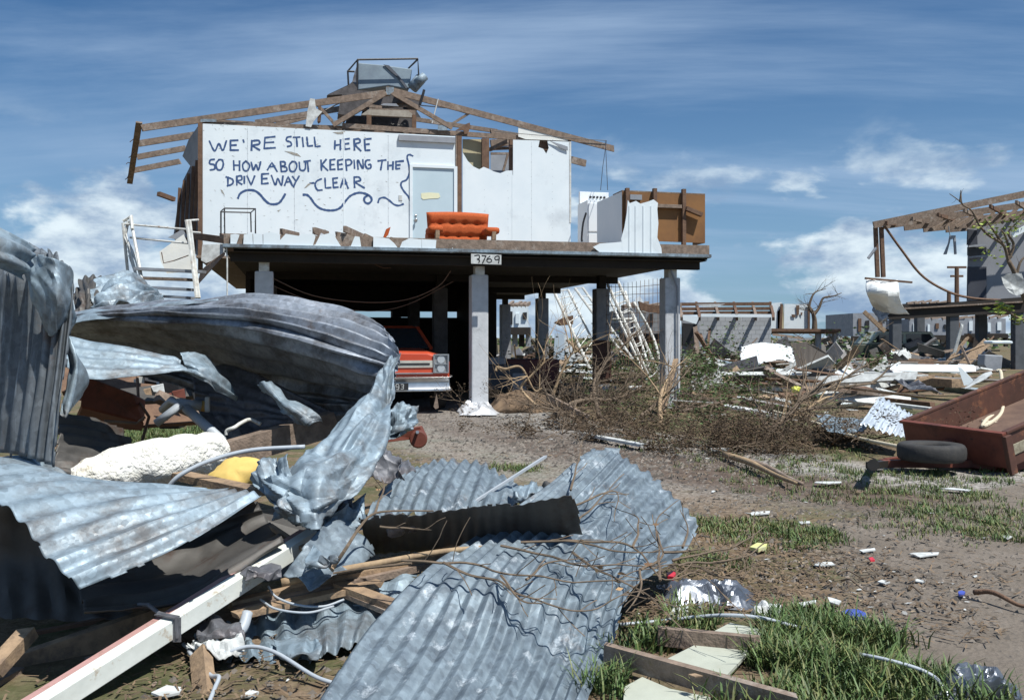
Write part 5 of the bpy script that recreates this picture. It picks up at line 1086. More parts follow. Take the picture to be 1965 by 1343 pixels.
def foil(label,pts,hgt,m,seed,name='crumpled_foil',cat='foil',conv=lambda x,y:(x,y),n=46,h2=None):
    q=[G(*conv(*p),0) for p in pts]; c=sum(q,Vector())/len(q); a,bb,cc,d=q
    b=MB(); nu,nv=n,n//2
    for j in range(nv+1):
        for i in range(nu+1):
            u=i/nu;v=j/nv; p=a.lerp(bb,u).lerp(d.lerp(cc,u),v); e=min(1,4*min(u,1-u)*1.0+.0,6*min(v,1-v)); sc=1.0/max(.1,hgt)
            h=hgt*e*(.45+.6*ridged(p*sc*.55,seed)*.5+.5*nz(p*sc*.9,seed+1)); h+=hgt*.22*(ridged(p*sc*2.2,seed+2)-.5)*e
            o_=Vector((nz(p*sc,seed+4),nz(p*sc,seed+5),0))*hgt*.5
            b.v.append(p+o_+Vector((0,0,max(.004,h))))
    for j in range(nv):
        for i in range(nu):
            if (min(i,nu-1-i)<nu*.12 and R.random()<.0) : continue
            k=j*(nu+1)+i; b.f.append((k,k+1,k+nu+2,k+nu+1))
    o=b.build(name,m,smooth=False,solid=.001); tag(o,label,cat); return o
foil('crumpled silver foil sheet on the dirt right of the largest sheet',[(1262,1168),(1465,1172),(1440,1132),(1270,1125)],.10,FOIL,3)
foil('white crumpled rag at the right end of the silver foil',[(1440,1190),(1510,1185),(1500,1160),(1445,1165)],.09,WHITE2,5,'white_rag','rag')
foil('crumpled silver foil at the bottom right corner',[(1770,1350),(1970,1350),(1950,1318),(1800,1310)],.10,FOIL,7)
foil('white paper scraps heap beside the grass and silver foil',[(1280,1190),(1330,1190),(1320,1172),(1285,1172)],.05,WHITE2,9,'paper_heap','paper')
foil('crumpled foil wrapped round the foot of the middle front column',[(878,797),(952,797),(955,783),(880,783)],.22,mat('bright_foil',(.8,.82,.84),(.6,.62,.65),.35,.4,scale=5),11,'crumpled_foil','foil')
flat('blue_scrap','folded blue cloth scrap on the concrete edge',[(1000,905),(1035,893),(1080,892),(1130,915),(1110,935),(1040,925)],.02,.015,mat('blue_cloth',(.05,.09,.42),(.04,.06,.3),.7),'scrap')
flat('blue_scrap','tiny blue scrap on the concrete near the long stick',[(1598,797),(1615,790),(1635,797),(1625,812),(1602,810)],.01,.01,MATS['blue_cloth'],'scrap')
flat('red_scrap','small red wrapper at the end of the largest sheet',[(103,712),(135,700),(152,712),(140,732),(110,728)],.10,.02,mat('red_wrapper',(.55,.03,.05),None,.4),'wrapper')
flat('red_scrap','tiny red scrap on the track beyond the foil',[(1140,622),(1160,618),(1172,632),(1150,636)],.01,.01,MATS['red_wrapper'],'scrap')
flat('yellow_scrap','crumpled yellow paper on the dirt left of the grass patch',[(530,575),(570,552),(620,560),(612,575),(575,585)],.01,.02,mat('yellow_paper',(.6,.62,.2),(.5,.5,.3),.7),'scrap')
for (pts,l) in [([(862,232),(870,226),(1000,226),(1000,233),(930,238)],'white strip lying left of the trailer drawbar on the grass'),([(1350,597),(1370,592),(1500,590),(1495,600),(1400,614)],'broad white splinter of board on the track edge'),([(535,388),(545,382),(635,377),(630,392),(540,398)],'pair of white board slivers on the middle of the track'),([(860,655),(880,640),(950,640),(965,652),(900,662)],'torn white board scrap on the dirt between track and foil'),([(1820,508),(1850,502),(1880,510),(1850,522)],'white scrap at the right edge beyond the concrete'),([(930,820),(955,825),(1000,840),(985,860),(940,845)],'white chip of board beside the blue cloth scrap'),([(780,850),(870,835),(870,850),(800,865)],'flat white board piece right of the white rag'),([(1505,262),(1560,258),(1665,268),(1650,275)],'long white sliver on the grass below the trailer'),([(780,432),(840,430),(842,440),(790,442)],'small white oval scrap on the track'),([(1360,735),(1390,727),(1432,735),(1415,745)],'white scrap on the concrete near the track'),([(1090,578),(1170,568),(1175,578),(1110,588)],'narrow white sliver beside the red scrap'),([(1185,740),(1210,730),(1250,742),(1225,752)],'grey square board scrap on the concrete')]:
    flat('board_scrap',l,pts,.008,.006,WHITE2,'scrap','white board scraps on the ground')
flat('board_scrap','broken white board piece on the bare ground at the bottom left',[(290,1332),(320,1318),(350,1322),(345,1332),(310,1340)],.012,.008,WHITE2,'scrap','white board scraps on the ground',conv=lambda x,y:(x,y))
flat('board_scrap','small white chip on the bare ground at the bottom centre left',[(462,1338),(480,1326),(497,1330),(488,1340)],.012,.007,WHITE2,'scrap','white board scraps on the ground',conv=lambda x,y:(x,y))
# scattered small scraps, sticks
protos=[]
for k in range(7):
    b=MB(); n=R.randint(4,7); l=R.uniform(.8,1.2); 
    pts=[Vector((math.cos(2*math.pi*i/n)*l*.5*R.uniform(.5,1.1),math.sin(2*math.pi*i/n)*.22*R.uniform(.4,1.2),0)) for i in range(n)]
    b.prism(pts,Vector((0,0,.12))); protos.append(b)
ME=[]
for k,b in enumerate(protos):
    for m in (WHITE2,mat('grey_fragment',(.32,.33,.32),(.2,.19,.18),.8),TIM,mat('tan_fragment',(.38,.30,.2),(.25,.19,.13),.8)):
        me=bpy.data.meshes.new('scrap'); me.from_pydata([tuple(v) for v in b.v],[],b.f); me.materials.append(m); ME.append(me)
def scatter(n,reg,size,label,group,cat='scrap',name='paper_scrap',seed=1):
    rr=random.Random(seed)
    for k in range(n):
        x0,x1,y0,y1=reg; x=rr.uniform(x0,x1); y=y0+(y1-y0)*rr.random()**1.2; p=G(x,y,0); 
        if noise.noise(Vector((p.x*.9,p.y*.9,seed)))<-.18 and rr.random()<.8: continue
        o=bpy.data.objects.new(name,rr.choice(ME)); S.collection.objects.link(o); s=size*rr.uniform(.35,1.5)
        o.location=(p.x,p.y,gzf(p.x,p.y)+.008); o.scale=(s,s*rr.uniform(.5,1.1),s*.25); o.rotation_euler=(rr.uniform(-.15,.15),rr.uniform(-.15,.15),rr.uniform(0,3.14)); tag(o,label,cat,group)
scatter(110,(1340,1900,1040,1190),.045,'small board fragment strewn on the near dirt track','board fragments on the near track',seed=11)
scatter(110,(1000,1960,820,1040),.08,'small pale fragment strewn on the grass and track before the trailer','fragments before the trailer',seed=12)
scatter(40,(1200,1420,1120,1215),.05,'small pale fragment in the litter beside the silver foil','fragments beside the foil',seed=14)
scatter(10,(280,620,1300,1340),.04,'small pale chip on the shaded ground below the heap','chips below the heap',seed=15)
scatter(110,(960,1700,735,815),.22,'pale fragment strewn around the dead brush','fragments around the brush',seed=13)
# sticks lying on ground
def gstick(label,a,b_,r,m=TWIG,z=.03,name='fallen_stick'):
    bb=MB(); A=G(*a,z);B=G(*b_,z); c=curve([A,A.lerp(B,.4)+Vector((0,.02,.02)),A.lerp(B,.75)+Vector((0,-.02,0)),B],16); bb.tube(c,[r*(1-.5*i/15) for i in range(16)],6); tag(bb.build(name,m,smooth=True),label,'stick')
gstick('dark stick lying on the concrete at the right edge',z6(1680,790),z6(1960,865),.014,TIMD)
gstick('thin twig lying across the near track',z6(980,700),z6(1130,712),.006)
gstick('long thin twig beside the near track scraps',z6(1000,730),z6(1140,785),.005)
gstick('short twig on the concrete left of the long dark stick',z6(1340,778),z6(1420,795),.007)
gstick('pale fallen pole lying below the dead brush',z6(400,85),z6(780,235),.035,TWIGL,.05,'fallen_pole')
gstick('second darker pole alongside the pale fallen pole',z6(520,120),z6(800,235),.03,TIM,.06,'fallen_pole')
plank('white_plank','white weathered plank lying on the gravel before the brush',G(1117,832,.05),G(1238,855,.05),.10,.03,WHITE2,'plank')
plank('white_plank','thin white strip lying on the grass right of the brush',G(1400,862,.05),G(1362,862,.05),.1,.02,WHITE2,'plank')
# straw / dead leaf litter (uncountable)
def litter(name,label,spots,n,ln,seed,m):
    rr=random.Random(seed); b=MB()
    for (px,py,rad,dens) in spots:
        c=G(px,py)
        for k in range(int(n*dens)):
            a=rr.uniform(0,6.28);q=rad*math.sqrt(rr.random()); x,y=c.x+q*math.cos(a),c.y+q*math.sin(a)
            if y<1.5: continue
            z=gzf(x,y)+.01+rr.random()*.02; l=ln*rr.uniform(.3,1.3); an=rr.uniform(0,3.14); d=Vector((math.cos(an),math.sin(an),rr.uniform(-.1,.25)))*l*.5; w=Vector((-math.sin(an),math.cos(an),0))*rr.uniform(.0015,.0035)*(1+y*.12); p=Vector((x,y,z)); g=rr.uniform(.5,1.5)
            b.add([p-d-w,p+d-w,p+d+w,p-d+w],[(0,1,2,3)],(g,g*.95,g*.85))
    o=b.build(name,m,origin=(0,0,0)); tag(o,label,'litter',kind='stuff')
LIT=mat('straw_litter',(.17,.125,.085),(.09,.065,.045),.9,kind='vcol',bump=0)
litter('leaf_litter','dry straw twigs and leaf litter scattered over the dirt',[(1300,1130,.5,2.6),(1400,1110,.5,2),(1500,1090,.6,2),(1600,1130,.6,1.6),(1420,1060,.7,1.8),(1760,1190,.35,1.0),(1350,1180,.4,1.6),(1240,1170,.3,2.2),(1700,1020,1.4,2.2),(1500,960,1.6,2.2),(1250,900,2.0,2.2),(1750,930,2,2.4),(520,1320,.5,1.6),(300,1330,.5,1.2),(1200,810,3,2),(1650,860,2.4,2),(1500,800,4,3),(1830,1100,.5,1)],200,.05,8,LIT)
STN=mat('loose_stone',(.19,.165,.14),(.10,.088,.075),.9,kind='vcol',bump=0)
def stones(label,spots,n,size,seed):
    rr=random.Random(seed); b=MB()
    for (px,py,rad,dens) in spots:
        c=G(px,py)
        for k in range(int(n*dens)):
            a=rr.uniform(0,6.28);q=rad*math.sqrt(rr.random()); x,y=c.x+q*math.cos(a),c.y+q*math.sin(a)*1.2
            if y<1.5: continue
            z=gzf(x,y); s=size*rr.uniform(.4,1.5)*(1 if y<8 else 1.5); g=rr.uniform(.5,1.6); t=rr.uniform(0,2)
            p=[Vector((x+s*math.cos(t+i*2.1)*rr.uniform(.7,1.2),y+s*math.sin(t+i*2.1),z)) for i in range(3)]+[Vector((x+s*.2,y,z+s*rr.uniform(.5,.9)))]
            b.add(p,[(0,1,3),(1,2,3),(2,0,3)],(g,g,g))
    o=b.build('gravel',STN,origin=(0,0,0)); tag(o,label,'gravel',kind='stuff')
stones('loose gravel strewn over the driveway and dirt track',[(850,810,1.5,1.6),(1000,830,1.5,1.6),(1180,860,1.3,2.2),(1300,880,1.2,2.2),(1400,960,1.0,1.3),(1550,1000,.9,1.2),(1700,1040,.8,1.0),(950,870,1.2,1.2),(1650,1130,.5,.7),(1450,1080,.6,.9),(1800,1150,.5,.5),(500,1330,.4,.5)],420,.016,9)
lit2=mat('brown_leaf_bits',(.16,.10,.07),(.08,.055,.04),.9,kind='vcol',bump=0)
# ================= TRAILER =================
def z5(x,y): return 1300+x/2.955,500+y/2.955
C1=P(1738,808,9.3); C1b=P(1742,868,9.3); C2=P(1930,832,8.25); C2b=P(1922,892,8.25)
f=(C2-C1); W_=f.length; f.normalize(); l_=Vector((.904,.427,0)); l_=(l_-f*l_.dot(f)); l_.normalize(); l_=(l_+Vector((0,0,.27))).normalized(); up=l_.cross(f); up=-up if up.z<0 else up; up.normalize()
TM=Matrix((f,l_,up)).transposed()
TR=C1b.copy(); th=(C1-C1b).length*.98
r=thing('box_trailer','empty rusty red box trailer tipped forward onto its drawbar at the right edge','trailer',(TR.x,TR.y,0))
def tp(a,b,c): return TR+f*a+l_*b+up*c
TRIN=mat('rusty_trailer_steel',(.10,.042,.028),(.06,.028,.02),.65,scale=4,bump=.1,c3=(.24,.10,.05),s3=6,t3=(.55,.7))
def tbox(a0,a1,b0,b1,c0,c1,name,m=TRIN,par=None,bev=.006):
    b=MB(); b.box(tp((a0+a1)/2,(b0+b1)/2,(c0+c1)/2),(a1-a0,b1-b0,c1-c0),TM,bev=bev); return b.build(name,m,par or r)
LN=2.5
tbox(0,W_,0,.03,0,th,'front_panel',RUSTR); tbox(0,.03,.035,LN,0,th,'side_panel'); tbox(W_-.03,W_,.035,LN,0,th,'side_panel'); tbox(.035,W_-.035,.035,LN,.04,.06,'floor',mat('worn_trailer_floor',(.16,.10,.07),(.10,.06,.045),.8,scale=5)); tbox(.03,W_-.03,LN-.04,LN,0,th,'tailgate')
tbox(-.02,W_+.02,-.02,.035,th+.002,th+.03,'top_rail',RUSTR); tbox(-.02,.035,.04,LN,th+.002,th+.03,'top_rail',TRIN); tbox(W_-.035,W_+.02,.04,LN,th+.002,th+.03,'top_rail',TRIN)
tbox(W_+.003,W_+.05,-.02,.06,-.05,th,'corner_stake',TRIN)
tbox(W_+.003,W_+.012,.10,.30,.10,.20,'reflector_plate',mat('dirty_plate',(.35,.33,.24),(.2,.17,.12),.6,scale=20))
tbox(.1,W_-.1,.1,LN,-.12,-.04,'chassis',RUSTR)
for s in (0,1):
    b=MB(); c=tp(-.12+ (W_+.24)*s,1.6,-.12); b.cyl(c-f*.09,c+f*.09,.30,24); w=b.build('wheel',TYRE,r); b=MB(); b.cyl(c-f*.095,c+f*.095,.16,16); b.build('rim',TRIN,w)
b=MB(); b.beam(G(1862,889,.06),G(1690,889,.07),.09,.07); b.beam(G(1700,885,.07),tp(.1,.1,-.06),.05,.06); b.beam(G(1860,889,.06),tp(W_-.2,.1,-.06),.06,.06); b.build('drawbar',RUSTR,r,bev=.004)
b=MB(); b.cyl(G(1676,892,.02),G(1676,892,.14),.035,12); b.cyl(G(1676,892,.14),G(1676,892,.19),.05,12); b.beam(G(1700,889,.07),G(1668,893,.08),.07,.06); b.build('coupling',mat('greasy_steel',(.05,.045,.04),None,.5,.5),r)
b=MB(); b.box(tp(W_/2,-.03,th*.5),(.1,.05,.12),TM,bev=.01); b.build('latch',RUSTR,r)
# tyre on the drawbar
def torus(c,R0,r0,h,n=48,k=16,rib=0):
    b=MB()
    for i in range(n):
        a=2*math.pi*i/n
        for j in range(k):
            q=2*math.pi*j/k; x=R0+r0*abs(math.cos(q))**.6*(1 if math.cos(q)>0 else -1); z=h*abs(math.sin(q))**.6*(1 if math.sin(q)>0 else -1)
            if math.cos(q)>.7 and rib and i%2: x-=rib
            b.v.append(c+Vector((x*math.cos(a),x*math.sin(a),z)))
    for i in range(n):
        for j in range(k): b.f.append((i*k+j,((i+1)%n)*k+j,((i+1)%n)*k+(j+1)%k,i*k+(j+1)%k))
    return b
tc0=Vector(((1787-CX)*8.45/F,8.45,.195))
r=thing('spare_tyre','worn black tyre with pale rim lying flat on the trailer drawbar','tyre',(tc0.x,tc0.y,.1))
torus(tc0,.225,.075,.08,rib=.006).build('tyre',TYRE,r,smooth=True)
b=MB(); 
for (ra,za,rb_,zb_) in ((.18,.02,.165,.07),): b.tube([tc0+Vector((0,0,-.05)),tc0+Vector((0,0,.03))],[.165,.175],28)
b.build('rim',mat('pale_rim',(.42,.42,.36),(.2,.17,.13),.6,scale=14),r)
# rope in trailer
ROPE=mat('pale_rope',(.62,.56,.42),(.5,.44,.33),.9,scale=60)
b=MB(); b.tube(curve([P(1912,712,10.6),P(1920,713,10.55),P(1923,740,10.3),P(1925,775,9.9),P(1920,795,9.6),P(1900,812,9.35),P(1885,818,9.3),P(1900,800,9.6),P(1935,798,9.7),P(1945,803,9.6),P(1915,812,9.4),P(1885,808,9.5)],60),.02,7); b.tube(curve([P(1890,816,9.3),P(1905,808,9.4),P(1930,805,9.6),P(1925,797,9.8),P(1895,803,9.6)],30),.016,6); tag(b.build('rope',ROPE,smooth=True),'thick cream rope looped over the side into the rusty trailer','rope')
b=MB(); b.tube(curve([P(1480,788,12.5),P(1560,810,11.2),P(1640,838,10.1),P(1730,858,9.0)],30),.02,6); tag(b.build('rope',ROPE,smooth=True),'straight pale rope stretched from the dead branch to the tyre','rope')
# ================= DEAD BRUSH & MIDDLE DEBRIS =================
def shrub(label,spots,n,ln,r0,seed,depth=2,leafm=DEAD,lsize=.05,per=2,spread=.05,twm=TWIG,name='fallen_shrub',up=.4):
    global R
    R0=R; R=random.Random(seed); b=MB(); tips=[]
    for i in range(n):
        px,py,zz,rad=R.choice(spots); p=G(px,py)+Vector((R.gauss(0,rad),R.gauss(0,rad*.6),abs(R.gauss(0,zz)))); a=R.uniform(0,6.28)
        twig(b,p,Vector((math.cos(a),math.sin(a),R.uniform(-.1,up*2))),ln*R.uniform(.5,1.2),r0*R.uniform(.5,1),depth,wob=.5,n=5,leafs=tips)
    xs=sum((v.x for v in b.v))/len(b.v); ys=sum((v.y for v in b.v))/len(b.v)
    r=thing(name,label,'shrub',(xs,ys,0)); b.build('branches',twm,r)
    l=MB(); R.shuffle(tips); leaves(l,tips[:5500],lsize,per,spread); l.build('foliage',leafm,r); R=R0; return r
shrub('large heap of bare brown brush between the middle and right front columns',[(1100,800,.25,.5),(1180,800,.3,.6),(1240,815,.2,.5),(1150,840,.1,.6),(1050,790,.25,.4)],80,.62,.014,21,lsize=.03,per=1,spread=.02)
shrub('dead brown brush mat on the ground in front of the right column',[(1170,838,.05,.6),(1230,830,.06,.5),(1110,825,.05,.5)],34,.5,.006,22,lsize=.03,per=3,up=.05)
shrub('dark uprooted dead shrub lying left of the corrugated offcut',[(1450,870,.12,.5),(1520,865,.15,.6),(1400,865,.1,.4),(1570,855,.1,.4)],80,.5,.007,23,lsize=.028,per=3,up=.15)
shrub('tangled brown branches behind the uprooted shrub',[(1480,800,.3,.8),(1600,790,.3,.9),(1550,815,.2,.6)],8,.6,.012,24,lsize=.025,per=1,spread=.02,up=.2)
shrub('leafy green brown bush right of the right front column',[(1340,785,.25,.35),(1380,770,.15,.5),(1325,765,.4,.4)],50,.8,.007,25,leafm=LEAF,lsize=.06,per=1,spread=.07,up=.5)
shrub('greenish brush heap further back beyond the right bay',[(1120,755,.3,.9),(1200,750,.25,1.0),(1280,755,.3,.8),(1060,755,.3,.6)],70,.85,.010,26,leafm=LEAF,lsize=.07,per=1,spread=.1,up=.35)
shrub('yellow green broken branch on the debris before the olive wagon',[(1630,735,.5,.5),(1600,745,.2,.5)],10,.9,.010,27,leafm=LEAF,lsize=.12,per=1,spread=.12,up=.35)
def limb(name,label,pts,r0,m,cat='branch',twn=0,seed=1):
    global R
    R0=R; R=random.Random(seed); b=MB(); c=curve([P(*p) for p in pts],len(pts)*7); n=len(c); b.tube(c,[r0*(1-.75*i/n) for i in range(n)],7)
    for k in range(twn):
        i=R.randint(n//4,n-2); d=(c[i+1]-c[i]).normalized(); twig(b,c[i],d+Vector((R.uniform(-1,1),R.uniform(-.5,.5),R.uniform(-.2,1))),R.uniform(.4,1.1),r0*.35,1,n=6)
    o=b.build(name,m,smooth=True); R=R0; tag(o,label,cat); return o
limb('dead_limb','thick dead limb rising from the uprooted dark shrub',[(1430,880,10.2),(1460,845,10.6),(1480,825,10.9),(1520,790,11.4),(1550,755,11.8),(1600,745,12.2),(1680,735,12.6)],.06,TWIG,twn=14,seed=31)
limb('dead_limb','second dead limb crossing above the uprooted shrub',[(1470,850,11),(1500,810,11.3),(1540,790,11.5),(1580,765,11.8),(1600,760,12)],.03,TWIGL,twn=8,seed=32)
limb('dead_limb','pale curling branch in front of the dark red cabinet',[(1040,745,14.2),(1025,748,14.2),(1000,705,14.2),(970,708,14.2),(955,705,14.3),(952,712,14.3)][::-1],.03,TWIGL,twn=3,seed=33)
limb('dead_limb','pale forked branch rising from the brush heap under the house',[(1030,780,14.0),(1000,745,14.2),(1020,720,14.2),(1045,690,14.2),(1030,650,14.3)],.025,TWIGL,twn=6,seed=34)
limb('dead_limb','tall thin branch leaning on the brush heap between columns',[(1060,760,14.5),(1075,720,14.5),(1090,690,14.5),(1105,665,14.5)],.03,TWIGL,twn=6,seed=35)
limb('dead_limb','bare sapling leaning against the right front column',[(1270,830,13.2),(1268,760,13.8),(1295,700,15.0)],.045,TWIGL,twn=4,seed=36)
limb('dead_limb','thick broken limb lying low across the brush heap',[(1060,800,13.5),(1110,770,13.8),(1180,765,14.2),(1240,740,14.6)],.05,TWIG,twn=8,seed=37)
limb('dead_limb','forked grey limb sticking up from the brush beside the rusty panel',[(1150,800,13.8),(1140,740,14.2),(1160,700,14.6),(1200,660,14.8)],.04,TWIG,twn=8,seed=38)
limb('dead_limb','broken limb angled left at the front of the brush heap',[(1130,820,12.6),(1080,790,12.9),(1040,775,13.2)],.035,TWIG,twn=6,seed=39)
limb('dead_limb','thick limb butt at the right end of the brush heap',[(1230,800,13.4),(1260,775,13.8),(1300,735,14.4)],.045,TWIG,twn=6,seed=40)
limb('dead_limb','dark limb lying flat through the uprooted shrub pile',[(1360,858,10.8),(1440,850,10.9),(1530,845,11),(1610,858,10.6)],.04,TWIG,twn=12,seed=41)
plank('fallen_plank','pale plank leaning down through the brush heap',P(1052,762,13.8),P(1128,803,12.6),.05,.09,TIM,'plank')
plank('leaning_stick','pale stick leaning at the foot of the right front column',P(1272,790,14.5),P(1297,690,15.4),.08,.05,TIMN,'stick')
# soil / spoil heaps under house brush
EARTH=mat('clay_spoil',(.19,.13,.08),(.10,.068,.045),.95,scale=5,detail=8,bump=.9,bscale=12)
for (px,py,rx,rz,l) in [(1000,792,.55,.30,'brown clay spoil heap beside the foot of the middle column'),(1110,775,.8,.34,'brown clay spoil heap under the brush between the columns')]:
    c=G(px,py); b=MB(); b.ball((c.x,c.y+.6,0),(rx,.7,rz),4,.25)
    for i,v in enumerate(b.v): v.z+=.05*nz(v*5); v.x+=.05*nz(v*5,3)
    tag(b.build('spoil_heap',EARTH,smooth=True),l,'heap')
# leaning dark sheet, column wrap
o=MB().prism([P(x,y,19.4) for x,y in[(1138,655),(1158,652),(1172,655),(1174,700),(1172,735),(1138,740)]],Vector((0,.05,0))); tag(o.build('rusty_panel',TRIN),'dark rusty panel leaning against the second right column','panel')
# ---- white steel lattice frames leaning behind the right bay
def lattice(label,a0,a1,b0,b1,Y0,Y1,n=9):
    r=thing('steel_lattice_frame',label,'frame',P(b0[0],b0[1],Y1))
    A=[P(*a0,Y0),P(*b0,Y1)];Bq=[P(*a1,Y0+.4),P(*b1,Y1+.4)]
    for nm,(p,q) in (('rail',A),('rail',Bq)):
        b=MB(); b.tube([p,q],.035,6); b.build(nm,STEELW,r)
    off=Vector((.05,.35,.0))
    b=MB(); b.tube([A[0]+off,A[1]+off],.03,6); b.build('rail',STEELW,r)
    b=MB()
    for i in range(n+1):
        t=i/n; b.tube([A[0].lerp(A[1],t),Bq[0].lerp(Bq[1],t)],.014,4); 
        if i<n: b.tube([A[0].lerp(A[1],t),A[0].lerp(A[1],(i+.5)/n)+off,A[0].lerp(A[1],(i+1)/n)],.014,4)
    b.build('lattice_bars',STEELW,r)
lattice('white rusty lattice frame leaning left of the second right column',(1063,560),(1090,556),(1133,712),(1150,680),27,26,10)
lattice('short white lattice frame behind the second right column',(1103,553),(1118,552),(1195,680),(1215,690),27,26,8)
lattice('white lattice frame sloping right of the second right column',(1166,545),(1186,540),(1246,725),(1262,712),21,20,9)
lattice('longest white lattice frame reaching toward the right front column',(1170,575),(1200,560),(1238,720),(1250,720),24,21,9)
b=MB(); b.tube(curve([P(1216,580,21),P(1250,640,21),P(1265,690,20.5),P(1265,735,20.3)],14),.035,6); b.tube([P(1172,613,21),P(1222,612,21)],.03,6); tag(b.build('bent_tube',STEELW,smooth=True),'bent white tube beside the longest lattice frame','tube')
# wire mesh fence hanging
r=thing('wire_mesh','torn black wire mesh hanging between the right columns','mesh',H(3.6,6,0)); b=MB()
for i in range(15):
    x=1165+i*8; b.tube([P(x,548-i*1.2,19.2),P(x+R.uniform(-3,3),640,19.2),P(x+R.uniform(-6,6),700,19.2)],.006,3)
for j in range(8):
    y=550+j*18; b.tube(curve([P(1162,y,19.2),P(1215,y+R.uniform(-4,4),19.2),P(1285,y-6,19.2)],6),.006,3)
b.build('mesh_wires',TIMD,r)
# sticks & boards in debris field
DB=[mat('debris_grey',(.28,.27,.27),(.2,.19,.18),.8,scale=4),TIM,TIMD,TIMN,WHITE2,WHITE,GALV]
dn={0:'grey board',1:'weathered timber',2:'dark timber',3:'tan timber',4:'white board',5:'painted white board',6:'grey iron strip'}
def debris(reg,n,ln,seed,where,grp,zmax=.5):
    rr=random.Random(seed)
    for k in range(n):
        x=rr.uniform(reg[0],reg[1]); y=rr.uniform(reg[2],reg[3]); p=G(x,y)+Vector((0,0,rr.uniform(.03,zmax))); a=rr.uniform(-1.1,1.1)+(math.pi if rr.random()<.5 else 0); d=Vector((math.cos(a),math.sin(a)*.8,rr.gauss(0,.12))).normalized()
        mi=rr.choice([0,1,1,2,2,3,4,4,5,6]); w=rr.choice([.05,.08,.1,.2,.3]); h=rr.choice([.02,.03,.05]); l=ln*rr.uniform(.35,1.3)
        b=MB(); b.beam(p-d*l/2,p+d*l/2,w,h,Vector((rr.gauss(0,.4),rr.gauss(0,.4),1)).normalized(),.04)
        mz=min(v.z for v in b.v)
        if mz<0: b.v=[v-Vector((0,0,mz)) for v in b.v]
        tag(b.build('broken_board',DB[mi]),f'broken {dn[mi]} in the litter {where}','board',grp+' '+dn[mi])
debris((1330,1640,705,770),46,1.6,41,'between the right column and the tilted dark panel','debris right of house')
debris((1560,1760,700,790),46,1.5,42,'beside the neighbouring stilts','debris by neighbour')
debris((1700,1900,705,760),26,1.8,43,'under the neighbouring house','debris under neighbour')
debris((1040,1290,705,780),26,1.1,44,'beneath the lattice frames','debris under frames',.4)
debris((1330,1500,770,810),16,.8,45,'before the dead brush','debris before brush',.2)
def rag(label,pts,Y,m,hgt,seed,name='white_sheet',cat='sheet'):
    ctrl=[[ (x,y,Y+dy) for (x,y,dy) in r_] for r_ in pts]
    return sheet(name,label,ctrl,m,ribs=0,nu=50,nv=36,crum=hgt*.6,cscale=.9*min(1,20/Y)+.15,rag=.02,solid=0,seed=seed,cat=cat)
rag('white rounded tarpaulin lying before the grey brick house',[[(1425,662,.5),(1450,657,1),(1490,660,1),(1520,665,.5)],[(1420,680,0),(1450,678,0),(1490,678,0),(1525,682,0)],[(1422,700,-1),(1450,701,-1),(1490,695,-1),(1528,695,-1)]],28,mat('white_tarp',(.74,.78,.78),(.62,.68,.70),.7,scale=1.5),.10,91)
rag('crumpled white sheet right of the right front column',[[(1360,685,1),(1385,692,.5),(1410,708,0)],[(1358,705,0),(1385,712,0),(1412,716,0)],[(1365,720,-1),(1390,722,-1),(1415,720,-1)]],24,WHITE2,.12,92)
rag('bright crumpled white sheet beside the tilted dark panel',[[(1602,704,.5),(1620,700,.5),(1640,710,.5)],[(1600,720,0),(1620,722,0),(1642,722,0)],[(1602,730,-.4),(1620,733,-.4),(1640,728,-.4)]],21,WHITE2,.10,93)
rag('blue white plastic sheet under the neighbouring house',[[(1730,690,2),(1770,678,2),(1850,672,2),(1890,672,2)],[(1720,705,0),(1770,700,0),(1840,700,0),(1890,700,0)],[(1735,718,-1),(1770,716,-1),(1840,712,-1),(1890,710,-1)]],36,mat('blue_white_plastic',(.42,.50,.60),(.58,.64,.70),.4,scale=1),.25,94)
rag('crumpled white plastic pile left of the blue white sheet',[[(1712,688,1),(1745,680,1),(1775,690,1)],[(1700,702,0),(1745,700,0),(1790,704,0)],[(1712,716,-1),(1745,716,-1),(1785,714,-1)]],33,WHITE2,.35,95)
r=MB().prism([P(x,y,19.6+dy) for x,y,dy in[(1520,658,0),(1545,656,.05),(1572,668,.1),(1597,685,.2),(1601,738,.2),(1552,748,.1),(1538,760,0),(1532,720,0)]],Vector((.02,.06,0))); tag(r.build('tilted_panel',mat('dark_ribbed_panel',(.09,.075,.065),(.15,.13,.11),.7,scale=3,stretch=(8,8,.3)),bev=.005),'dark ribbed panel standing upright in the debris','panel')
sheet('corrugated_offcut','bright corrugated iron offcut leaning on the trailer front',[
 [(1688,760,11.0),(1715,775,10.7),(1742,790,10.3),(1756,802,10.0)],[(1668,790,10.4),(1692,800,10.2),(1722,812,9.9),(1744,822,9.7)],[(1650,815,10.0),(1675,822,9.85),(1708,832,9.7),(1736,842,9.6)]],mat('bright_zinc',(.62,.68,.73),(.5,.56,.62),.4,.4,scale=6,bump=.04),ribs=8,amp=.018,nv=26,crum=.012,seed=96,flat=.1)
sheet('corrugated_sheet','pale flat iron sheet lying left of the bright offcut',[
 [(1560,795,12.2),(1620,798,12.0),(1670,805,11.6)],[(1570,812,11.2),(1620,818,11.0),(1665,818,10.8)],[(1580,822,10.4),(1625,832,10.2),(1660,832,10.1)]],GALV,ribs=4,along='u',amp=.012,nv=26,crum=.03,rag=.03,seed=97)
sheet('corrugated_sheet','long grey iron strip lying from the neighbour posts to the trailer',[
 [(1670,722,19),(1700,715,19),(1735,728,18),(1800,745,17)],[(1672,735,18.2),(1705,730,18),(1745,742,17),(1810,755,16)]],GALVD,ribs=3,along='u',amp=.02,nv=20,nu=40,crum=.08,cscale=1.5,rag=.02,seed=98)
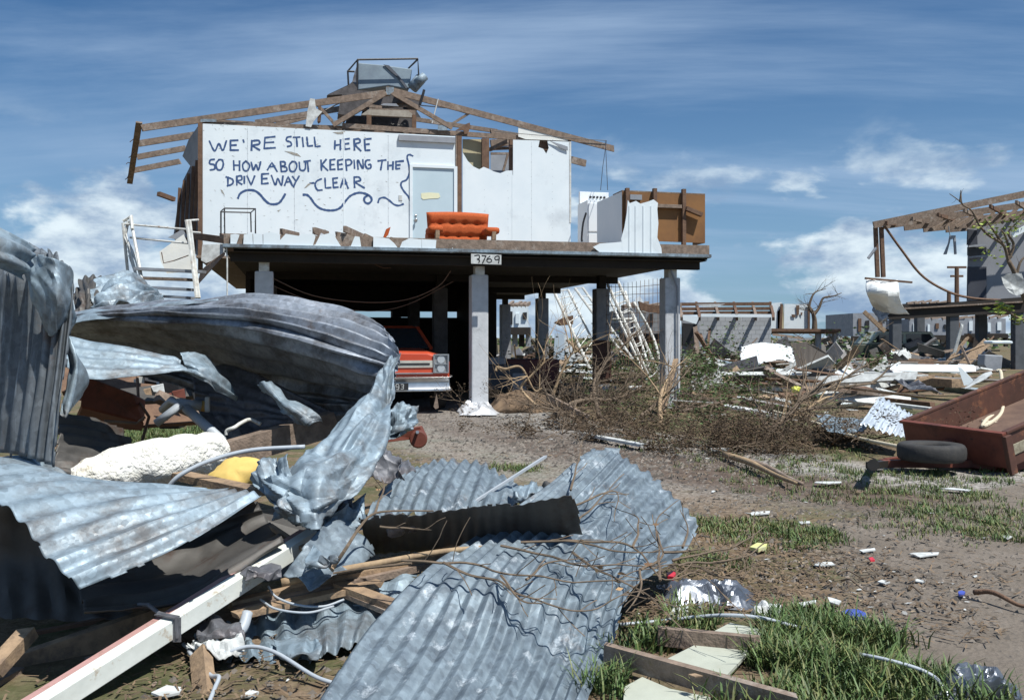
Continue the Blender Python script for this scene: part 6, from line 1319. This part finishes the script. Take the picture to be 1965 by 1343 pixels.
plank('long_timber','long tan timber lying under the neighbouring house',P(1740,728,20),P(1840,736,18),.3,.16,TIMN,'timber')
plank('long_timber','dark timber lying behind the bright iron offcut',P(1600,758,17),P(1790,778,15),.1,.1,TIMD,'timber')
plank('long_timber','white edged timber behind the trailer side',P(1710,775,14),P(1790,785,13),.12,.04,WHITE2,'timber')
plank('long_timber','diagonal grey timber crossing the debris left of the dark panel',P(1470,712,19),P(1535,745,17),.12,.12,TIM,'timber')
b=MB(); b.prism([P(x,y,14) for x,y in[(1838,704),(1845,706),(1872,735),(1850,740)]],Vector((.05,.1,0))); tag(b.build('white_wedge',WHITE),'white pointed board wedge standing behind the trailer','board')
rag('crumpled white paper inside the back of the trailer',[[(1850,742,.3),(1880,722,.3),(1905,715,.3)],[(1855,748,0),(1885,735,0),(1908,722,0)]],12.8,WHITE2,.06,99,'white_paper','paper')
tag(MB().ball(P(1528,748,16),(.10,.07,.06),3,.5).build('yellow_bag',mat('acid_yellow',(.6,.62,.08),(.5,.5,.1),.5),smooth=True),'small acid yellow bag below the tilted dark panel','bag')
# tan drum-like scraps

shrub('small green weeds pushing through the brush between the right columns',[(1150,785,.1,.4),(1210,790,.1,.4),(1290,790,.1,.4)],26,.45,.005,28,leafm=LEAF,lsize=.05,per=2,spread=.03,up=.6,depth=1,name='weed_clump')
shrub('small green weeds beside the uprooted dark shrub',[(1380,830,.05,.4),(1480,830,.05,.4),(1440,800,.1,.5)],30,.4,.005,29,leafm=LEAF,lsize=.05,per=2,spread=.03,up=.6,depth=1,name='weed_clump')
def pile(reg,n,ln,seed,where,grp,z0,z1,ymix=.8):
    rr=random.Random(seed)
    cols=[('dark board',TIMD),('grey board',DB[0]),('timber',TIM),('dark sheet',GALVB),('grey sheet',GALVD),('white board',WHITE2),('tan board',TIMN),('black scrap',BLK)]
    for k in range(n):
        x=rr.uniform(reg[0],reg[1]); p=G(x,rr.uniform(reg[2],reg[3])); hx=.5+.5*noise.noise(Vector((p.x*.35,p.y*.2,seed))); p.z=rr.uniform(z0,z0+(z1-z0)*hx*1.4)*rr.random()**.5+.05
        d=Vector((rr.uniform(-1,1),rr.uniform(-.5,.5),rr.gauss(0,.38))).normalized(); l=ln*rr.uniform(.3,1.3); nm,m=rr.choice(cols); w=rr.choice([.05,.08,.1,.16,.3]) ; h=rr.choice([.03,.05,.08])
        if 'sheet' in nm or 'scrap' in nm: w=rr.uniform(.25,.7); l*=.55
        b=MB(); b.beam(p-d*l/2,p+d*l/2,w,h,Vector((rr.gauss(0,.5),-1,rr.gauss(0,.8))).normalized(),.08); mz=min(v.z for v in b.v)
        if mz<0: b.v=[v-Vector((0,0,mz)) for v in b.v]
        tag(b.build('piled_'+nm.replace(' ','_'),m),f'{nm} tangled in the rubble {where}',nm.split()[-1],grp+' '+nm)
pile((1320,1560,690,712),80,1.6,141,'in front of the grey block house','rubble at block house',0,1.3)
pile((1560,1720,690,715),75,1.3,142,'around the olive wagon','rubble at wagon',0,1.2)
pile((1700,1900,695,718),80,1.6,143,'behind the neighbouring stilts','rubble behind stilts',0,1.6)
pile((1340,1700,735,765),50,1.3,144,'behind the dead shrubs','rubble behind shrubs',0,.5)
pile((1500,1640,663,668),30,4.5,145,'on the far flat beyond the carport','far rubble',0,3.2)
pile((1040,1280,690,712),36,1.8,146,'behind the lattice frames','rubble at lattice',0,1.3)
pile((950,1060,690,712),20,1.4,147,'beyond the undercroft opening','rubble at undercroft',0,1.0)
# ================= GREY BRICK HOUSE (mid right) =================
def rect(b,pts,Y,th=.1): b.prism([P(x,y,Y if len(r_)==0 else r_[0]) for (x,y,*r_) in pts],Vector((0,th,0)))
BRK=mat('grey_blockwork',(.42,.44,.46),(.34,.36,.38),.9,kind='brick',bump=.1)
YB=42.0
g=thing('brick_house','grey block house stripped to bare rafters beyond the debris','house',P(1400,700,YB))
b=MB(); rect(b,[(1340,697),(1478,697),(1480,608),(1342,608)],YB,.2); w=b.build('wall',BRK,g)
b=MB(); rect(b,[(1310,700),(1342,700),(1342,612),(1308,606)],YB-.3,.1); b.build('shaded_bay',GREYW,g)
b=MB(); rect(b,[(1310,660),(1338,660),(1338,622),(1310,620)],YB-.45,.1); b.build('window',BLK,g)
b=MB(); rect(b,[(1310,604),(1342,608),(1336,622),(1310,614)],YB-1.2,.1); b.build('eave_board',WHITE,g)
for i,x in enumerate((1302,1336,1372,1408,1444,1478)):
    b=MB(); b.beam(P(x,582,YB+6),P(x+6,606,YB-.2),.12,.18); b.beam(P(x+6,603,YB),P(x+6,612,YB-1.2),.12,.16); b.build('rafter',TIMD if i%2 else TIM,g)
for y in (583,592,600): b=MB(); b.beam(P(1300,y+1,YB+3),P(1480,y,YB+3),.12,.16); b.build('purlin',TIMD,g)
b=MB(); b.prism([P(1335,584,YB+1),P(1392,583,YB+1),P(1375,589,YB+1),P(1350,588,YB+1)],Vector((0,.05,0))); b.build('torn_sheet',WHITE2,g)
b=MB(); rect(b,[(1380,650),(1402,651),(1400,658),(1376,659)],YB-.02,.01); b.build('wall_vent',GREYW,g)
b=MB(); b.beam(P(1345,605,YB-1.3),P(1480,606,YB-1.3),.08,.14); b.build('fascia',WHITE,g)
# battens leaning (throw slanted lines on the wall)
for (x0,y0,x1,y1) in [(1344,640,1362,690),(1362,630,1356,690)]:
    b=MB(); b.beam(P(x0,y0,YB-1),P(x1,y1,YB-2),.1,.06); b.build('leaning_batten',TIMD,g)
YW=46.0
g=thing('white_annex','white walled roofless annex with torn openings beside the block house','building',P(1530,690,YW))
for pts,m,n in [([(1478,640),(1500,640),(1500,580),(1478,582)],WHITE,'wall_panel'),([(1492,632),(1504,632),(1503,586),(1492,598)],CREAM,'wall_panel'),([(1504,636),(1552,636),(1552,584),(1505,583)],WHITE,'wall_panel')]:
    b=MB(); rect(b,pts,YW,.1); b.build(n,m,g)
for pts in ([(1528,586),(1534,586),(1533,604),(1529,606)],[(1536,600),(1540,599),(1539,606)],[(1519,603),(1527,604),(1526,609),(1520,608)]):
    b=MB(); rect(b,pts,YW-.06,.03); b.build('torn_hole',TIMD,g)
b=MB(); b.beam(P(1552,583,YW-.1),P(1552,636,YW-.1),.08,.1,up=Vector((1,0,0))); b.build('stud',TIMD,g); b=MB(); b.beam(P(1500,583,YW-.1),P(1497,640,YW-.1),.1,.12,up=Vector((1,0,0))); b.build('stud',TIMD,g)
g=thing('carport','flat dark carport roof on posts before the white annex','carport',P(1550,690,38))
b=MB(); b.prism([P(1480,636,37),P(1614,637,37),P(1600,641,40),P(1480,640,40)],Vector((0,0,.12))); b.build('roof',TIMD,g)
for x in(1603,1570): b=MB(); b.beam(P(x,640,37.5),P(x,690,37.5),.2,.2,up=Vector((1,0,0))); b.build('post',GREYW,g)
# ---- dead tree
def deadtree(label,pxs,Y,r0,seed,canopy=None,name='bare_tree'):
    global R
    R0=R; R=random.Random(seed); g=thing(name,label,'tree',P(pxs[0][0][0],pxs[0][0][1],Y)); b=MB(); c=curve([P(x,y,Y) for x,y in pxs[0]],14); b.tube(c,[r0*(1-.4*i/14) for i in range(14)],8); b.build('trunk',TWIG,g,smooth=True)
    b=MB()
    for pl in pxs[1:]:
        c=curve([P(x,y,Y) for x,y in pl],len(pl)*5); n=len(c); b.tube(c,[r0*.55*(1-.8*i/n) for i in range(n)],6)
        for i in range(3,n-1,3): twig(b,c[i],Vector((R.uniform(-1,1),R.uniform(-.5,.5),R.uniform(-.2,1))),r0*R.uniform(3,6),r0*.12,1,n=5)
    b.build('limbs',TWIG,g); R=R0; return g
deadtree('twisted bare tree rising behind the carport',[[(1563,636),(1563,615),(1560,600)],[(1560,602),(1553,590),(1558,570),(1566,560),(1585,554)],[(1562,604),(1572,590),(1580,572),(1600,568),(1615,562)],[(1560,600),(1553,588),(1554,596)]],45,.15,51)
# ================= NEIGHBOUR HOUSE ON STILTS (right) =================
YN=36.0
g=thing('stilt_house','dark stilted house stripped of its roof cladding at the right edge','house',P(1830,710,YN))
NAV=mat('dark_navy_boards',(.03,.035,.05),(.05,.055,.07),.7,scale=1)
b=MB(); b.prism([P(1700,594,YN),P(1965,575,YN),P(2300,560,YN),P(2300,600,YN+12),P(1700,606,YN+2)],Vector((0,0,.1))); b.build('deck',DARKW,g)
b=MB(); b.beam(P(1700,600,YN-.1),P(1965,586,YN-.1),.1,.55); b.build('edge_beam',DARKW,g)
b=MB(); b.beam(P(1702,594,YN-.2),P(1965,579,YN-.2),.1,.06); b.build('edge_flashing',TIM,g)
GC=mat('dark_grey_post',(.10,.11,.125),(.07,.08,.09),.8,scale=3)
for x,yy in ((1720,YN),(1830,YN),(1885,YN+3),(1955,YN),(1766,YN+6)):
    b=MB(); p0=P(x,718,yy); b.box((p0.x,yy+.1,1.1),(.36,.36,2.3),bev=.02); b.build('post',GC,g)
YWL=YN+3
b=MB(); b.prism([P(1857,578,YWL),P(2300,560,YWL),P(2300,380,YWL),P(1965,420,YWL),P(1860,440,YWL)],Vector((0,.1,0))); b.build('wall',mat('mid_grey_wall',(.26,.27,.29),(.20,.21,.23),.7,scale=.6),g)
b=MB(); b.prism([P(1857,576,YWL-.12),P(1893,576,YWL-.12),P(1893,512,YWL-.12),P(1858,512,YWL-.12)],Vector((0,.1,0))); b.build('dark_door',NAV,g)
b=MB(); b.prism([P(1858,490,YWL-.2),P(1893,490,YWL-.2),P(1893,474,YWL-.2),P(1858,474,YWL-.2)],Vector((0,.1,0))); b.build('recess',BLK,g)
b=MB(); b.beam(P(1858,473,YWL-.3),P(1892,470,YWL-.3),.1,.08); b.beam(P(1858,494,YWL-.3),P(1892,491,YWL-.3),.1,.08); b.build('shelf',GREYW,g)
b=MB(); b.prism([P(1857,470,YWL-.25),P(1876,470,YWL-.25),P(1875,442,YWL-.25),P(1858,440,YWL-.25)],Vector((0,.1,0))); b.build('dark_panel',NAV,g)
# roof trusses
for i,(x0,y0,x1,y1) in enumerate([(1676,432,1970,372),(1695,434,2000,388),(1735,437,2050,400),(1772,440,2080,410),(1815,441,2100,418)]):
    b=MB(); b.beam(P(x0,y0,YN-.6+i*1.3),P(x1,y1,YN-.6+i*1.3),.09,.26); b.build('rafter',TIM,g)
for i in range(6):
    b=MB(); x=1700+i*50; b.beam(P(x,428-i*8,YN-.8),P(x+60,433-i*1,YN+5),.09,.14); b.build('batten',TIM if i%2 else TIMD,g)
b=MB()
for k in range(9): x=1790+k*22; b.beam(P(x,440-k*2,YN+1),P(x+30,424-k*4,YN+1.2),.06,.12)
b.build('ceiling_joists',TIM,g)
for (x0,y0,x1,y1) in [(1680,436,1684,532),(1691,436,1695,532)]:
    b=MB(); b.beam(P(x0,y0,YN-.4),P(x1,y1,YN-.4),.14,.14,up=Vector((1,0,0))); b.build('hanging_stud',TIMD,g)
b=MB(); b.tube(curve([P(1697,434,YN-.5),P(1730,480,YN-.5),P(1770,530,YN-.5),P(1820,560,YN-.3),P(1865,572,YN),P(1920,576,YN)],30),.05,5); b.build('sagging_cable',TIMD,g)
b=MB(); b.tube([P(1820,434,YN),P(1823,452,YN)],.02,4); b.prism([P(x,y,YN) for x,y in[(1812,488),(1817,488),(1824,452),(1834,452),(1836,488),(1833,488),(1831,458),(1824,460)]],Vector((0,.1,0))); b.build('hanging_fitting',GREYW,g)
b=MB(); b.tube([P(1681,476,YN-.5),P(1666,496,YN-.5)],.06,6); b.build('dangling_tube',GREYW,g)
sheet('hanging_sheet','curled white sheet hanging off the corner of the stilted house',[
 [(1662,534,34.5),(1690,536,34.4),(1722,538,34.5)],[(1660,560,34),(1690,560,33.6),(1724,562,34)],[(1668,580,34.4),(1696,582,34.2),(1738,590,34.6)],[(1680,592,35),(1705,600,35),(1748,604,35)]],mat('white_enamel_sheet',(.80,.82,.80),(.72,.75,.75),.4,scale=.8),ribs=0,nu=24,nv=30,crum=.12,cscale=.5,seed=101,cat='sheet')
b=MB(); b.beam(P(1660,534,34.3),P(1750,542,34.3),.1,.07); tag(b.build('hanging_batten',TIMD),'batten along the top of the curled hanging white sheet','batten')
b=MB(); b.beam(P(1658,598,33.8),P(1698,636,33.8),.1,.14); tag(b.build('hanging_timber',TIMN),'timber dangling below the curled white sheet','timber')
sheet('hanging_sheet','small grey curl of sheet under the curled white sheet',[[(1672,590,34.6),(1685,596,34.4),(1702,602,34.6)],[(1676,602,34.6),(1690,612,34.3),(1704,606,34.6)],[(1688,612,34.8),(1696,620,34.6),(1706,608,34.8)]],GREYW,ribs=0,nu=16,nv=16,crum=.08,seed=102,cat='sheet')
# leafy broken tree at right edge
def leafybranch():
    g=thing('broken_tree','broken leafy tree with white rags at the right edge before the stilted house','tree',P(2010,800,20)); YT=20
    b=MB(); b.tube(curve([P(2010,850,YT),P(2000,700,YT),P(1975,600,YT),P(1950,530,YT),P(1935,500,YT)],24),[.075-.0012*i for i in range(24)],8); b.build('trunk',TWIG,g,smooth=True)
    b=MB(); tips=[]
    for pl in [[(1935,500),(1925,470),(1895,450),(1878,430),(1865,405),(1850,395),(1840,385),(1822,372)],[(1843,388),(1844,365)],[(1935,500),(1945,470),(1935,445),(1960,420),(1970,400)],[(1925,470),(1905,440),(1890,420)],[(1950,530),(1960,500),(1985,480)],[(1940,495),(1930,455),(1920,440)],[(2010,620),(1960,612),(1930,596),(1915,592)]]:
        c=curve([P(x,y,YT) for x,y in pl],len(pl)*5); n=len(c); b.tube(c,[.035*(1-.8*i/n) for i in range(n)],6); tips+=c[2*n//3::4]
        for i in range(5,n-1,6): twig(b,c[i],Vector((R.uniform(-1,1),R.uniform(-.5,.5),R.uniform(-.2,1))),R.uniform(.12,.3),.007,0,n=5,leafs=None)
    b.build('limbs',TWIG,g)
    l=MB(); leaves(l,[P(x,y,YT) for x,y in[(1920,470),(1915,450),(1900,440),(1943,432),(1955,430),(1935,440),(1960,425),(1900,485),(1880,432)]],.11,16,.14); 
    for x,y in[(1918,592),(1930,598),(1942,604),(1955,612),(1960,618),(1912,590)]: leaves(l,[P(x,y,YT)],.14,12,.07)
    l.build('crown',LEAFY,g)
leafybranch()
rag('torn white board scrap caught in the broken tree',[[(1924,530,0),(1940,524,0),(1960,524,0)],[(1930,548,0),(1950,550,0),(1968,545,0)],[(1940,562,0),(1955,568,0),(1972,560,0)]],19.8,WHITE2,.08,103,'torn_sheet','scrap')
o=MB().prism([P(x,y,19.9) for x,y in[(1940,448),(1968,432),(1968,444),(1945,456)]],Vector((0,.03,0))); tag(o.build('white_batten',WHITE),'white batten wedged high in the broken tree','batten')
# ---- olive wagon (rear three quarter) + white ute
OLV=mat('olive_paint',(.055,.065,.045),(.07,.08,.055),.5,scale=1)
def vehicle(label,px,py,Y,ln,wd,ht,m,m2,cab,name='parked_wagon',cat='wagon'):
    base=P(px,py,Y); base.z=0; g=thing(name,label,cat,base)
    def q(x,y,z): return base+Vector((x,y,z))
    b=MB(); prof=[(-ln/2,.35),(ln/2,.35),(ln/2,.82),(ln*.46,.95),(-ln*.46,1.0),(-ln/2,.9)]
    b.prism([q(x,-wd/2,z) for x,z in prof],Vector((0,wd,0))); b.build('body',m,g,bev=.05)
    x0,x1,x2,x3=cab; b=MB(); b.prism([q(x,-wd/2+.08,z) for x,z in[(x0,.99),(x3,.97),(x2,ht),(x1,ht)]],Vector((0,wd-.16,0))); b.build('cabin',m2,g,bev=.04)
    b=MB(); n=2
    for s in(-1,1):
        for (a,c,a2,c2) in ((x0+.15,(x0+x3)/2-.08,x1+.08,(x1+x2)/2-.06),((x0+x3)/2+.08,x3-.2,(x1+x2)/2+.06,x2-.08)):
            y=s*(wd/2-.075); b.add([q(a,y,1.05),q(c,y,1.05),q(c2,y,ht-.1),q(a2,y,ht-.1)],[(0,1,2,3)])
    b.build('window',GLS,g,solid=.02)
    for sx in(-.32,.32):
        for sy in(-1,1):
            b=MB(); b.cyl(q(sx*ln,sy*(wd/2-.2),.34),q(sx*ln,sy*(wd/2+.02),.34),.34,20); w=b.build('wheel',TYRE,g); b=MB(); b.cyl(q(sx*ln,sy*(wd/2-.2),.34),q(sx*ln,sy*(wd/2+.035),.34),.16,12); b.build('rim',GREYW,w)
    return g
vehicle('olive station wagon with pale roof parked beyond the debris',1697,700,38,4.3,1.75,1.5,OLV,mat('pale_sage_roof',(.42,.46,.38),None,.5),(-1.0,-.6,1.6,2.0))
b=MB(); b.box(P(1664,684,45),(1.8,1.5,1.5),bev=.08); tag(b.build('dark_crate',OLV),'dark boxy olive load standing behind the station wagon','crate')
# white ute roof-like object under neighbour
b=MB(); b.box(P(1915,657,30),(.7,.6,.12),bev=.08); tag(b.build('white_box_lid',WHITE),'white flat box lid standing under the stilted house','lid')
b=MB(); b.prism([P(x,y,26) for x,y in[(1890,680),(1925,682),(1922,712),(1895,712),(1888,700)]],Vector((0,.4,0))); tag(b.build('grey_hopper',GREYW,bev=.03),'grey tapered metal hopper under the stilted house','hopper')
# ---- background row of wrecked elevated houses
def farhouse(label,x0,x1,yt,yf,yb,Y,m,seed,nw=4,roof=True):
    rr=random.Random(seed); g=thing('distant_house',label,'house',P((x0+x1)/2,yb,Y))
    b=MB(); b.prism([P(x0,yf,Y),P(x1,yf,Y),P(x1,yt+rr.uniform(0,3),Y),P((x0+x1)/2,yt,Y),P(x0,yt+rr.uniform(0,2),Y)],Vector((0,7,0))); b.build('wall',m,g)
    b=MB(); b.prism([P(x0-4,yf,Y-1),P(x1+4,yf,Y-1),P(x1+4,yf,Y+8),P(x0-4,yf,Y+8)],Vector((0,0,-.4))); b.build('floor',DARKW,g)
    n=max(3,int((x1-x0)/18))
    for i in range(n+1):
        x=x0+(x1-x0)*i/n; b=MB(); b.beam(P(x,yf+1,Y),P(x,yb,Y),.3,.3,up=Vector((1,0,0))); b.build('stilt',GREYW if i%2 else DARKW,g)
    for i in range(nw):
        x=x0+(x1-x0)*(i+.5+rr.uniform(-.2,.2))/nw; w_=rr.uniform(2,5); y0=yt+(yf-yt)*rr.uniform(.2,.35); y1=yt+(yf-yt)*rr.uniform(.6,.9)
        b=MB(); b.prism([P(x-w_,y0,Y-.1),P(x+w_,y0+rr.uniform(-1,1),Y-.1),P(x+w_,y1,Y-.1),P(x-w_,y1,Y-.1)],Vector((0,.08,0))); b.build('window',rr.choice([BLK,WHITE,TIMD,BLK]),g)
    if roof:
        for i in range(5):
            xa=x0+(x1-x0)*i/5; b=MB(); b.beam(P(xa,yt,Y),P(xa+(x1-x0)/4,yt-rr.uniform(2,8),Y+3),.15,.2); b.build('rafter',TIM,g)
    return g
farhouse('grey flat fronted wrecked house at the left of the distant row',1637,1700,600,645,672,80,GREYW,61,3,False)
farhouse('wrecked house with torn white walls seen between the neighbour stilts',1745,1850,612,643,668,78,GREYW,62,7)
farhouse('pale wrecked house far beyond the second neighbour stilt',1850,1930,610,640,665,85,GREYW,63,4)
farhouse('small stripped house frame above the neighbour deck',1740,1812,582,600,668,95,TIM,65,3)
farhouse('white wrecked house seen between the undercroft and first column',975,1014,588,628,665,50,WHITE,66,3)
farhouse('grey wrecked house seen behind the lattice frames',1195,1300,590,640,690,40,mat('grey_brick_far',(.25,.26,.27),(.2,.21,.22),.9,kind='brick'),67,3)
b=MB(); b.prism([P(x,y,39) for x,y in[(1218,575),(1228,568),(1240,590),(1238,625),(1222,630)]],Vector((0,.1,0))); tag(b.build('bent_white_panel',WHITE),'bent white panel standing behind the lattice frames','panel')
b=MB(); b.prism([P(x,y,38.5) for x,y in[(1226,578),(1245,585),(1300,588),(1300,602),(1270,602),(1230,595)]],Vector((0,.4,0))); tag(b.build('thatch_like_debris',TIMD),'dark ragged roof edge hanging behind the lattice frames','roof scrap')
b=MB(); b.prism([P(x,y,30) for x,y in[(1065,640),(1083,640),(1083,690),(1062,690)]],Vector((0,.1,0))); tag(b.build('white_door',mat('pale_blue_door2',(.45,.55,.65),None,.6)),'pale blue door leaf standing beside the back column','door')
b=MB(); b.prism([P(x,y,31) for x,y in[(1066,618),(1084,608),(1100,605),(1100,622),(1078,624)]],Vector((0,1.5,0))); tag(b.build('dark_awning',TIMD),'dark low awning behind the pale blue door leaf','awning')
# stairs & lattice seen left of the house under stairs / poles
def pole(label,x,yt,yb,Y,arms,r0=.14,lean=0):
    g=thing('utility_pole',label,'pole',P(x,yb,Y)); b=MB(); b.tube([P(x,yb,Y),P(x+lean,yt,Y)],[r0,r0*.8],8); b.build('post',TIMD,g)
    for (y,w) in arms: b=MB(); b.beam(P(x-w,y,Y),P(x+w,y+.0,Y),.14,.16); b.build('crossarm',TIMD,g)
pole('tall utility pole with two crossarms left of the grey neighbour wall',1836,512,660,70,[(513,18),(530,12)],.2)
pole('short leaning utility post above the neighbour deck',1821,560,600,60,[(563,3)],.16)
# distant horizon ground cover
def farveg():
    rr=random.Random(77); b=MB()
    for k in range(2600):
        Y=rr.uniform(90,420); x=rr.uniform(300,2050); p=P(x,648,Y); h=rr.uniform(.3,2.4)*rr.uniform(.4,1); z=rr.random()*h; s=rr.uniform(.25,.7); c=Vector((p.x,Y,z)); g_=rr.uniform(.6,1.4)
        a=Vector((rr.uniform(-1,1),rr.uniform(-1,1),rr.uniform(-1,1))).normalized(); u_,v_=perp(a); b.add([c-u_*s,c+v_*s*.6,c+u_*s,c-v_*s*.6],[(0,1,2,3)],(g_,g_,g_))
    o=b.build('far_scrub',LEAF,origin=(0,0,0)); tag(o,'low ragged scrub along the horizon','scrub',kind='stuff')
farveg()
deadtree('small bare tree on the far horizon left of the distant row',[[(1640,668),(1641,655),(1640,648)],[(1640,650),(1636,640)],[(1640,650),(1645,638)]],110,.2,52)
deadtree('tiny bare stump tree on the horizon right of the carport',[[(1626,668),(1625,656),(1624,650)],[(1624,652),(1620,645)]],120,.2,53)
debris((1300,1700,675,700),40,2.2,46,'far beyond the brush near the block house','far debris',.8)
debris((960,1060,700,740),14,1.2,47,'in the shade beyond the dark red cabinet','shaded debris',.3)
